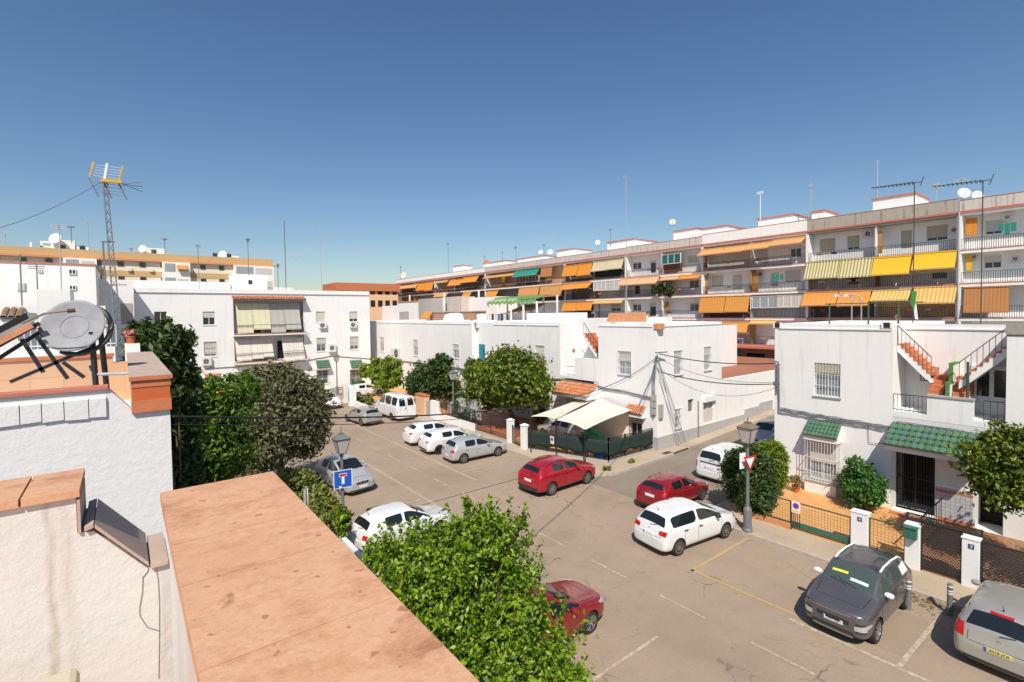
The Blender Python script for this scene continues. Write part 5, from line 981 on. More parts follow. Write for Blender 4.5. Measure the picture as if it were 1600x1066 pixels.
for k in range(5): m.m('ochre_plaster').fbox(fr_, ua, ub, .0, .06, zt-.9-fl*k-3.2, zt-.9-fl*k-2.0)
m.build('wall', None, t); m = MB(); m2 = MB()
rn = random.Random(5)
for k in range(26):
    for j in range(3):
        u = ua+6+k*3.6; z = zt-1.1-fl*j
        if u < ub-2 and u > -22: MB().fbox(fr_, u-.5, u+.5, .07, .12, z-.95, z+.0).build('window', 'house_glass', t)
        if u < ub-3 and u > -22 and rn.random() < .4: MB().fbox(fr_, u+1.1, u+1.8, .07, .5, z-1.9, z-1.3).build('air_conditioner', 'ac_white', t)
for x0, x1 in ((100, 152), (253, 296), (364, 425)):
    a, b = fr_.px(x0, 420)[0], fr_.px(x1, 420)[0]; m = MB(); m.m('white_plaster').fbox(fr_, a, b, .0, 1.6, -.1, zt-.92)
    for j in range(3):
        z = zt-1.2-fl*j; m.m('pale_glass').fbox(fr_, a+.4, (a+b)/2-.2, 1.6, 1.65, z-1.7, z); m.m('screen_white').fbox(fr_, (a+b)/2+.2, b-.4, 1.6, 1.65, z-1.6, z-.2)
    m.build('balcony_bay', None, t)
r = fr_.rect(276, 415, 293, 421, 2); m = MB(); P = fr_.pt; m.add([P(r[0], 1.66, r[3]), P(r[1], 1.66, r[3]), P(r[1], 2.6, r[2]), P(r[0], 2.6, r[2])], [(0, 1, 2, 3)]); m.build('awning', 'awn_deep', t)
for x0, x1, y0, lab in ((76, 115, 375, 'white stairhead with dish at the left end of the ochre block roof'), (118, 137, 386, 'lower white roof room beside the dish stairhead on the ochre block'), (224, 260, 388, 'white stairhead in the middle of the ochre block roof'), (347, 378, 400, 'white stairhead at the right end of the ochre block roof'), (333, 347, 406, 'low white roof box joined to the right-end stairhead')):
    a, b = fr_.px(x0, 390)[0], fr_.px(x1, 390)[0]; z1 = Fr('Y', BY+4).px((x0+x1)/2, y0)[1]; q = thing('stair_head', lab, 'roof room', ((a+b)/2, BY+4, zt)); m = MB(); m.box(a, BY+4, zt+.5, b, BY+9, z1); m.build('wall', 'white_plaster', q); MB().box((a+b)/2-.5, BY+3.95, zt+1.2, (a+b)/2+.4, BY+3.999, zt+2.2).build('window', 'house_glass', q)
a, b = fr_.px(42, 390)[0], fr_.px(76, 390)[0]; m = MB(); z1 = Fr('Y', BY+4).px(60, 379)[1]
for u in (a, a+1.5): m.box(u, BY+4, zt+.5, u+.35, BY+4.4, z1)
m.box(a+1.5, BY+4, z1, b, BY+4.4, z1+.35).box(a+1.5, BY+4, z1-.9, b, BY+4.4, z1-.6); tag(m.build('roof_frame', 'white_plaster'), 'open white concrete frame on the ochre block roof', 'roof frame')
# ------------------------------------------------------------------ our own roof terrace and the neighbour's
t = thing('terrace_parapet', 'broad clay-tiled parapet coping in the foreground, stained and pitted, with white plaster sides', 'parapet', (.26, 0, 7.7))
CZ = 8.80
m = MB(); m.box(.105, -3.0, 5.6, .425, 2.07, CZ-.035); m.build('wall', 'near_plaster', t)
m = MB(); ys = [-3.0, -1.2, -.2, .55, .98, 1.32, 1.58, 1.81, 2.085]
for a, b in zip(ys, ys[1:]): m.box(.083, a+.0012, CZ-.034, .441, b-.0012, CZ)
m.build('coping', 'coping', t)
m = MB(); m.box(.085, -3, CZ-.05, .439, 2.07, CZ-.003); m.build('mortar_bed', 'lamp_brown', t)
t = thing('own_house', 'white plastered house and roof terrace under the camera', 'house', (-4, -2, 0)); m = MB(); m.box(-9, -6, -.1, .424, 2.09, 5.55); m.build('wall', 'white_plaster', t); m = MB(); m.box(-9, -6, 5.56, .10, 2.09, 7.72); m.build('terrace_floor', 'terracotta_pale', t)
# stepped dividing wall
t = thing('dividing_wall', 'stepped white plaster wall with clay caps and rust streaks at lower left', 'wall', (-1, 2.2, 7.7)); N1 = Fr('Y', 2.10)
def npx(x, y): return N1.px(x, y)
zt_ = npx(60, 776)[1]; xr = npx(118, 768)[0]; p1, p2, p3 = npx(123, 818), npx(146, 816), npx(232, 876); p4 = npx(250, 876)
m = MB(); poly = [(-6, 5.6), (.104, 5.6), (.104, p4[1]-.02), (p3[0], p3[1]-.03), (p2[0], p2[1]-.03), (xr, p1[1]-.03), (xr, zt_-.021), (-6, zt_-.021)]; m.prism(poly, 'y', 2.10, 2.36); m.build('wall', 'near_plaster', t)
m = MB()
for a, b in ((-6, -1.2), (-1.2, -.78), (-.78, npx(30, 770)[0]), (npx(30, 770)[0]+.004, xr+.012)): m.box(a, 2.085, zt_-.020, b-.002, 2.375, zt_+.004)
m.build('coping', 'coping', t)
m = MB(); m.box(xr+.002, 2.09, p1[1]-.03, xr+.010, 2.37, zt_-.03)
def slab(m, a, b, th=.014):
    m.hexa([(a[0], 2.085, a[1]-th), (b[0], 2.085, b[1]-th), (b[0], 2.375, b[1]-th), (a[0], 2.375, a[1]-th)], [(a[0], 2.085, a[1]), (b[0], 2.085, b[1]), (b[0], 2.375, b[1]), (a[0], 2.375, a[1])])
slab(m, (xr+.018, p1[1]-.012), p2); slab(m, (p2[0]+.003, p2[1]-.002), p3); slab(m, (p3[0]+.004, p4[1]-.0), (.10, p4[1])); m.build('stepped_cap', 'slate_cap', t)
def crack(name, pts, w, mat='room_mid'):
    m = MB()
    for a, b in zip(pts, pts[1:]): m.bar((a[0], 2.0985, a[1]), (b[0], 2.0985, b[1]), w, .002, Vector((0, 1, 0)))
    return m.build(name, mat, t)
rn = random.Random(8)
pp = [(234, 880), (230, 893), (224, 902), (222, 925), (219, 950), (219, 962), (224, 972), (231, 980), (249, 986)]; pts = [npx(x+rn.uniform(-1, 1), y) for x, y in pp]; crack('plaster_crack', pts, .0016, 'lamp_brown')
pp = [(243, 884), (247, 905), (249, 940), (249, 1000), (248, 1060)]; crack('plaster_crack', [npx(*p) for p in pp], .0012, 'lamp_brown')
a0, a1 = onY(20, 1062, 1.95), onY(125, 1036, 1.95); m = MB(); m.box(a0.x-.1, 1.5, 7.72, a1.x, 1.95, a1.z); tag(m.build('storage_box', 'beige_lid', bevel=.02), 'beige lidded box against the stained plaster wall at bottom left', 'box')
# streaks below the joints of the wall cap
st = NT('rust streaks'); v_ = st.pos(); st.col((.42, .31, .22)); st.p(Roughness=.9); M['streak'] = st.m
# neighbouring party wall with tiled terrace
NY = 7.65; N2 = Fr('Y', NY); t = thing('neighbour_terrace', 'white lime-washed party wall with a tiled roof terrace above it', 'terrace', (-3, NY, 7))
z1 = N2.px(100, 600)[1]; z2 = N2.px(190, 622)[1]; xs_ = N2.px(165, 600)[0]; xp = N2.px(203, 640)[0]; zb_ = N2.px(235, 636)[1]
m = MB(); m.prism([(-9, 3), (.44, 3), (.44, zb_), (xp, zb_), (xp, N2.px(203, 637)[1]), (N2.px(172, 612)[0], N2.px(170, 611)[1]), (xs_, z1-.1), (-9, z1-.1)], 'y', NY, NY+.22); m.build('wall', 'lime_wall', t)
m = MB(); m.box(-9, NY-.035, z1-.099, xs_+.02, NY+.24, z1-.065); m.build('coping', 'red_coping', t)
m = MB(); rn = random.Random(2); x = -4.5
while x < xs_-.1:
    w = rn.uniform(.14, .24); zz = z1-.42+rn.uniform(-.012, .012); m.hexa([(x+.006, NY-.03, zz), (min(x+w, xs_)-.003, NY-.03, zz+rn.uniform(-.012, .012)), (min(x+w, xs_), NY-.0, zz), (x, NY-.0, zz)], [(x+.006, NY-.032, z1-.2), (min(x+w, xs_)-.003, NY-.032, z1-.2), (min(x+w, xs_), NY-.0, z1-.18), (x, NY-.0, z1-.18)]); x += w+.002
m.build('plaster_frieze', 'lime_wall', t)
m = MB(); m.prism([(-9, 3), (.438, 3), (.438, 7.9), (-9, 7.9)], 'y', NY+.22, 14.0); m.build('house_mass', 'lime_wall', t)
# terrace: tiled front parapet (inner side), tiled rear wall
zt = N2.px(235, 586)[1]; xa = N2.px(207, 600)[0]
m = MB(); m.m('wall_tile_side').box(xa, NY+.02, 7.4, .42, 13.0, zt-.05); m.build('front_parapet', None, t)
m = MB(); m.m('pedestal_tile').box(xa-.01, NY-.03, zb_+.0, .445, NY+.019, zt-.05); m.m('terracotta').box(xa-.02, NY-.05, zb_-.05, .455, NY-.001, zb_+.09).box(xa-.02, NY-.04, zt-.14, .455, NY-.0, zt-.05); m.build('end_pedestal', None, t)
m = MB(); m.m('slate_cap').box(xa-.03, NY-.06, zt-.049, .47, 13.0, zt); m.m('terracotta').box(xa-.035, NY-.066, zt-.055, .475, NY-.0601, zt-.005); m.build('pedestal_cap', None, t)
Y3 = 11.6; N3 = Fr('Y', Y3); zr = N3.px(90, 557)[1]; xq = N3.px(176, 557)[0]
m = MB(); m.m('wall_tile').box(-9, Y3, 7.2, xq, Y3+.2, zr-.05).box(xq, Y3, 7.2, xa, Y3+.2, N3.px(190, 566)[1]); m.m('terracotta').box(-9, Y3-.03, zr-.049, xq+.02, Y3+.23, zr); m.build('rear_wall', None, t)
N4 = Fr('Y', 14.5); t4 = thing('neighbour_terrace', 'next white roof terrace with a low parapet and fence behind the orange tiled wall', 'terrace', (-3, 14.5, 7)); m = MB(); zz = N4.px(100, 545)[1]; m.box(-9, 14.5, 3, N4.px(180, 550)[0], 14.7, zz).box(-9, 14.71, 3, .43, 22, 7.4); m.build('wall', 'white_plaster', t4); railing(N4, -6, N4.px(182, 545)[0], -.1, zz, .5, 'white_iron', t4, .1)
m = MB(); u, z = N4.px(205, 537); m.box(u-.12, 14.4, 7.3, u+.16, 14.9, z); m.build('pillar', 'white_plaster', t4)
m = MB(); m.m('clay_pot').lathe([(.001, 0), (.07, 0), (.10, .15), (.11, .15), (.11, .18), (.085, .18), (.001, .16)], (u, 14.6, z), 14); tag(m.build('flower_pot', None), 'clay pot of pale pink flowers on the white pillar beside the mast', 'flower pot')
POT = (u, 14.6, z+.2)
# satellite dish with stand
DY = 9.2; D = Fr('Y', DY); cx, cz = D.px(113, 508); dd = (D.px(168, 500)[0]-D.px(62, 520)[0])/2
t = thing('satellite_dish', 'large grey satellite dish facing away to the left on a black steel stand', 'satellite dish', (cx+.2, DY, 7.9))
ax = Vector((-.30, -.86, .36)).normalized(); rx = ax.cross(Vector((0, 0, 1))).normalized(); ry = rx.cross(ax)
m = MB(); prof = [(k/10*dd*1.04, .20*(k/10)**2*dd) for k in range(11)]; vs = []; fs = []; n = 40
for s_ in (0, 1):
    for r, h in prof:
        for k in range(n):
            a = 2*math.pi*k/n; p = Vector((cx, DY, cz))+rx*(r*math.cos(a))+ry*(r*1.02*math.sin(a))+ax*(h-.22*dd-.018*s_); vs.append(p)
for s_ in (0, 1):
    for i in range(10):
        for k in range(n):
            a = s_*11*n+i*n+k; b = s_*11*n+i*n+(k+1) % n; fs.append((a, b, b+n, a+n))
for k in range(n): fs.append((10*n+k, 10*n+(k+1) % n, 21*n+(k+1) % n, 21*n+k))
m.add(vs, fs); m.build('reflector', 'dish_grey', t, smooth=True)
m = MB(); pts = []
for k in range(41): a = 2*math.pi*k/40; pts.append(Vector((cx, DY, cz))+rx*(.46*dd*math.cos(a))+ry*(.46*dd*math.sin(a))+ax*(-.175*dd))
m.tube(pts, .006, 5, False); m.build('reflector_ring', 'dish_grey', t)
fo_ = .55; u_, z_ = D.px(113, 485, fo_); foc = Vector(D.pt(u_, fo_, z_)); u_, z_ = D.px(36, 505, .25); e0 = Vector(D.pt(u_, .25, z_)); u_, z_ = D.px(70, 490, .42); e1 = Vector(D.pt(u_, .42, z_)); m = MB(); m.m('lamp_brown').tube([e0, e1, foc], .013, 6); m.m('rust_steel').tube([foc-Vector((.05, 0, .01)), foc+Vector((.03, 0, 0))], .028, 10); m.build('feed_arm', None, t)
back = Vector((cx, DY, cz))-ax*.36*dd; bot = D.px(152, 588)
m = MB(); m.bar((bot[0], DY, 7.8), (bot[0]-.04, DY-.05, cz-.1), .05).bar((bot[0]+.13, DY+.1, 7.8), (bot[0]+.05, DY+.05, cz-.05), .05); m.bar((bot[0], DY, cz-.12), back, .05).bar((bot[0]+.08, DY+.1, cz-.1), back-ax*.1, .04)
m.build('stand', 'dark_iron', t)
m = MB(); pts = []
for k in range(25): a_ = R(-120)+R(190)*k/24; pts.append(Vector((cx, DY, cz))+rx*(1.0*dd*math.cos(a_))*(-1 if rx.x < 0 else 1)+ry*(1.02*dd*math.sin(a_))-ax*.10+Vector((.05, 0, -.03)))
m.tube(pts, .035, 6); m.build('rim_bracket', 'dark_iron', t)
# solar water heater frame at the left edge
t = thing('solar_heater', 'black angled solar water-heater frame on the tiled terrace at the left edge', 'solar heater', (cx-.9, DY, 7.9)); Q = lambda x, y, n=0.0: Vector(D.pt(*D.px(x, y, n)[:1], n, D.px(x, y, n)[1]))
m = MB(); m.bar(Q(-30, 556), Q(62, 505), .05).bar(Q(-30, 578, -.3), Q(66, 517, -.3), .05); m.build('top_rail', 'dark_iron', t)
m = MB(); e = Vector((0, 1.0, 0)); A0, A1 = Q(-60, 552, .1), Q(45, 498, .1); up = Vector((-.02, 0, .08)); m.hexa([A0, A1, A1+e, A0+e], [A0+up, A1+up, A1+e+up, A0+e+up]); m.m('panel_black'); m.mats = ['panel_black']; m.build('panel', None, t)
m = MB(); A0, A1 = Q(-60, 565, .12), Q(50, 508, .12); m.bar(A0, A1, .03, .07); m.build('panel_edge', 'terracotta_pale', t)
m = MB()
for a, b in (((16, 597), (150, 540)), ((34, 530), (68, 582)), ((57, 525), (106, 592)), ((98, 566), (132, 590))): m.bar(Q(*a, -.05), Q(*b, -.05), .045)
m.build('strut', 'dark_iron', t)
q = MB(); a = N2.px(170, 566); pts = [Vector((N2.px(128, 562)[0], 9.4, zt+.02)), Vector((N2.px(135, 572)[0], 9.2, zt-.08)), Vector((xa-.02, 9.0, zt-.08))]; q.tube(pts, .022, 8); tag(q.build('water_pipe', 'galv'), 'grey water pipe running to the orange pedestal', 'pipe')
# ------------------------------------------------------------------ masts and aerials
MY = 24.0; G = Fr('Y', MY); base, top = G.px(184, 535), G.px(163, 282)
t = thing('antenna_mast', 'tall leaning lattice mast with yellow television aerial rising beside the white flats', 'antenna', (base[0], MY, base[1]-2.2))
B_, T_ = Vector((base[0]+.1, MY, base[1]-2.6)), Vector((top[0], MY, top[1])); m = MB(); ofs = [Vector((.14, 0, 0)), Vector((-.07, .12, 0)), Vector((-.07, -.12, 0))]
for o in ofs: m.bar(B_+o, T_+o*.55, .04)
n = 26
for k in range(n):
    a, b = k/n, (k+1)/n
    for i in range(3): m.bar(B_.lerp(T_, a)+ofs[i]*(1-.45*a), B_.lerp(T_, b)+ofs[(i+1) % 3]*(1-.45*b), .012)
m.build('lattice', 'lamp_grey', t)
m = MB(); c = T_; m.m('yellow_metal')
for x in (-.42, .42): m.bar(c+Vector((x, 0, .05)), c+Vector((x+.14, 0, .62)), .10, .05)
m.bar(c+Vector((-.1, -.05, -.02)), c+Vector((.5, -.05, .0)), .12); m.m('sign_white').bar(c+Vector((.0, 0, .02)), c+Vector((.10, 0, .64)), .07)
m.m('white_iron')
for k in range(5): m.bar(c+Vector((-.36, 0, .14+.1*k)), c+Vector((.5, 0, .14+.1*k)), .012)
m.m('lamp_grey')
for x in (-.38, .0, .45): m.bar(c+Vector((x-.05, .02, .0)), c+Vector((x+.2, .02, -.62)), .05)
for k in range(4): m.bar(c+Vector((-.3, .02, -.12-.12*k)), c+Vector((.6, .02, -.12-.12*k)), .012)
for k in range(3): m.bar(c+Vector((.5, 0, -.05)), c+Vector((1.15, .1*k, .1-.16*k)), .02)
m.build('aerial', None, t); MB().bar(B_.lerp(T_, .55)+Vector((-.35, 0, 0)), B_.lerp(T_, .55)+Vector((.4, 0, .03)), .03).build('crossbar', 'lamp_brown', t)
q = MB(); e = Vector(G.pt(G.px(-40, 395)[0], 3, G.px(-40, 395)[1])); q.tube([T_.lerp(e, k/8)+Vector((0, 0, -.25*math.sin(math.pi*k/8))) for k in range(9)], .007, 5); tag(q.build('guy_wire', 'black_cable'), 'thin guy wire from the leaning mast to the left edge', 'wire')
m = MB(); a, b = G.px(161, 378), G.px(170, 520); m.bar(G.pt(a[0], 0, a[1]), G.pt(b[0], 0, b[1]-2), .06); m.bar(G.pt(a[0]-.05, 0, a[1]), G.pt(a[0]+.35, 0, a[1]+.02), .05); tag(m.build('antenna_pole', 'lamp_grey'), 'dark short pole standing just left of the lattice mast', 'pole')
def yagi(fr, x, y_top, y_bot, label, mat='lamp_grey', boom=1.2, th=.05, group=None, els=7, dirn=1, head='yagi', zb=None):
    u, zt_ = fr.px(x, y_top); zb_ = fr.px(x, y_bot)[1] if zb is None else zb; P = fr.pt
    t = thing('aerial', label, 'antenna', P(u, 0, zb_), 0, group); m = MB(); m.tube([P(u, 0, zb_), P(u, 0, zt_)], th*.5, 6); m.build('pole', mat, t)
    m = MB()
    if head == 'yagi':
        m.bar(P(u-.15*dirn*boom, 0, zt_), P(u+dirn*boom, .05, zt_+.06*boom), th*.7)
        for k in range(els): w = .32*boom*(1-.06*k)*.6; uu = u+dirn*boom*(k+.5)/els; zz = zt_+.06*boom*(k+.5)/els; m.bar(P(uu, -w, zz), P(uu, w, zz), th*.5); m.bar(P(uu, .0, zz-w*.28), P(uu, .0, zz+w*.28), th*.5)
        m.bar(P(u-.12*dirn*boom, 0, zt_-.12*boom), P(u-.2*dirn*boom, 0, zt_+.14*boom), th*.6)
    elif head == 'whip': m.bar(P(u-.2*boom, 0, zt_-.1), P(u+.2*boom, 0, zt_-.1), th*.6)
    elif head == 'panel': m.fbox(fr, u-.2*boom, u+.2*boom, 0, .12, zt_-.25, zt_+.2).bar(P(u-.5*boom, 0, zt_), P(u+.5*boom, 0, zt_+.05), th)
    elif head == 'bow':
        for k in range(3): m.bar(P(u-.4*boom, 0, zt_-.12*k), P(u+.4*boom, .1, zt_-.12*k+.02), th*.6)
    m.build('head', mat, t); return t
def dish(fr, x, y, r, label, mat='clean_plaster', zb=None, col='clean_plaster', face=(-.8, -.5, .3)):
    u, z = fr.px(x, y); c = Vector(fr.pt(u, 0, z)); t = thing('satellite_dish', label, 'satellite dish', c); ax = Vector(face).normalized(); rx = ax.cross(Vector((0, 0, 1))).normalized(); ry = rx.cross(ax); m = MB(); n = 16; vs = []; fs = []
    for s_ in (0, 1):
        for i in range(5):
            q = i/4*r
            for k in range(n): a = 2*math.pi*k/n; vs.append(c+rx*q*math.cos(a)+ry*q*math.sin(a)+ax*(.18*q*q/r-.03*s_))
    for s_ in (0, 1):
        for i in range(4):
            for k in range(n): a = s_*5*n+i*n+k; b = s_*5*n+i*n+(k+1) % n; fs.append((a, b, b+n, a+n))
    m.add(vs, fs); m.build('reflector', mat, t, smooth=True); m = MB(); m.bar(c, (c.x+.1, c.y, (zb if zb is not None else z-r-.5)), .05).bar(c-ry*r*.8, c+ax*r*.9, .03).bar(c+ax*r*.82, c+ax*r*.98, .09); m.build('mount', 'galv', t); return t
# over the right house (poles stand on its roof and on roofs behind)
R40 = Fr('X', 33.0); R62 = Fr('X', 62.0); R66 = Fr('X', 64.5)
yagi(R40, 1429, 286, 503, 'dark pole with long yagi aerial pointing left, in front of the yellow awnings', 'pole_dark', boom=1.9, th=.05, els=11, zb=8.3); yagi(R40, 1536, 283, 503, 'dark pole with long yagi aerial at right, in front of the brown striped awning', 'pole_dark', boom=1.9, th=.05, els=11, zb=8.3)
yagi(R62, 1502, 280, 345, 'pale pole with clustered aerials on the parapet above the green downpipe', 'galv', 1.5, .08, head='bow'); yagi(R66, 1371, 250, 320, 'bare white antenna mast in front of the highest stairhead', 'galv', 1.2, .12, head='whip'); yagi(R66, 1463, 290, 330, 'grey aerial of two panels to the right of the highest stairhead', 'galv', 1.3, .07, head='panel')
dish(R62, 1506, 302, .50, 'white dish left of two on the right-hand parapet', zb=19); dish(R62, 1527, 306, .45, 'white dish right of two on the right-hand parapet', zb=19)
yagi(R66, 1188, 300, 350, 'white aerial pole on the stairhead above the tan awnings', 'white_iron', 1.0, .10, head='bow'); yagi(R66, 1267, 290, 345, 'white double pole next to the stained parapet end', 'galv', .6, .11, head='panel'); yagi(Fr('X', 50), 978, 275, 500, 'very tall thin pole rising before the stacked orange awnings', 'galv', .9, .07, head='bow', zb=8)
yagi(R66, 954, 358, 385, 'short dark aerial on the stairhead left of the tall thin pole', 'lamp_grey', .7, .07, head='bow'); yagi(R66, 872, 370, 400, 'thin aerial over the pale-edged stairhead', 'galv', .8, .06, head='bow'); yagi(R66, 850, 382, 403, 'dark aerial between two white dishes', 'lamp_grey', .6, .09, head='bow'); yagi(R66, 806, 387, 408, 'dark aerial on the long low stairhead', 'lamp_grey', .8, .08, head='panel'); yagi(R66, 785, 394, 412, 'aerial standing right of the orange chimney', 'lamp_grey', .6, .08, head='bow')
yagi(R66, 700, 381, 425, 'tall thin dark pole at the far end of the long block', 'lamp_grey', .6, .10, head='panel'); yagi(R66, 757, 400, 418, 'far aerial on the orange chimney', 'lamp_grey', .6, .08, head='bow'); yagi(R66, 626, 417, 440, 'dark aerial beside the pale dish at the far end', 'lamp_grey', .7, .14, head='panel'); yagi(R66, 733, 398, 420, 'thin far aerial left of the orange chimney', 'galv', .8, .06, head='bow')
dish(R62, 845, 394, .42, 'white dish left of the dark aerial on the roof', zb=18.5); dish(R62, 860, 394, .50, 'larger white dish right of the dark aerial on the roof', zb=18.5); dish(R62, 934, 379, .42, 'single white dish on a pole left of the tall pole stairhead', zb=18.5); dish(R62, 631, 430, .9, 'big cream dish at the far end of the long block', 'curtain', zb=18.5); dish(R62, 1083, 373, .55, 'cream dish on the parapet above the green glass enclosure', 'curtain', zb=18.5); dish(R62, 1051, 347, .45, 'pinkish dish on a pole above the white stairhead', 'curtain', zb=19)
t = thing('chimney', 'orange capped chimney on the far part of the long block', 'chimney', R62.pt(R62.px(757, 412)[0], 0, 18.2)); u, z = R62.px(757, 412); MB().fbox(R62, u-.6, u+.6, -1.2, 0, 18.2, z).build('stack', 'white_plaster', t); m = MB(); P = R62.pt; m.add([P(u-.7, .1, z), P(u+.7, .1, z), P(u+.7, -1.3, z), P(u-.7, -1.3, z), P(u, -.6, z+1.0)], [(0, 1, 4), (1, 2, 4), (2, 3, 4), (3, 0, 4), (3, 2, 1, 0)]); m.build('cap', 'terracotta', t)
# left side aerials
Y52, Y70, Y133 = Fr('Y', 44), Fr('Y', 68), Fr('Y', 134)
yagi(Y52, 92, 352, 470, 'thin pole with three white panel aerials, left of the leaning mast', 'galv', 1.0, .07, head='bow', zb=9.5); yagi(Y52, 31, 398, 470, 'leaning dark pole in front of the white gabled building', 'lamp_grey', .3, .08, head='whip', zb=9.5); yagi(Y52, 57, 414, 472, 'short dark pole with crossbars before the white gabled building', 'lamp_grey', 1.0, .07, head='bow', zb=9.5)
yagi(Y70, 309, 383, 445, 'slim aerial above the left windows of the white flats', 'lamp_grey', .7, .07, head='bow', zb=12.5); yagi(Y70, 387, 375, 438, 'slim dark aerial at the right end of the ochre block', 'lamp_grey', .7, .08, head='panel', zb=14.5); yagi(Y70, 434, 415, 450, 'short dark aerial right of the roof room on the white flats', 'lamp_grey', .6, .08, head='panel', zb=12.5); yagi(Y70, 444, 345, 452, 'very tall dark whip pole on the white flats', 'lamp_grey', .2, .11, head='whip', zb=12.5); yagi(Y70, 500, 357, 456, 'very tall pale thin pole right of the dark whip pole', 'galv', .2, .08, head='whip', zb=12.5)
yagi(Y133, 137, 348, 385, 'faint tall aerial over the left of the ochre block', 'galv', 2.2, .12, head='bow'); yagi(Y133, 111, 354, 380, 'dark aerial above the dish stairhead', 'lamp_grey', 1.4, .14, head='bow'); yagi(Y133, 257, 374, 400, 'dark aerial above the middle stairhead of the ochre block', 'lamp_grey', 1.4, .14, head='panel'); yagi(Y133, 8, 365, 385, 'faint aerial at the far left over the ochre block', 'galv', 2.0, .12, head='bow'); yagi(Y133, 205, 389, 402, 'short aerial left of the middle stairhead on the ochre block', 'lamp_grey', .8, .14, head='panel')
dish(Fr('Y', 133), 87, 373, 1.1, 'white dish on the left stairhead of the ochre block', face=(-.5, -.8, .3)); dish(Fr('Y', 133), 223, 389, .8, 'white dish beside the middle stairhead of the ochre block', face=(-.5, -.8, .3)); dish(Fr('Y', 133), 348, 398, .9, 'white dish at the right-end stairhead of the ochre block', face=(-.5, -.8, .3))
m = MB(); fr_ = Fr('Y', BY+1); z = zt_far = Fr('Y', BY).px(200, 401)[1]+.9
m.bar((-20, BY+1, z+.9), (Fr('Y', BY).px(420, 420)[0], BY+1, z+.9), .05)
for k in range(34): x = -20+k*1.7; m.bar((x, BY+1, z), (x, BY+1, z+.9), .05)
tag(m.build('roof_railing', 'galv'), 'thin metal railing along the roof of the ochre block', 'railing')
# green clothes-frame on the right roof
fr_ = Fr('X', 31.0); m = MB(); zr_ = fr_.px(1350, 474)[1]
us = [fr_.px(x, 480)[0] for x in (1296, 1357, 1404)]
for u in us: m.tube([fr_.pt(u, 0, 8.3), fr_.pt(u, 0, zr_)], .04, 6)
m.tube([fr_.pt(us[0]+.2, 0, zr_), fr_.pt(us[-1]-1.0, 0, zr_)], .03, 6); tag(m.build('clothes_frame', 'lime_green' if 0 else 'green_iron'), 'green metal clothes-drying frame on the roof of the right house', 'frame')
m = MB(); u, z = fr_.px(1425, 470); m.m('lime_green').add([fr_.pt(u, .1, z+.5), fr_.pt(u-.22, .1, z+.45), fr_.pt(u-.12, .13, z-.5), fr_.pt(u+.05, .1, z-.1)], [(0, 1, 2, 3), (3, 2, 1, 0)]); m.m('sign_white').add([fr_.pt(u-.05, .1, z-.1), fr_.pt(u-.2, .1, z-.2), fr_.pt(u-.28, .12, z-.95), fr_.pt(u-.15, .1, z-.9)], [(0, 1, 2, 3), (3, 2, 1, 0)]); tag(m.build('flag', None), 'limp green and white flag on the right roof', 'flag')
for x, lab in ((1346, 'curved pale lamp arm in front of the orange awnings'), (1331, 'second curved lamp arm left of the green frame')):
    fr_ = Fr('X', 45); u, z = fr_.px(x, 462); m = MB(); P = fr_.pt; m.m('galv').tube([P(u, 0, 8), P(u, 0, z-.3), P(u+.15, 0, z), P(u+.5, .1, z+.1), P(u+.85, .1, z+.02)], .05, 6); m.m('clean_plaster').box(45-.12, u+.7, z-.05, 45+.12, u+1.2, z+.1); tag(m.build('street_lamp', None), lab, 'lamp')
m = MB(); fr_ = Fr('X', 40); 
for x, y in ((747, 433), (680, 438)):
    pass
u0_, z0_ = fr_.px(580, 465); u1_, z1_ = fr_.px(880, 444)
for k, lab in enumerate(('far slim white post among the row roofs, near the tan awnings', 'middle slim white post among the row roofs', 'near slim white post among the row roofs, before the green pergola')):
    u, z = fr_.px(640+k*54, 461-3.5*k); m = MB(); m.fbox(fr_, u-.09, u+.09, -.1, .1, 8.0, z); tag(m.build('roof_post', 'clean_plaster'), lab, 'post')
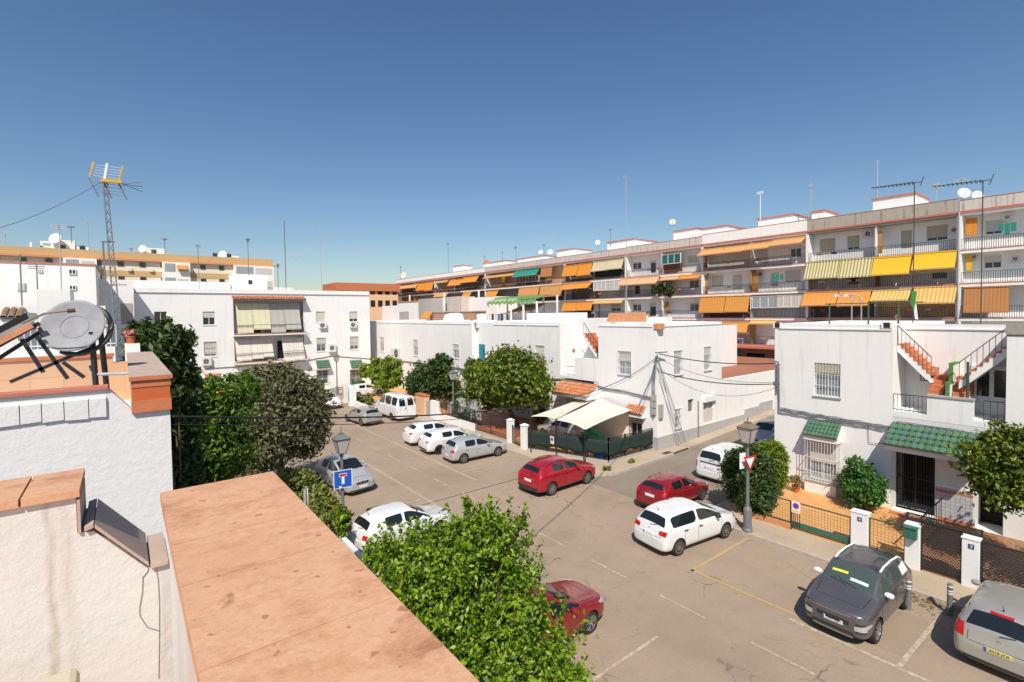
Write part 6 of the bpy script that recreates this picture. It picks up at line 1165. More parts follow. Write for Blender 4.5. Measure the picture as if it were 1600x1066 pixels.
# ------------------------------------------------------------------ street furniture
def make_lamp(label, loc, sc=1.0, hgt=4.75, colr='lamp_grey'):
    t = thing('street_lamp', label, 'street lamp', (0, 0, 0), 0, 'lantern street lamps'); m = MB(); hb = hgt-1.05*sc
    m.lathe([(.001, 0), (.20, 0), (.20, .10), (.165, .16), (.165, .92), (.14, .98), (.075, 1.05), (.07, 1.2), (.055, hb)], (0, 0, 0), 16); m.build('post', 'lamp_grey', t, smooth=False)
    m = MB(); z0 = hb; a, b, h = .15*sc, .29*sc, .62*sc; m.add([(-a, -a, z0+.08), (a, -a, z0+.08), (a, a, z0+.08), (-a, a, z0+.08), (-b, -b, z0+.08+h), (b, -b, z0+.08+h), (b, b, z0+.08+h), (-b, b, z0+.08+h)], [(3, 2, 1, 0), (4, 5, 6, 7), (0, 1, 5, 4), (1, 2, 6, 5), (2, 3, 7, 6), (3, 0, 4, 7)]); m.build('lantern_glass', 'lantern_glass', t)
    m = MB()
    for sx, sy in ((1, 1), (1, -1), (-1, 1), (-1, -1)): m.bar((sx*a, sy*a, z0+.06), (sx*b, sy*b, z0+.1+h), .035*sc)
    for r_, z in ((a, z0+.08), (b, z0+.08+h)):
        for p, q in (((-1, -1), (1, -1)), ((1, -1), (1, 1)), ((1, 1), (-1, 1)), ((-1, 1), (-1, -1))): m.bar((p[0]*r_, p[1]*r_, z), (q[0]*r_, q[1]*r_, z), .035*sc)
    m.lathe([(.055, z0-.1), (.09, z0), (.09, z0+.05), (.001, z0+.07)], (0, 0, 0), 10); m.build('lantern_frame', colr, t)
    m = MB(); zt = z0+.1+h; c = b*1.18; e = b*.42
    m.add([(-c, -c, zt), (c, -c, zt), (c, c, zt), (-c, c, zt), (-e, -e, zt+.14*sc), (e, -e, zt+.14*sc), (e, e, zt+.14*sc), (-e, e, zt+.14*sc)], [(3, 2, 1, 0), (4, 5, 6, 7), (0, 1, 5, 4), (1, 2, 6, 5), (2, 3, 7, 6), (3, 0, 4, 7)])
    m.box(-e*.9, -e*.9, zt+.141*sc, e*.9, e*.9, zt+.20*sc).lathe([(.03, zt+.2*sc), (.02, zt+.3*sc), (.035, zt+.33*sc), (.001, zt+.42*sc)], (0, 0, 0), 8); m.build('lantern_roof', colr, t)
    t.location = loc; return t
p = gp(1168, 830, KZ); make_lamp('grey lantern lamp post beside the dark green hedge, carrying the give-way sign', p, 1.02, 4.75, 'lamp_brown'); LP = p
LM = gp(537, 848, KZ); make_lamp('lantern lamp post in front of the silver hatchback, carrying the blue dead-end sign', LM, .95, 4.62)
p = gp(709, 660, KZ); make_lamp('lantern lamp post beside the row fences, behind the two white cars', p, .95, 4.6); p = gp(527, 617, KZ); make_lamp('farthest lantern lamp post, before the white flats at the end of the street', p, 1.0, 4.9)
# give-way sign and its companion seen from behind
t = thing('give_way_sign', 'red and white triangular give-way sign on the right lamp post', 'sign', (LP.x, LP.y, 3.0), R(-14))
def tri(s): return [(-s, s*.577), (s, s*.577), (0, -s*1.155)]
zc = onX(1169, 722, LP.x).z
m = MB()
for s_, y, k in ((.37, -.115, 'sign_red'), (.235, -.122, 'sign_white')):
    m.m(k).prism([(a, b) for a, b in tri(s_)], 'y', y-.006, y)
m.v = [(x+LP.x, y+LP.y, z+zc+.06) for x, y, z in m.v]; t.location.z = zc; m.build('plate', None, t)
m = MB(); m.box(LP.x-.08, LP.y-.10, zc-.25, LP.x+.08, LP.y-.05, zc-.2); m.box(LP.x-.08, LP.y-.10, zc+.2, LP.x+.08, LP.y-.05, zc+.25); m.build('clamp', 'galv', t)
m = MB(); m.box(LP.x-.36, LP.y+.08, zc-.28, LP.x+.12, LP.y+.095, zc+.38); m.build('back_plate', 'sign_white', t)
# dead-end sign
zc = (onY(530, 750, LM.y-.15).z); t = thing('dead_end_sign', 'blue square dead-end sign with white bar and red top', 'sign', (LM.x, LM.y, zc), R(-6)); m = MB(); s_ = .37
def pl(mb, k, x0, z0, x1, z1, y): mb.m(k).box(LM.x+x0, LM.y+y-.004, zc+z0, LM.x+x1, LM.y+y, zc+z1)
pl(m, 'sign_white', -s_, -s_, s_, s_, -.14); pl(m, 'sign_blue', -s_+.03, -s_+.03, s_-.03, s_-.03, -.1445); pl(m, 'sign_white', -.055, -.2, .055, .12, -.149); pl(m, 'sign_white', -.15, .10, .15, .23, -.149); pl(m, 'sign_red', -.13, .12, .13, .21, -.1535); pl(m, 'sign_white', -.16, -.34, -.06, -.27, -.149); m.build('plate', None, t)
MB().box(LM.x-.08, LM.y-.135, zc-.1, LM.x+.08, LM.y-.05, zc-.05).build('clamp', 'galv', t)
# edge-on round sign in the hedge
fr_ = Fr('Y', 17.0); u, z = fr_.px(480, 778); t = thing('round_sign', 'round red-edged sign seen edge-on from the side in the yellow-green hedge', 'sign', (u, 17, 0)); m = MB(); m.m('sign_white').lathe([(.001, 0), (.33, 0), (.33, .012)], (0, 0, 0), 24, 'x'); m.m('sign_red').lathe([(.26, .013), (.34, .013), (.34, .02), (.26, .02)], (0, 0, 0), 24, 'x'); ca, sa = math.cos(R(-12)), math.sin(R(-12)); m.v = [(u+(x*ca-y*sa), 17+(x*sa+y*ca), z+q) for x, y, q in m.v]; m.build('plate', None, t); MB().bar((u-.08, 17, 0), (u-.08, 17, z+.3), .06).build('post', 'galv', t)
# bollards
def make_bollard(label, loc):
    t = thing('bollard', label, 'bollard', (0, 0, 0), 0, 'bollards at the kerb'); m = MB(); m.lathe([(.001, 0), (.075, 0), (.075, .92), (.06, .97), (.001, .98)], (0, 0, 0), 16); m.build('post', 'lamp_grey', t)
    m = MB()
    for z in (.66, .74, .88): m.lathe([(.077, z), (.077, z+.045)], (0, 0, 0), 16)
    m.build('reflective_band', 'sign_white', t); t.location = loc; return t
bo = make_bollard('dark bollard between the grey crossover and the right-edge car', gp(1484, 961, .0)); dup(bo, gp(1419, 952, .0), 0, 'dark bollard close against the rear of the grey crossover')
# ------------------------------------------------------------------ forecourt fences on the right
FZ = .17
def mesh_fence(name, label, cat, pts, h, frame_m, fill, dens, z0=.2, base=None, group=None, loc=None):
    t = thing(name, label, cat, loc or (pts[0][0], pts[0][1], 0), 0, group); a, b = Vector((pts[0][0], pts[0][1], 0)), Vector((pts[1][0], pts[1][1], 0)); d = b-a; L = d.length; d.normalize(); fm = MB(); ml = MB()
    Z = lambda v, z: Vector((v.x, v.y, z))
    for z in (z0+.02, z0+h): fm.bar(Z(a, z), Z(b, z), .05, .04)
    n = max(1, round(L/2.2))
    for k in range(n+1): v = a+d*L*k/n; fm.bar(Z(v, .1), Z(v, z0+h+.01), .05)
    if fill == 'grid':
        k = int(L/dens)
        for i in range(1, k): v = a+d*L*i/k; ml.bar(Z(v, z0), Z(v, z0+h), .008)
        for i in range(1, int(h/dens)): z = z0+i*dens; ml.bar(Z(a, z), Z(b, z), .008)
    elif fill == 'diamond':
        nx = int(L/dens)
        for s_ in (1, -1):
            for i in range(-int(h/dens)-1, nx+1):
                x0 = i*dens; x1 = x0+h; za, zb = (z0, z0+h) if s_ == 1 else (z0+h, z0)
                q0, q1 = max(0, x0), min(L, x1)
                if q1-q0 < .01: continue
                f0, f1 = (q0-x0)/h, (q1-x0)/h; ml.bar(Z(a+d*q0, za+(zb-za)*f0), Z(a+d*q1, za+(zb-za)*f1), .030, .012)
    elif fill == 'bars':
        k = int(L/dens)
        for i in range(1, k): v = a+d*L*i/k; ml.bar(Z(v, z0), Z(v, z0+h), .016)
    fm.build('frame', frame_m, t)
    if ml.f: ml.build('mesh' if fill != 'bars' else 'bars', frame_m, t)
    if base: q = MB(); nn = Vector((-d.y, d.x, 0))*.10; q.hexa([Z(a-nn, -.02), Z(b-nn, -.02), Z(b+nn, -.02), Z(a+nn, -.02)], [Z(a-nn, z0-.03), Z(b-nn, z0-.03), Z(b+nn, z0-.03), Z(a+nn, z0-.03)]); q.build('kerb_wall', base, t)
    return t
FXl = 22.0
ya, yb, yc, yd, ye, yf = 11.1, 9.20, 6.98, 6.35, 5.28, 3.75
def sheet_sign(parent, c, w, h, rot=0):
    m = MB(); m.m('sign_white').box(c[0]-.012, c[1]-w/2, c[2]-h/2, c[0], c[1]+w/2, c[2]+h/2); q = MB(); q.m('sign_red').lathe([(.001, -.015), (w*.36, -.015), (w*.36, -.013)], (0, 0, 0), 20, 'x'); q.m('sign_blue').lathe([(.001, -.018), (w*.28, -.018), (w*.28, -.015)], (0, 0, 0), 20, 'x'); q.m('sign_red').bar((-.019, -w*.2, -w*.2), (-.019, w*.2, w*.2), w*.09, .003, Vector((1, 0, 0)))
    for k, mt in enumerate(q.mats):
        m.m(mt); fs = [f for f, i in zip(q.f, q.mi) if i == k]; m.add([(x+c[0], y+c[1], z+c[2]+h*.12) for x, y, z in q.v], fs)
    m.m('sign_yellow').box(c[0]-.014, c[1]-w*.4, c[2]-h*.42, c[0]-.0121, c[1]+w*.4, c[2]-h*.28); return m.build('no_parking_sign', None, parent)
mesh_fence('garden_fence', 'green wire garden fence from the hedge to the gate post, over an orange base', 'fence', [(FXl, ya), (FXl, yb)], .92, 'green_iron', 'grid', .11, .40, 'terracotta_pale')
g = mesh_fence('garden_gate', 'green sliding wire gate with a no-parking sign in front of the orange terrace', 'gate', [(FXl, yb-.03), (FXl, yc+.03)], 1.05, 'green_iron', 'grid', .11, .27); sheet_sign(g, (FXl-.04, yb-.22, 1.13), .34, .48)
m = MB(); m.box(FXl-.02, yc+.05, .29, FXl+.02, yb-.05, .5); m.build('kick_panel', 'bin_green', g); m = MB()
for k in range(4): m.bar((FXl-.03, yb-.12-.08*k, .28), (FXl-.03, yb-.12-.08*k, 1.0), .02)
m.build('lock_bars', 'dark_iron', g)
def pillar(label, y0, y1, h, num, x0=21.85, x1=22.2):
    t = thing('gate_pillar', label, 'pillar', ((x0+x1)/2, (y0+y1)/2, 0), 0, 'white forecourt pillars'); m = MB(); m.box(x0, y0, -.02, x1, y1, h); m.build('shaft', 'clean_plaster', t, bevel=.015); m = MB(); m.box(x0-.02, y0-.02, h+.001, x1+.02, y1+.02, h+.035); m.build('cap', 'clean_plaster', t)
    if num:
        m = MB(); c = (y0+y1)/2-.02; m.m('tile_blue').box(x0-.012, c-.075, h-.30, x0-.001, c+.075, h-.14); vs, fs = text_verts(num, .15); m.m('sign_white').add([(x0-.0135, c-vx, h-.22+vy) for vx, vy, _ in vs], fs); m.build('house_number', None, t)
    return t
pillar('white pillar with house number 4, right of the green gate', yd+.05, yc-.02, 1.62, '4'); pillar('white pillar carrying the green letter box, left of the black lattice door', 4.85, ye, 1.68, ''); pillar('white pillar with house number 3, between the two black lattice panels', 3.30, 3.74, 1.72, '3')
mesh_fence('garden_gate', 'small green wire gate between pillar 4 and the letter-box pillar', 'gate', [(FXl, yd+.03), (FXl, ye+.02)], 1.25, 'green_iron', 'grid', .11, .25)
mesh_fence('lattice_door', 'black diamond-lattice metal door between the letter box and pillar 3', 'gate', [(FXl, 4.83), (FXl, 3.76)], 1.62, 'dark_iron', 'diamond', .10, .25); mesh_fence('lattice_fence', 'black diamond-lattice fence behind the right-edge car', 'fence', [(FXl, 3.28), (FXl, -5)], 1.45, 'dark_iron', 'diamond', .10, .25); mesh_fence('lattice_strip', 'narrow strip of black lattice above the letter-box pillar', 'fence', [(22.25, 5.3), (22.25, 3.3)], .24, 'dark_iron', 'diamond', .10, 1.74)
m = MB(); m.box(21.63, 4.90, 1.25, 21.849, 5.25, 1.62); m.box(21.60, 4.88, 1.621, 21.849, 5.27, 1.68); tag(m.build('letter_box', 'bin_green', bevel=.01), 'green metal letter box on the white pillar', 'letter box')
m = MB(); m.m('dark_iron').tube([(22.9, 5.3, .1), (22.9, 5.3, 1.5)], .035, 6); 
for k in range(12): m.bar((22.9+.38*k, 5.3, .2), (22.9+.38*k, 5.3, 1.3), .02)
m.bar((22.9, 5.3, 1.3), (27.3, 5.3, 1.3), .04); tag(m.build('yard_railing', None), 'dark railing dividing the orange terrace from the shady forecourt', 'railing')
# ------------------------------------------------------------------ corner yard fence with green cloth, sails
P0, P1, P2 = gp(826, 706), gp(951, 726), gp(1024, 705)
def cloth_fence(label, a, b, n, cat='fence'):
    t = thing('yard_fence', label, cat, (a.x, a.y, 0)); d = (b-a).normalized(); L = (b-a).length; m = MB(); Z = lambda v, z: Vector((v.x, v.y, z))
    for k in range(n+1): v = a+d*L*k/n; m.bar(Z(v, .0), Z(v, 1.68), .07)
    for z in (.32, 1.5, 1.6): m.bar(Z(a, z), Z(b, z), .05, .04)
    k = int(L/.12)
    for i in range(k): v = a+d*L*i/k; m.bar(Z(v, .32), Z(v, 1.6), .014)
    m.build('frame', 'dark_iron', t); nn = Vector((-d.y, d.x, 0)); m = MB(); K = int(L/.16)
    if (a+nn).length > a.length: nn = -nn
    vs = []
    for i in range(K+1):
        v = a+d*L*i/K
        for j in range(5):
            f = j/4; w = .018*math.sin(i*1.7+j)+.012*math.sin(i*.7); z = 1.47-f*(.95+.07*math.sin(i*.35)+.05*math.sin(i*.9)); vs.append(Z(v+nn*(.04+w), z))
    m.add(vs, [(i*5+j, i*5+j+1, i*5+j+6, i*5+j+5) for i in range(K) for j in range(4)]); o = m.build('green_screen', 'green_cloth', t, smooth=True); sm = o.modifiers.new('s', 'SOLIDIFY'); sm.thickness = .008
    m = MB(); m.hexa([Z(a-nn*.12, -.02), Z(b-nn*.12, -.02), Z(b+nn*.08, -.02), Z(a+nn*.08, -.02)], [Z(a-nn*.12, .24), Z(b-nn*.12, .24), Z(b+nn*.08, .24), Z(a+nn*.08, .24)]); m.build('kerb_wall', 'peach_plaster' if 0 else 'stone_grey', t); return t
f1 = cloth_fence('dark yard fence with green screening cloth facing the main street, behind the red crossover', P0, P1, 4, 'fence'); cloth_fence('dark yard fence with green screening cloth along the side-street pavement', P1, P2, 3)
c = gp(866, 700).lerp(gp(866, 700), 0); v = P0.lerp(P1, .33); sheet_sign(f1, (v.x-.10, v.y, 1.05), .36, .5)
def wpillar(label, px_, py_, h, w=.42):
    p = gp(px_, py_); t = thing('gate_pillar', label, 'pillar', (p.x, p.y, 0), 0, 'white yard pillars'); m = MB(); m.box(p.x-w/2, p.y-w/2, -.02, p.x+w/2, p.y+w/2, h); m.m('clean_plaster'); m.mats = ['clean_plaster']; m.build('shaft', None, t, bevel=.02); m = MB(); m.add([(p.x-w*.6, p.y-w*.6, h), (p.x+w*.6, p.y-w*.6, h), (p.x+w*.6, p.y+w*.6, h), (p.x-w*.6, p.y+w*.6, h), (p.x, p.y, h+.14)], [(0, 1, 4), (1, 2, 4), (2, 3, 4), (3, 0, 4), (3, 2, 1, 0)]); m.build('cap', 'clean_plaster', t); return p
pa = wpillar('white pointed pillar left of the little gate beside the silver hatchback', 798, 694, 1.75); pb = wpillar('white pointed pillar right of the little gate, at the end of the cloth fence', 820, 704, 1.75)
t = mesh_fence('garden_gate', 'small black bar gate between the two white pointed pillars', 'gate', [(pa.x, pa.y-.22), (pb.x, pb.y+.22)], 1.2, 'dark_iron', 'bars', .10, .2)
mesh_fence('bar_fence', 'tall dark bar fence in front of the red tiled forecourt', 'fence', [(pa.x, pa.y+.22), (21.7, 37.2)], 1.5, 'dark_iron', 'bars', .13, .3, 'stone_grey')
# shade sails
def sail(label, c, sag):
    m = MB(); n = 14; vs = []
    for j in range(n+1):
        for i in range(n+1):
            a, b = i/n, j/n; aa = a; bb = b
            p = (c[0]*(1-a)+c[1]*a)*(1-b)+(c[3]*(1-a)+c[2]*a)*b; e = math.sin(math.pi*a)*math.sin(math.pi*b); mid = (c[0]+c[1]+c[2]+c[3])/4
            pull = .10*(math.sin(math.pi*a)*(abs(2*b-1)**3)+math.sin(math.pi*b)*(abs(2*a-1)**3)); p = p+(mid-p)*pull; p = Vector((p.x, p.y, p.z-sag*e)); vs.append(p)
    m.add(vs, [(j*(n+1)+i, j*(n+1)+i+1, (j+1)*(n+1)+i+1, (j+1)*(n+1)+i) for j in range(n) for i in range(n)]); o = m.build('shade_sail', 'sail', None, smooth=True, recalc=False); s_ = o.modifiers.new('s', 'SOLIDIFY'); s_.thickness = .012; return tag(o, label, 'shade sail')
s0, s1, s2, s3 = gp(829, 651, 2.55), onX(903, 625, 27.6), onX(931, 624, 27.6), gp(869, 655, 2.55); t0, t1, t2, t3 = gp(866, 656, 2.45), onX(938, 621, 27.6), onX(991, 640, 27.55), gp(914, 672, 2.25)
sail('narrow cream shade sail on the left over the corner yard', [s0, s1, s2, s3], .12); sail('wide cream shade sail over the parked car in the corner yard', [t0, t1, t2, t3], .16)
for p, lab in ((s0, 'dark pole holding the left corner of the narrow shade sail'), (s3, 'dark pole where the two shade sails meet'), (t3, 'dark pole holding the lowest corner of the wide shade sail')): m = MB(); m.tube([(p.x, p.y, .0), (p.x, p.y, p.z+.05)], .04, 8); tag(m.build('sail_pole', 'dark_iron'), lab, 'pole')
# covered things in the yard
c = gp(922, 690, .3); m = MB(); n = 18; vs = [(c.x, c.y, 1.32)]; rr = []
for k in range(n): a = 2*math.pi*k/n; s_ = 1+.12*math.sin(3*a)+.06*math.sin(7*a); vs.append((c.x+.55*s_*math.cos(a), c.y+.75*s_*math.sin(a), 1.05+.05*math.sin(5*a)))
for k in range(n): a = 2*math.pi*k/n; s_ = 1+.08*math.sin(4*a); vs.append((c.x+.82*s_*math.cos(a), c.y+1.3*s_*math.sin(a), .82+.04*math.sin(6*a)))
for k in range(n): a = 2*math.pi*k/n; s_ = 1+.05*math.sin(9*a); vs.append((c.x+.86*s_*math.cos(a), c.y+1.34*s_*math.sin(a), .18))
m.add(vs, [(0, 1+k, 1+(k+1) % n) for k in range(n)]+[(1+r*n+k, 1+r*n+(k+1) % n, 1+(r+1)*n+(k+1) % n, 1+(r+1)*n+k) for r in range(2) for k in range(n)]); tag(m.build('tarpaulin_cover', 'green_tarp'), 'bright green tarpaulin covering a heap beside the yard car', 'tarpaulin')
c = gp(942, 718, .25); m = MB(); m.hexa([(c.x+.1, c.y+.15, .22), (c.x+.6, c.y+.15, .22), (c.x+.6, c.y+.85, .22), (c.x+.1, c.y+.85, .22)], [(c.x+.05, c.y+.1, .62), (c.x+.65, c.y+.1, .62), (c.x+.65, c.y+.9, .62), (c.x+.05, c.y+.9, .62)]); m.box(c.x+.03, c.y+.08, .62, c.x+.67, c.y+.92, .67); tag(m.build('crate', 'blue_plastic'), 'blue plastic crate behind the corner of the cloth fence', 'crate')
# fences and walls along the row
t = thing('yard_wall', 'white corrugated yard wall with stepped top beside the lamp post', 'wall', (21.7, 42, 0)); m = MB(); fr_ = Fr('X', 21.6)
def wp(x0, x1, h, n1=0, m_='clean_plaster', z0=-.02): a, b = gp(x0, 655).y, gp(x1, 655).y; return a, b
ys_ = {x: onX(x, 660, 21.6).y for x in (536, 548, 556, 566, 590, 652, 666, 672, 684, 690, 716, 735, 742)}
m.m('clean_plaster').box(21.6, ys_[742], -.02, 21.75, ys_[684], .75); m.build('wall', None, t); m = MB(); m.m('screen_white').prism([(ys_[735], .76), (ys_[684], .76), (ys_[684], 1.35), (ys_[690]-1.2, 2.2), (ys_[735], 2.35)], 'x', 22.6, 22.66); m.build('corrugated_panel', None, t)
mesh_fence('bar_fence', 'curly dark bar fence in front of the white corrugated wall', 'fence', [(21.65, ys_[742]), (21.65, ys_[690])], .95, 'dark_iron', 'bars', .16, .75)
t = thing('gate_pillar', 'orange brick gate pillar behind the rear of the white van', 'pillar', (21.7, ys_[666], 0)); m = MB(); m.box(21.45, ys_[666]-.05, -.02, 21.95, ys_[652], 1.9); m.m('peach_plaster'); m.mats = ['peach_plaster']; m.build('shaft', None, t, bevel=.03); MB().box(21.40, ys_[666]-.1, 1.901, 22.0, ys_[652]+.05, 2.02).build('cap', 'terracotta', t)
t = thing('yard_wall', 'white pillar and gate wall between the orange pillar and the corrugated wall', 'wall', (21.6, ys_[672], 0)); m = MB(); m.box(21.55, ys_[684], -.02, 21.8, ys_[672]-.2, 1.7); m.build('wall', 'clean_plaster', t); m = MB(); m.box(21.56, ys_[672]-.2, .1, 21.62, ys_[666]-.1, 1.5); m.build('gate', 'galv', t)
for x, w, lab in ((540, .5, 'leftmost white gate pillar by the white car at the end of the street'), (549, .5, 'white gate pillar with grey letter slot at the end of the street'), (553, .4, 'white gate pillar at the corner of the far flower bed')):
    p = gp(x, 629 if x < 545 else 634); t = thing('gate_pillar', lab, 'pillar', (p.x, p.y, 0), 0, 'pillars at the end of the street'); m = MB(); m.box(p.x-w/2, p.y-w/2, -.02, p.x+w/2, p.y+w/2, 2.15); m.build('shaft', 'clean_plaster', t); MB().box(p.x-w/2-.02, p.y-.15, .5, p.x-w/2-.001, p.y+.15, 1.8).build('panel', 'galv', t)
p, q = gp(553, 634), gp(590, 650); m = MB(); d = (q-p).normalized(); n_ = Vector((-d.y, d.x, 0))*.12; m.hexa([p-n_, q-n_, q+n_, p+n_], [p-n_+Vector((0, 0, .55)), q-n_+Vector((0, 0, .55)), q+n_+Vector((0, 0, .55)), p+n_+Vector((0, 0, .55))]); tag(m.build('planter_wall', 'clean_plaster'), 'low white planter wall beside the white van', 'wall')
# left forecourt wall seen under the trees
t = thing('gate_pillar', 'white pillar with house number tile and a clay pot behind the parapet coping', 'pillar', (6.3, 27.4, 0)); zt = onY(437, 740, 27.4); m = MB(); m.box(zt.x-.28, 27.2, -.02, zt.x+.28, 27.7, zt.z); m.build('shaft', 'clean_plaster', t); MB().box(zt.x-.32, 27.16, zt.z+.001, zt.x+.32, 27.74, zt.z+.06).build('cap', 'clean_plaster', t); MB().box(zt.x-.08, 27.185, zt.z-.45, zt.x+.14, 27.199, zt.z-.2).build('house_number', 'tile_blue', t)
m = MB(); m.lathe([(.001, 0), (.14, 0), (.2, .28), (.22, .28), (.22, .34), (.17, .34), (.001, .3)], (zt.x+.05, 27.4, zt.z+.062), 14); tag(m.build('flower_pot', 'clay_pot'), 'clay pot on the white pillar behind the coping', 'flower pot')
m = MB(); m.box(6.32, 9.0, -.02, 6.5, 27.1, .9); tag(m.build('garden_wall', 'white_plaster'), 'low white garden wall along the left pavement, under the trees', 'wall'); m = MB(); m.box(6.32, 27.8, -.02, 6.5, 62, .9); tag(m.build('garden_wall', 'white_plaster'), 'low white garden wall beyond the grey-leaved tree', 'wall')
# terrace pots
for x, y, s_, lab in ((1244, 769, .9, 'clay pot with a dry plant at the foot of the house corner'), ):
    p = gp(x, y, .17); m = MB(); m.lathe([(.001, 0), (.14*s_, 0), (.2*s_, .3*s_), (.23*s_, .3*s_), (.23*s_, .37*s_), (.18*s_, .37*s_), (.001, .33*s_)], (p.x, p.y, .17), 14); tag(m.build('flower_pot', 'clay_pot'), lab, 'flower pot'); POT2 = p
# ------------------------------------------------------------------ overhead cables and wall wiring
def cable(label, pts, r=.02, mat='black_cable', sag=0, n=10, name='cable'):
    m = MB(); P = []
    for a, b in zip(pts, pts[1:]):
        a, b = Vector(a), Vector(b)
        for k in range(n): t = k/n; p = a.lerp(b, t); p.z -= sag*4*t*(1-t); P.append(p)
    P.append(Vector(pts[-1])); m.tube(P, r, 6); return tag(m.build(name, mat), label, 'cable')
br = S.px(1023, 556); BR = Vector((27.4, 19.7, onX(1023, 556, 27.5).z))
A_ = onX(271, 651, .46); cable('thick black overhead cable from the left party wall to the corner house', [A_, BR], .016, sag=1.15, n=40); cable('thinner black overhead cable just under the thick one', [A_+Vector((0, 0, -.10)), BR+Vector((0, 0, -.1))], .007, sag=1.2, n=40)
RC = [onX(1216, y, 27.6) for y in (568, 600, 606)]; RC = [Vector((27.55, 12.3, p.z)) for p in RC]
cable('upper black cable crossing the side street to the right house', [BR+Vector((.1, -.05, .15)), RC[0]], .03, sag=.25, n=16); cable('middle black cable crossing the side street', [BR+Vector((.2, -.05, -1.05)), RC[1]], .03, sag=.30, n=16); cable('thin slack wire crossing the side street', [BR+Vector((.3, -.05, -.9)), RC[2]], .012, sag=1.0, n=16); cable('thin wire crossing the side street just below the upper cable', [BR+Vector((.2, 0, -.2)), RC[1]+Vector((0, 0, .1))], .012, sag=.5, n=16)
def wallrun(label, fr, px_, r=.018, cnt=3, n=.05, mat='grey_cable'):
    m = MB(); rn = random.Random(len(label))
    for c in range(cnt):
        P = []
        for (x0, y0), (x1, y1) in zip(px_, px_[1:]):
            K = max(2, int(math.hypot(x1-x0, y1-y0)/8))
            for k in range(K): t = k/K; u, z = fr.px(x0+(x1-x0)*t, y0+(y1-y0)*t); P.append(Vector(fr.pt(u, n+.015*c+rn.uniform(0, .02), z-.05*c+rn.uniform(-.03, .03))))
        u, z = fr.px(*px_[-1]); P.append(Vector(fr.pt(u, n, z-.05*c))); m.tube(P, r, 5)
    return tag(m.build('wall_cables', mat), label, 'cable')
wallrun('bundle of grey cables along the facade of the right house', F, [(1218, 567), (1219, 637), (1300, 651), (1392, 666)], .022, 4); wallrun('grey cables over the porch canopy of the right house', F, [(1392, 664), (1404, 658), (1450, 664), (1530, 678)], .018, 2); wallrun('thin wire drop below the cable bundle on the right house', F, [(1357, 662), (1359, 690), (1395, 697)], .012, 1)
wallrun('bundle of cables along the front of the corner house', F, [(930, 600), (945, 606), (975, 610), (1024, 622)], .022, 3); wallrun('cables along the fronts of the row houses', F, [(585, 560), (650, 566), (730, 577), (815, 592), (878, 592), (925, 600)], .03, 2, mat='grey_cable'); wallrun('cable run across the white flats', L_, [(320, 576), (440, 569), (480, 563), (520, 556), (577, 561)], .04, 1)
t = thing('utility_tripod', 'steel cable bracket with leaning struts and meter boxes on the corner of the white house', 'bracket', (27.5, 19.7, 0))
m = MB(); m.m('galv'); m.tube([BR+Vector((0, 0, .15)), Vector((27.45, 20.0-.05, 5.0))], .05, 6)
b1, b2, b3 = gp(1062, 698, .1), gp(1073, 694, .1), Vector(F.pt(F.px(992, 650)[0], .1, F.px(992, 650)[1])); top = BR+Vector((.05, -.02, -.25))
m.tube([top, b1], .03, 6).tube([top, b2], .022, 6).tube([top, b3], .03, 6); m.build('strut', None, t)
m = MB(); m.bar(BR+Vector((-.1, .1, .22)), BR+Vector((.9, -.1, .22)), .07).bar(BR+Vector((-.05, .1, -.3)), BR+Vector((.15, -.2, -.3)), .08); m.build('crossarm', 'lamp_grey', t)
m = MB(); u, z = F.px(1030, 620); 
for k in range(3): m.fbox(F, 20.02+.0, 20.36, .02, .16, 3.05+.46*k-.5, 3.45+.46*k-.5); 
m.fbox(S, FX+.12, FX+.5, .02, .16, 2.3, 3.2); m.build('meter_box', 'stone_grey', t); m = MB()
for k in range(4): m.tube([BR+Vector((-.1+.05*k, .1, 0)), Vector((27.5, 20.05+.06*k, BR.z-1.2)), Vector((27.62, 20.1+.07*k, 3.9)), Vector((27.6, 20.1+.05*k, 2.5-.1*k))], .015, 5)
m.build('loose_cable', 'lamp_grey', t)
m = MB(); m.tube([RC[0]+Vector((0, .1, .1)), RC[0]+Vector((0, -.1, .1)), Vector((27.6, 12.25, RC[0].z-.1)), Vector((27.6, 12.25, 5.0))], .05, 6); m.box(27.5, 12.2, RC[1].z-.12, 27.69, 12.42, RC[1].z+.12); tag(m.build('conduit', 'grey_cable'), 'grey cable conduit bent around the top corner of the right house', 'conduit')
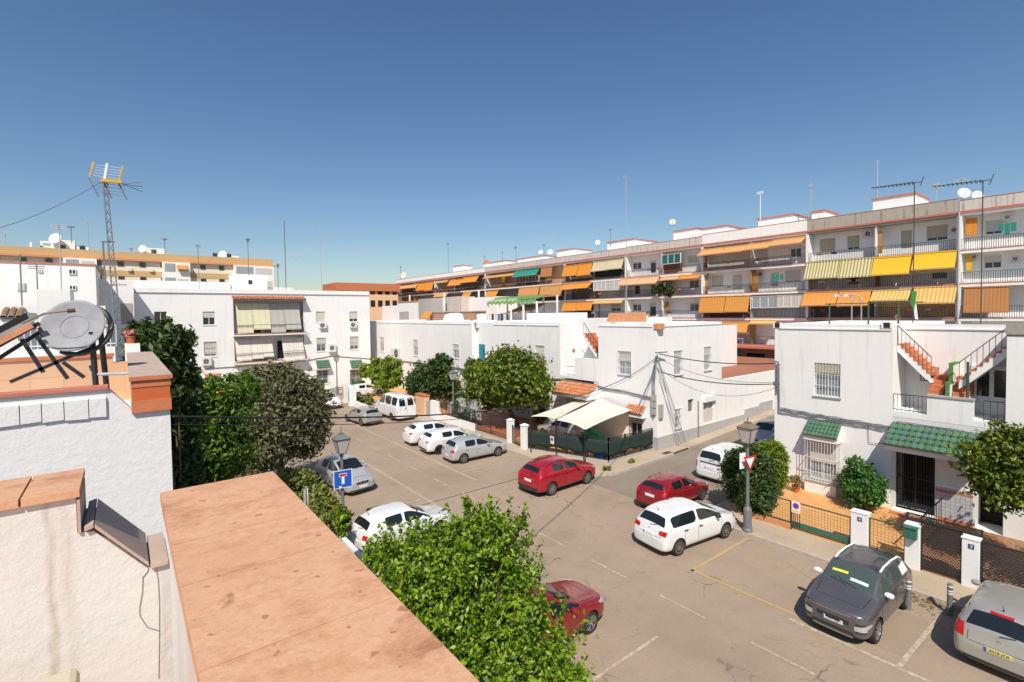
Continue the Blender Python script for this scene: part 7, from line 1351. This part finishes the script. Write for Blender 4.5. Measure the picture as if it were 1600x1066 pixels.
# ------------------------------------------------------------------ vegetation: trunk, limbs and many separate leaves
def leaves_mesh(centres, radii, n, size, seed, clump=26, shell=.55, spread=.16, up=.35, elong=2.1, sprigs=0, slen=.35):
    g = np.random.default_rng(seed); centres = np.array(centres, float); radii = np.array(radii, float); vol = radii.prod(1)**(2/3); pk = g.choice(len(centres), size=max(1, n//clump), p=vol/vol.sum())
    d = g.normal(size=(len(pk), 3)); d /= np.linalg.norm(d, axis=1)[:, None]; rad = shell+(1-shell)*g.random(len(pk))**.7; rad *= 1+.16*g.normal(size=len(pk))*.6
    inner = g.random(len(pk)) < .16; rad[inner] *= .55
    cc = centres[pk]+d*radii[pk]*rad[:, None]; sz = spread*radii[pk].mean(1)*(.6+.8*g.random(len(pk)))
    C = np.repeat(cc, clump, 0)+g.normal(size=(len(pk)*clump, 3))*np.repeat(sz, clump)[:, None]*np.array([1, 1, .8]); D = np.repeat(d, clump, 0)
    if sprigs:
        k = g.choice(len(pk), sprigs); t = g.random((sprigs, 14)); dirs = d[k]*.7+np.array([0, 0, .8])+g.normal(size=(sprigs, 3))*.3; dirs /= np.linalg.norm(dirs, axis=1)[:, None]
        S_ = (cc[k][:, None, :]+dirs[:, None, :]*t[..., None]*(slen*radii[pk][k].mean(1))[:, None, None]).reshape(-1, 3)+g.normal(size=(sprigs*14, 3))*size*.5; C = np.vstack([C, S_]); D = np.vstack([D, np.repeat(d[k], 14, 0)])
    N = len(C); nrm = D*.5+g.normal(size=(N, 3))*.75+np.array([0, 0, up]); nrm /= np.linalg.norm(nrm, axis=1)[:, None]
    a = np.cross(nrm, g.normal(size=(N, 3))); a /= np.linalg.norm(a, axis=1)[:, None]; b = np.cross(nrm, a); s_ = size*(.65+.7*g.random(N))[:, None]
    V = np.empty((N, 4, 3)); V[:, 0] = C-a*s_*.5*elong; V[:, 1] = C+b*s_*.5+nrm*s_*.12; V[:, 2] = C+a*s_*.5*elong; V[:, 3] = C-b*s_*.5+nrm*s_*.12
    return V.reshape(-1, 3), N
def leaf_obj(name, V, N, mat, parent):
    o3 = np.array(worg(parent)) if parent else np.zeros(3); me = bpy.data.meshes.new(name); me.vertices.add(N*4); me.vertices.foreach_set('co', (V-o3).astype(np.float32).ravel()); me.loops.add(N*4); me.loops.foreach_set('vertex_index', np.arange(N*4, dtype=np.int32)); me.polygons.add(N); me.polygons.foreach_set('loop_start', np.arange(0, N*4, 4, dtype=np.int32))
    me.materials.append(M[mat]); me.update(calc_edges=True); me.validate(); o = bpy.data.objects.new(name, me); COL.objects.link(o)
    if parent: o.parent = parent
    return o
def plant(name, label, cat, base, centres, radii, n, size, mat, seed, trunk=.12, group=None, fruit=0, stem_only=False, **kw):
    t = thing(name, label, cat, base, 0, group); V, N = leaves_mesh(centres, radii, n, size, seed, **kw); leaf_obj('crown' if trunk else 'foliage', V, N, mat, t)
    g = random.Random(seed); m = MB(); b = Vector(base); cs = [Vector(c) for c in centres]
    if trunk:
        mid = sum(cs, Vector())/len(cs); fork = b.lerp(mid, .45); fork.z = min(fork.z, max(c.z-r[2]*.6 for c, r in zip(cs, radii))); m.tube([b, b.lerp(fork, .5)+Vector((g.uniform(-.06, .06), g.uniform(-.06, .06), 0)), fork], [trunk*1.25, trunk, trunk*.85], 9)
        for c, r in zip(cs, radii):
            for k in range(3): e = c+Vector((g.uniform(-.6, .6)*r[0], g.uniform(-.6, .6)*r[1], g.uniform(-.1, .7)*r[2])); m.tube([fork, fork.lerp(e, .5)+Vector((g.uniform(-.1, .1), g.uniform(-.1, .1), .1)), e], [trunk*.6, trunk*.35, trunk*.1], 6)
        m.build('trunk', 'bark', t)
    else:
        for c, r in zip(cs, radii):
            for k in range(4): e = c+Vector((g.uniform(-.5, .5)*r[0], g.uniform(-.5, .5)*r[1], g.uniform(0, .7)*r[2])); m.tube([b+Vector((g.uniform(-.1, .1), g.uniform(-.1, .1), 0)), b.lerp(e, .6), e], [.03, .02, .008], 5)
        m.build('stem', 'bark', t)
    if fruit:
        m = MB()
        for k in range(fruit):
            i = g.randrange(len(cs)); c, r = cs[i], radii[i]; th = g.uniform(0, 6.28); ph = g.uniform(-.4, 1); p = c+Vector((math.cos(th)*math.cos(ph)*r[0], math.sin(th)*math.cos(ph)*r[1], math.sin(ph)*r[2]))*.95; m.lathe([(.001, -.04), (.03, -.028), (.04, 0), (.03, .028), (.001, .04)], p, 8)
        m.build('fruit', 'orange_fruit', t, smooth=True)
    return t
def blob(x, y, rx, ry, X=None, Y=None, flat=1.0):
    p = onX(x, y, X) if X is not None else onY(x, y, Y); d = (p-Vector((0, 0, H))).dot(FW)/CF; return p, (rx*d, rx*d*flat, ry*d)
def blobs(lst): r = [blob(*a[:4], **a[4]) for a in lst]; return [p for p, _ in r], [q for _, q in r]
# foreground orange tree
c, r = blobs([(725, 930, 100, 95, dict(X=5.7)), (640, 905, 58, 62, dict(X=5.0)), (585, 890, 40, 42, dict(X=5.0)), (815, 965, 46, 78, dict(X=6.2)), (790, 1050, 105, 90, dict(X=5.8)), (775, 850, 52, 46, dict(X=6.0)), (735, 835, 26, 38, dict(X=5.9)), (880, 1050, 30, 22, dict(X=6.3)), (690, 850, 30, 32, dict(X=5.6))])
plant('orange_tree', 'bright green citrus tree in the foreground, half hidden by the clay coping', 'tree', (5.4, 7.6, .1), c, r, 30000, .058, 'leaf_citrus', 1, .10, shell=.45, spread=.105, sprigs=1000, slen=.62, elong=2.1, clump=22)
# trees on the left
c, r = blobs([(440, 642, 58, 58, dict(Y=27.5)), (405, 690, 50, 48, dict(Y=27)), (472, 668, 38, 44, dict(Y=27.5)), (432, 598, 38, 24, dict(Y=27.5)), (478, 622, 28, 28, dict(Y=28))]); plant('olive_tree', 'large grey-green olive-like tree over the parked cars at left', 'tree', (6.0, 27.6, .1), c, r, 40000, .095, 'leaf_olive', 2, .16, shell=.6, elong=2.6, sprigs=120)
c, r = blobs([(330, 660, 52, 62, dict(Y=19.5)), (355, 620, 32, 32, dict(Y=20.5)), (300, 640, 28, 50, dict(Y=19.5)), (375, 610, 25, 30, dict(Y=21)), (330, 715, 55, 40, dict(Y=19.5))]); plant('orange_tree', 'light green orange tree with fruit between the white party wall and the grey-green tree', 'tree', (2.3, 19.5, .1), c, r, 22000, .085, 'leaf_mid', 3, .11, fruit=16, sprigs=120)
c, r = blobs([(250, 545, 40, 38, dict(Y=15)), (270, 590, 30, 55, dict(Y=15)), (285, 660, 22, 75, dict(Y=15.5)), (225, 530, 22, 22, dict(Y=15)), (282, 740, 24, 50, dict(Y=15.5))]); plant('climbing_shrub', 'dark green climbing shrub rising behind the orange pedestal', 'shrub', (1.2, 15.2, .1), c, r, 14000, .075, 'leaf_dark', 4, .07, sprigs=200, elong=2.6)
c, r = blobs([(470, 775, 34, 32, dict(X=5.6)), (500, 790, 20, 26, dict(X=6.0)), (455, 752, 18, 20, dict(X=5.6)), (520, 805, 16, 26, dict(X=6.0)), (490, 815, 35, 35, dict(X=5.6))]); plant('garden_shrub', 'yellow-green straggly shrub hiding the edge-on round sign', 'shrub', (5.7, 18.4, .1), c, r, 9000, .085, 'leaf_lime' if 0 else 'leaf_pale', 5, .05, sprigs=200, elong=2.6)
c, r = blobs([(533, 815, 10, 22, dict(Y=16))]); plant('garden_shrub', 'small bright sprig in front of the dead-end sign post', 'shrub', (c[0].x, 16, .1), c, r, 500, .08, 'leaf_citrus', 55, .02, sprigs=20)
# big orange trees of the row
c, r = blobs([(800, 592, 52, 40, dict(X=24.2)), (760, 600, 36, 34, dict(X=24)), (835, 605, 26, 30, dict(X=24.4)), (790, 572, 34, 24, dict(X=24.3)), (745, 580, 22, 18, dict(X=24)), (735, 640, 14, 16, dict(X=24))]); plant('orange_tree', 'biggest orange tree of the row with a pale trunk, left of the shade sails', 'tree', tuple(gp(808, 668).xy)+(.1,), c, r, 22000, .16, 'leaf_orange_tree', 6, .22, sprigs=150)
c, r = blobs([(675, 595, 34, 28, dict(X=24.2)), (690, 572, 16, 18, dict(X=24.2)), (655, 600, 20, 18, dict(X=24)), (700, 600, 18, 22, dict(X=24.4))]); plant('orange_tree', 'dark round orange tree behind the white van and corrugated wall', 'tree', (24.3, onX(676, 600, 24.3).y, .1), c, r, 12000, .17, 'leaf_orange_tree' if 0 else 'leaf_dark', 7, .18, sprigs=60)
c, r = blobs([(592, 582, 16, 20, dict(X=22.5)), (612, 574, 15, 14, dict(X=22.5)), (575, 580, 14, 10, dict(X=22.5)), (602, 600, 14, 12, dict(X=22.5)), (618, 590, 9, 18, dict(X=22.5))]); plant('ornamental_tree', 'loose leafy tree with pale blossoms over the far yard car', 'tree', (22.6, onX(600, 590, 22.5).y, .1), c, r, 5500, .19, 'leaf_lime', 8, .12, sprigs=60)
c, r = blobs([(720, 630, 10, 22, dict(X=23)), (730, 655, 9, 16, dict(X=22.5))]); plant('garden_shrub', 'thin leafy shrub beside the bar fence, left of the biggest orange tree', 'shrub', (22.8, c[0].y, .1), c, r, 2200, .12, 'leaf_bright', 9, .04)
c, r = blobs([(565, 624, 10, 6, dict(X=20)), (578, 622, 8, 8, dict(X=20.2))]); plant('flower_bed', 'low flowering plants behind the white planter wall', 'plants', (20, c[0].y, .1), c, r, 1500, .13, 'leaf_pale', 10, 0)
c, r = blobs([(500, 600, 8, 5, dict(Y=62.5)), (560, 601, 12, 4, dict(Y=62.5)), (477, 606, 10, 5, dict(Y=62.5))]); plant('flower_bed', 'row of potted plants at the foot of the white flats', 'plants', (c[0].x, 62.5, .1), c, r, 1200, .16, 'leaf_bright', 11, 0)
c, r = blobs([(843, 650, 10, 14, dict(X=26)), (852, 618, 6, 14, dict(X=27))]); plant('garden_shrub', 'dark shrub in the shade beside the porch of the corner yard', 'shrub', (26.2, c[0].y, .1), c, r, 1800, .12, 'leaf_dark', 12, .03)
# right side
c, r = blobs([(1562, 722, 46, 46, dict(X=23.6)), (1540, 745, 28, 38, dict(X=23.3)), (1590, 690, 30, 32, dict(X=24)), (1580, 765, 40, 34, dict(X=23.4)), (1527, 722, 16, 20, dict(X=23.6)), (1640, 730, 60, 60, dict(X=23.8)), (1540, 700, 14, 18, dict(X=24))]); c += [Vector((22.6, -.6, 3.9)), Vector((23.5, -2.6, 4.0))]; r += [(1.9, 1.7, 1.3), (2.0, 1.8, 1.4)]; plant('orange_tree', 'dense orange tree at the right edge over the shady forecourt', 'tree', (24.2, 1.2, .15), c, r, 34000, .085, 'leaf_orange_tree', 13, .14, sprigs=200, fruit=5)  # last two crown blobs are unseen, added to cast shade on the forecourt
c, r = blobs([(1163, 748, 28, 42, dict(X=22.2)), (1188, 742, 20, 30, dict(X=22.6)), (1186, 782, 20, 20, dict(X=22.2)), (1148, 728, 16, 22, dict(X=22.4)), (1200, 765, 14, 22, dict(X=22.8)), (1172, 712, 14, 16, dict(X=22.6))]); plant('hedge', 'dark green hedge at the street corner behind the give-way sign', 'hedge', (22.4, 11.4, .15), c, r, 20000, .075, 'leaf_dark', 14, 0, shell=.62, sprigs=120)
c, r = blobs([(1208, 716, 16, 24, dict(X=24.6)), (1194, 716, 14, 22, dict(X=24.8)), (1220, 722, 8, 24, dict(X=24.4)), (1208, 740, 16, 22, dict(X=24.6))]); plant('conifer_bush', 'yellow-green feathery conifer bush between hedge and house corner', 'shrub', (24.6, c[0].y, .15), c, r, 12000, .06, 'leaf_lime', 15, 0, shell=.75, elong=4.0, up=1.2)
c, r = blobs([(1347, 760, 28, 26, dict(X=26.7)), (1340, 735, 18, 18, dict(X=26.9)), (1360, 770, 18, 18, dict(X=26.6)), (1333, 765, 14, 22, dict(X=26.6))]); plant('garden_shrub', 'rounded green shrub right of the barred bay window', 'shrub', (26.7, c[0].y, .17), c, r, 8000, .085, 'leaf_bright', 16, 0, sprigs=120)
c, r = blobs([(1222, 750, 7, 16, dict(X=25.6)), (1217, 758, 6, 10, dict(X=25.4))]); plant('dry_shrub', 'yellowing dry leafy plant beside the conifer bush', 'shrub', (25.5, c[0].y, .17), c, r, 700, .10, 'leaf_dry', 17, 0)
p = POT2; plant('potted_plant', 'dry grassy plant growing in the clay pot by the house corner', 'plant', (p.x, p.y, .45), [Vector((p.x, p.y, .72))], [(.30, .30, .28)], 500, .04, 'leaf_dry', 18, 0, elong=6, up=.2)
plant('potted_plant', 'pale pink flowers in the pot on the white pillar beside the mast', 'plant', POT, [Vector(POT)+Vector((0, 0, .06))], [(.13, .13, .10)], 300, .03, 'flower_pink', 19, 0)
for i, (x, y, lab) in enumerate(((1112, 737 if 0 else 678, 'weed tuft at the foot of the plinth beside the drain pipe'), (985, 722, 'weed tuft on the pavement under the cloth fence'), (948, 735, 'small weed tuft at the fence corner'), (1199, 645, 'far weed tuft by the plinth in the side street'))):
    p = gp(x, y, .13); plant('weed', lab, 'weed', (p.x, p.y, .13), [Vector((p.x, p.y, .2))], [(.35, .22, .12)], 260, .05, 'leaf_pale', 30+i, 0, elong=4)
c, r = blobs([(1080, 425+30, 6, 5, dict(X=59.6))])
for x, y, X, s_ in ((1030, 452, 59.8, 7), (1046, 456, 59.8, 6)): c, r = blobs([(x, y, s_, s_, dict(X=X))]); plant('balcony_plant', 'leafy balcony plant on the %s of the floor below the green glass' % ('left' if x < 1040 else 'right'), 'plant', (X, c[0].y, 11.6), c, r, 500, .22, 'leaf_dark', x, 0)
# dry leaves in the gutter beside the bollard
rn = np.random.default_rng(4); p = gp(1450, 940, .02); C = np.stack([p.x+rn.normal(size=260)*.35, p.y+rn.normal(size=260)*.5, np.full(260, .03)+rn.random(260)*.03], 1); V = np.empty((260, 4, 3)); a = rn.random(260)*6.28; d1 = np.stack([np.cos(a), np.sin(a), rn.normal(size=260)*.3], 1)*.04; d2 = np.stack([-np.sin(a), np.cos(a), rn.normal(size=260)*.3], 1)*.022; V[:, 0] = C-d1; V[:, 1] = C-d2; V[:, 2] = C+d1; V[:, 3] = C+d2
o = leaf_obj('fallen_leaves', V.reshape(-1, 3), 260, 'leaf_dry', None); o['kind'] = 'stuff'; o['label'] = 'fallen dry leaves gathered in the gutter by the bollard'; o['category'] = 'leaves'
# ------------------------------------------------------------------ vehicles in place
def axle_mid(P): return P['L']/2-P['fo']-P['wb']/2
def from_wheels(P, rear_px, front_px, sd):
    a, b = gp(*rear_px), gp(*front_px); d = (b-a); d.z = 0; h = math.atan2(d.y, d.x); d.normalize(); per = Vector((-d.y, d.x, 0)); mid = (a+b)/2-per*sd*(P['W']/2-.10); mid = mid-d*axle_mid(P); return (mid.x, mid.y, 0), h
def from_front_wheel(P, px_, sd, h):
    a = gp(*px_); d = Vector((math.cos(h), math.sin(h), 0)); per = Vector((-d.y, d.x, 0)); mid = a-per*sd*(P['W']/2-.10)-d*(P['L']/2-P['fo']); return (mid.x, mid.y, 0), h
def from_rear_wheel(P, px_, sd, h):
    a = gp(*px_); d = Vector((math.cos(h), math.sin(h), 0)); per = Vector((-d.y, d.x, 0)); mid = a-per*sd*(P['W']/2-.10)-d*(P['L']/2-P['fo']-P['wb']); return (mid.x, mid.y, 0), h
l, h = from_wheels(SPORT, (862, 774), (916, 756), -1); build_car('crossover', 'red crossover with chrome window trim parked in front of the cloth-screened yard fence', 'car', l, h, SPORT, 'paint_red', clad='plastic_dark', style='ten', rim='alloy', roof_rails='chrome', plate=('', ''))
l, h = from_wheels(GOLF, (725, 724), (777, 713), -1); build_car('hatchback', 'silver hatchback parked nearest in the row of three beside the white gate pillars', 'car', l, h, GOLF, 'paint_silver'); hg = h
l, h = from_rear_wheel(PULSAR, (686, 710), -1, hg-.02); build_car('hatchback', 'white hatchback in the middle of the row of three, beside the silver hatchback', 'car', l, h, PULSAR, 'paint_white', rim='alloy_dark')
l, h = from_rear_wheel(JUKE, (659, 697), -1, hg-.02); build_car('crossover', 'white crossover farthest of the row of three, with pointed rear lamps', 'car', l, h, JUKE, 'paint_white', rim='alloy_dark')
l, h = from_wheels(PICASSO, (1058, 868), (1133, 840), -1); build_car('people_carrier', 'white people carrier with dark mirrors, nearest to the yellow bay line', 'car', l, h, PICASSO, 'paint_white', style='cap', rim='rim_steel')
l, h = from_front_wheel(SEAT, (1096, 781), -1, R(1)); build_car('hatchback', 'red hatchback half hidden behind the white people carrier', 'car', l, h, SEAT, 'paint_red_dark')
def berl_extra(t, patch, e):
    c, d = e['rear'](-.58, 1.02, .58, 1.07); patch(c, d, 'handle_strip', 'plastic_dark', nx=6, ny=1, off=.02)
    c, d = e['rear'](-.006, .3, .006, 1.1); 
p = gp(1086, 748); build_car('van', 'small white van with black rear bumper entering the side street beside the hedge', 'van', (p.x+BERL['L']/2, p.y-BERL['W']/2, 0), R(-2), BERL, 'paint_white', style='cap', rim='rim_steel', extra=berl_extra)
p = gp(1190, 700); build_car('hatchback', 'dark blue car with pale bonnet parked in the side street next to the house corner', 'car', (p.x+.8, p.y, ramp(p.x+.8)), R(180), GOLF, 'paint_blue_silver', roofpaint='paint_navy', glassm='car_glass')
def air_extra(t, patch, e):
    sx = e['Sx']
    for y0, y1, s0, s1, mt, nm in ((-.50, -.08, 1.36, 1.43, 'awning_card', 'dashboard_card'), (.02, .48, 1.22, 1.30, 'paper', 'dashboard_paper')):
        patch([(sx(s1), y0, 5), (sx(s1), y1, 5), (sx(s0), y1, 5), (sx(s0), y0, 5)], (0, 0, -1), nm, mt, nx=4, ny=2, off=.006)
    for sd in (1, -1):
        c, d = e['front'](sd*.50*e['hw']/.85, .46, sd*.76*e['hw']/.85, .72); c = [(1.9, a, b) for _, a, b in c]; patch(c, (-1, -sd*.25, 0), 'headlight_bezel', 'plastic_dark', off=.006)
        c, d = e['side'](3.05, 1.18, 3.55, 1.42, sd); patch(c, d, 'pillar_trim', 'sign_white', off=.012)
    c, d = e['front'](-.5, .30, .5, .345); patch(c, d, 'skid_plate', 'alloy', nx=8, ny=1, off=.03)
    c, d = e['front'](-.62, .845, .62, .87); patch(c, d, 'chrome_strip', 'chrome', nx=10, ny=1, off=.012)
l, h = from_wheels(AIR, (1413, 950), (1367, 1003), 1); build_car('crossover', 'dark grey crossover with white roof bars and mirrors facing the street, front right', 'car', l, h, AIR, 'paint_grey', clad='plastic_dark', roofpaint='paint_roof_dark', roof_rails='white_frame', style='ten', plate=('1361 KJM', ''), extra=air_extra, glassm='clear_screen')
def scenic_extra(t, patch, e):
    c, d = e['rear'](-.22, 1.475, .22, 1.515); patch(c, d, 'brake_light', 'lamp_red', nx=4, ny=1, off=.015)
    for sd in (1, -1): c, d = e['rear'](sd*.66, .92, sd*.80, 1.30); patch(c, d, 'tail_light', 'lamp_red', off=.014)
p = gp(1493, 1020, .3); build_car('people_carrier', 'champagne grey people carrier cut by the right edge, seen from behind', 'car', (p.x+SCENIC['L']/2+.05, p.y-SCENIC['W']/2+.05, 0), R(-2), SCENIC, 'paint_scenic', plate=('', '0018 JCR'), plate_m='plate_yellow', extra=scenic_extra)
l, h = from_front_wheel(SEAT, (921, 988), -1, R(3)); build_car('hatchback', 'red car half hidden by the foreground citrus tree, bonnet towards the street', 'car', l, h, var(SEAT, zn=.80, zc=1.0), 'paint_red_dark')
p = gp(628, 786, 1.5); build_car('hatchback', 'white car mostly hidden behind the foreground citrus tree', 'car', (p.x, p.y, 0), R(4), var(HATCH, H=1.5), 'paint_white')
a, b = gp(536, 770, .35), gp(592, 754, .35); d = (b-a); h = math.atan2(d.y, d.x)-math.pi/2
def merc_extra(t, patch, e):
    q = MB(); hh = e['tree'].ray_cast(Vector((6, 0, .68)), Vector((-1, 0, 0)))[0]
    q.lathe([(.07, 0), (.085, 0), (.085, .01), (.07, .01)], (0, 0, 0), 20, 'x'); q.v = [(hh.x+.012+x, y, z+.665) for x, y, z in q.v]; _local(q, 'front_emblem', 'chrome', t)
mid = (a+b)/2; dv = Vector((math.cos(h), math.sin(h), 0)); c = mid-dv*(ACLASS['L']/2-.15); build_car('hatchback', 'silver compact hatchback with a ringed grille emblem, by the dead-end sign', 'car', (c.x, c.y, 0), h, ACLASS, 'paint_silver', extra=merc_extra, glassm='car_glass')
p = gp(478, 692); build_car('hatchback', 'pale car almost hidden behind the grey-green tree', 'car', (p.x-.3, p.y+.6, 0), h, var(HATCH), 'paint_white')
p = gp(526, 640); build_car('hatchback', 'white hatchback facing the camera at the end of the street', 'car', (p.x-.15, p.y+LEON['L']/2+.1, 0), R(-90), LEON, 'paint_white')
p = gp(583, 666); build_car('hatchback', 'champagne silver hatchback driving away beside the white van', 'car', (p.x-.1, p.y+FOCUS['L']/2, 0), R(96), FOCUS, 'paint_gold_silver', style='cap')
def van_extra(t, patch, e):
    for s_ in (1, -1):
        c, d = e['rear'](s_*.12, 1.36, s_*.68, 2.0); patch(c, d, 'rear_window', 'car_glass', nx=6, ny=4, off=.012)
    c, d = e['rear'](-.008, .62, .008, 2.1); patch(c, d, 'rear_door_seam', 'underbody', nx=1, ny=8, off=.004)
    c, d = e['rear'](.04, 1.05, .12, 1.2); patch(c, d, 'door_handle', 'plastic_dark', nx=2, ny=2, off=.03)
p = gp(635, 658); build_car('van', 'tall white passenger van with black rear bumper parked at the end of the row', 'van', (p.x, p.y+VAN['L']/2-.1, 0), R(91), VAN, 'paint_white', style='cap', rim='rim_steel', extra=van_extra)
p = gp(572, 618); build_car('hatchback', 'white car in a far front yard under the blossoming tree', 'car', (p.x, p.y, 0), R(3), GOLF, 'paint_white')
p = gp(915, 684); build_car('hatchback', 'beige car parked under the shade sails in the corner yard', 'car', (25.3, p.y+.4, .16), R(93), PULSAR, 'paint_beige')
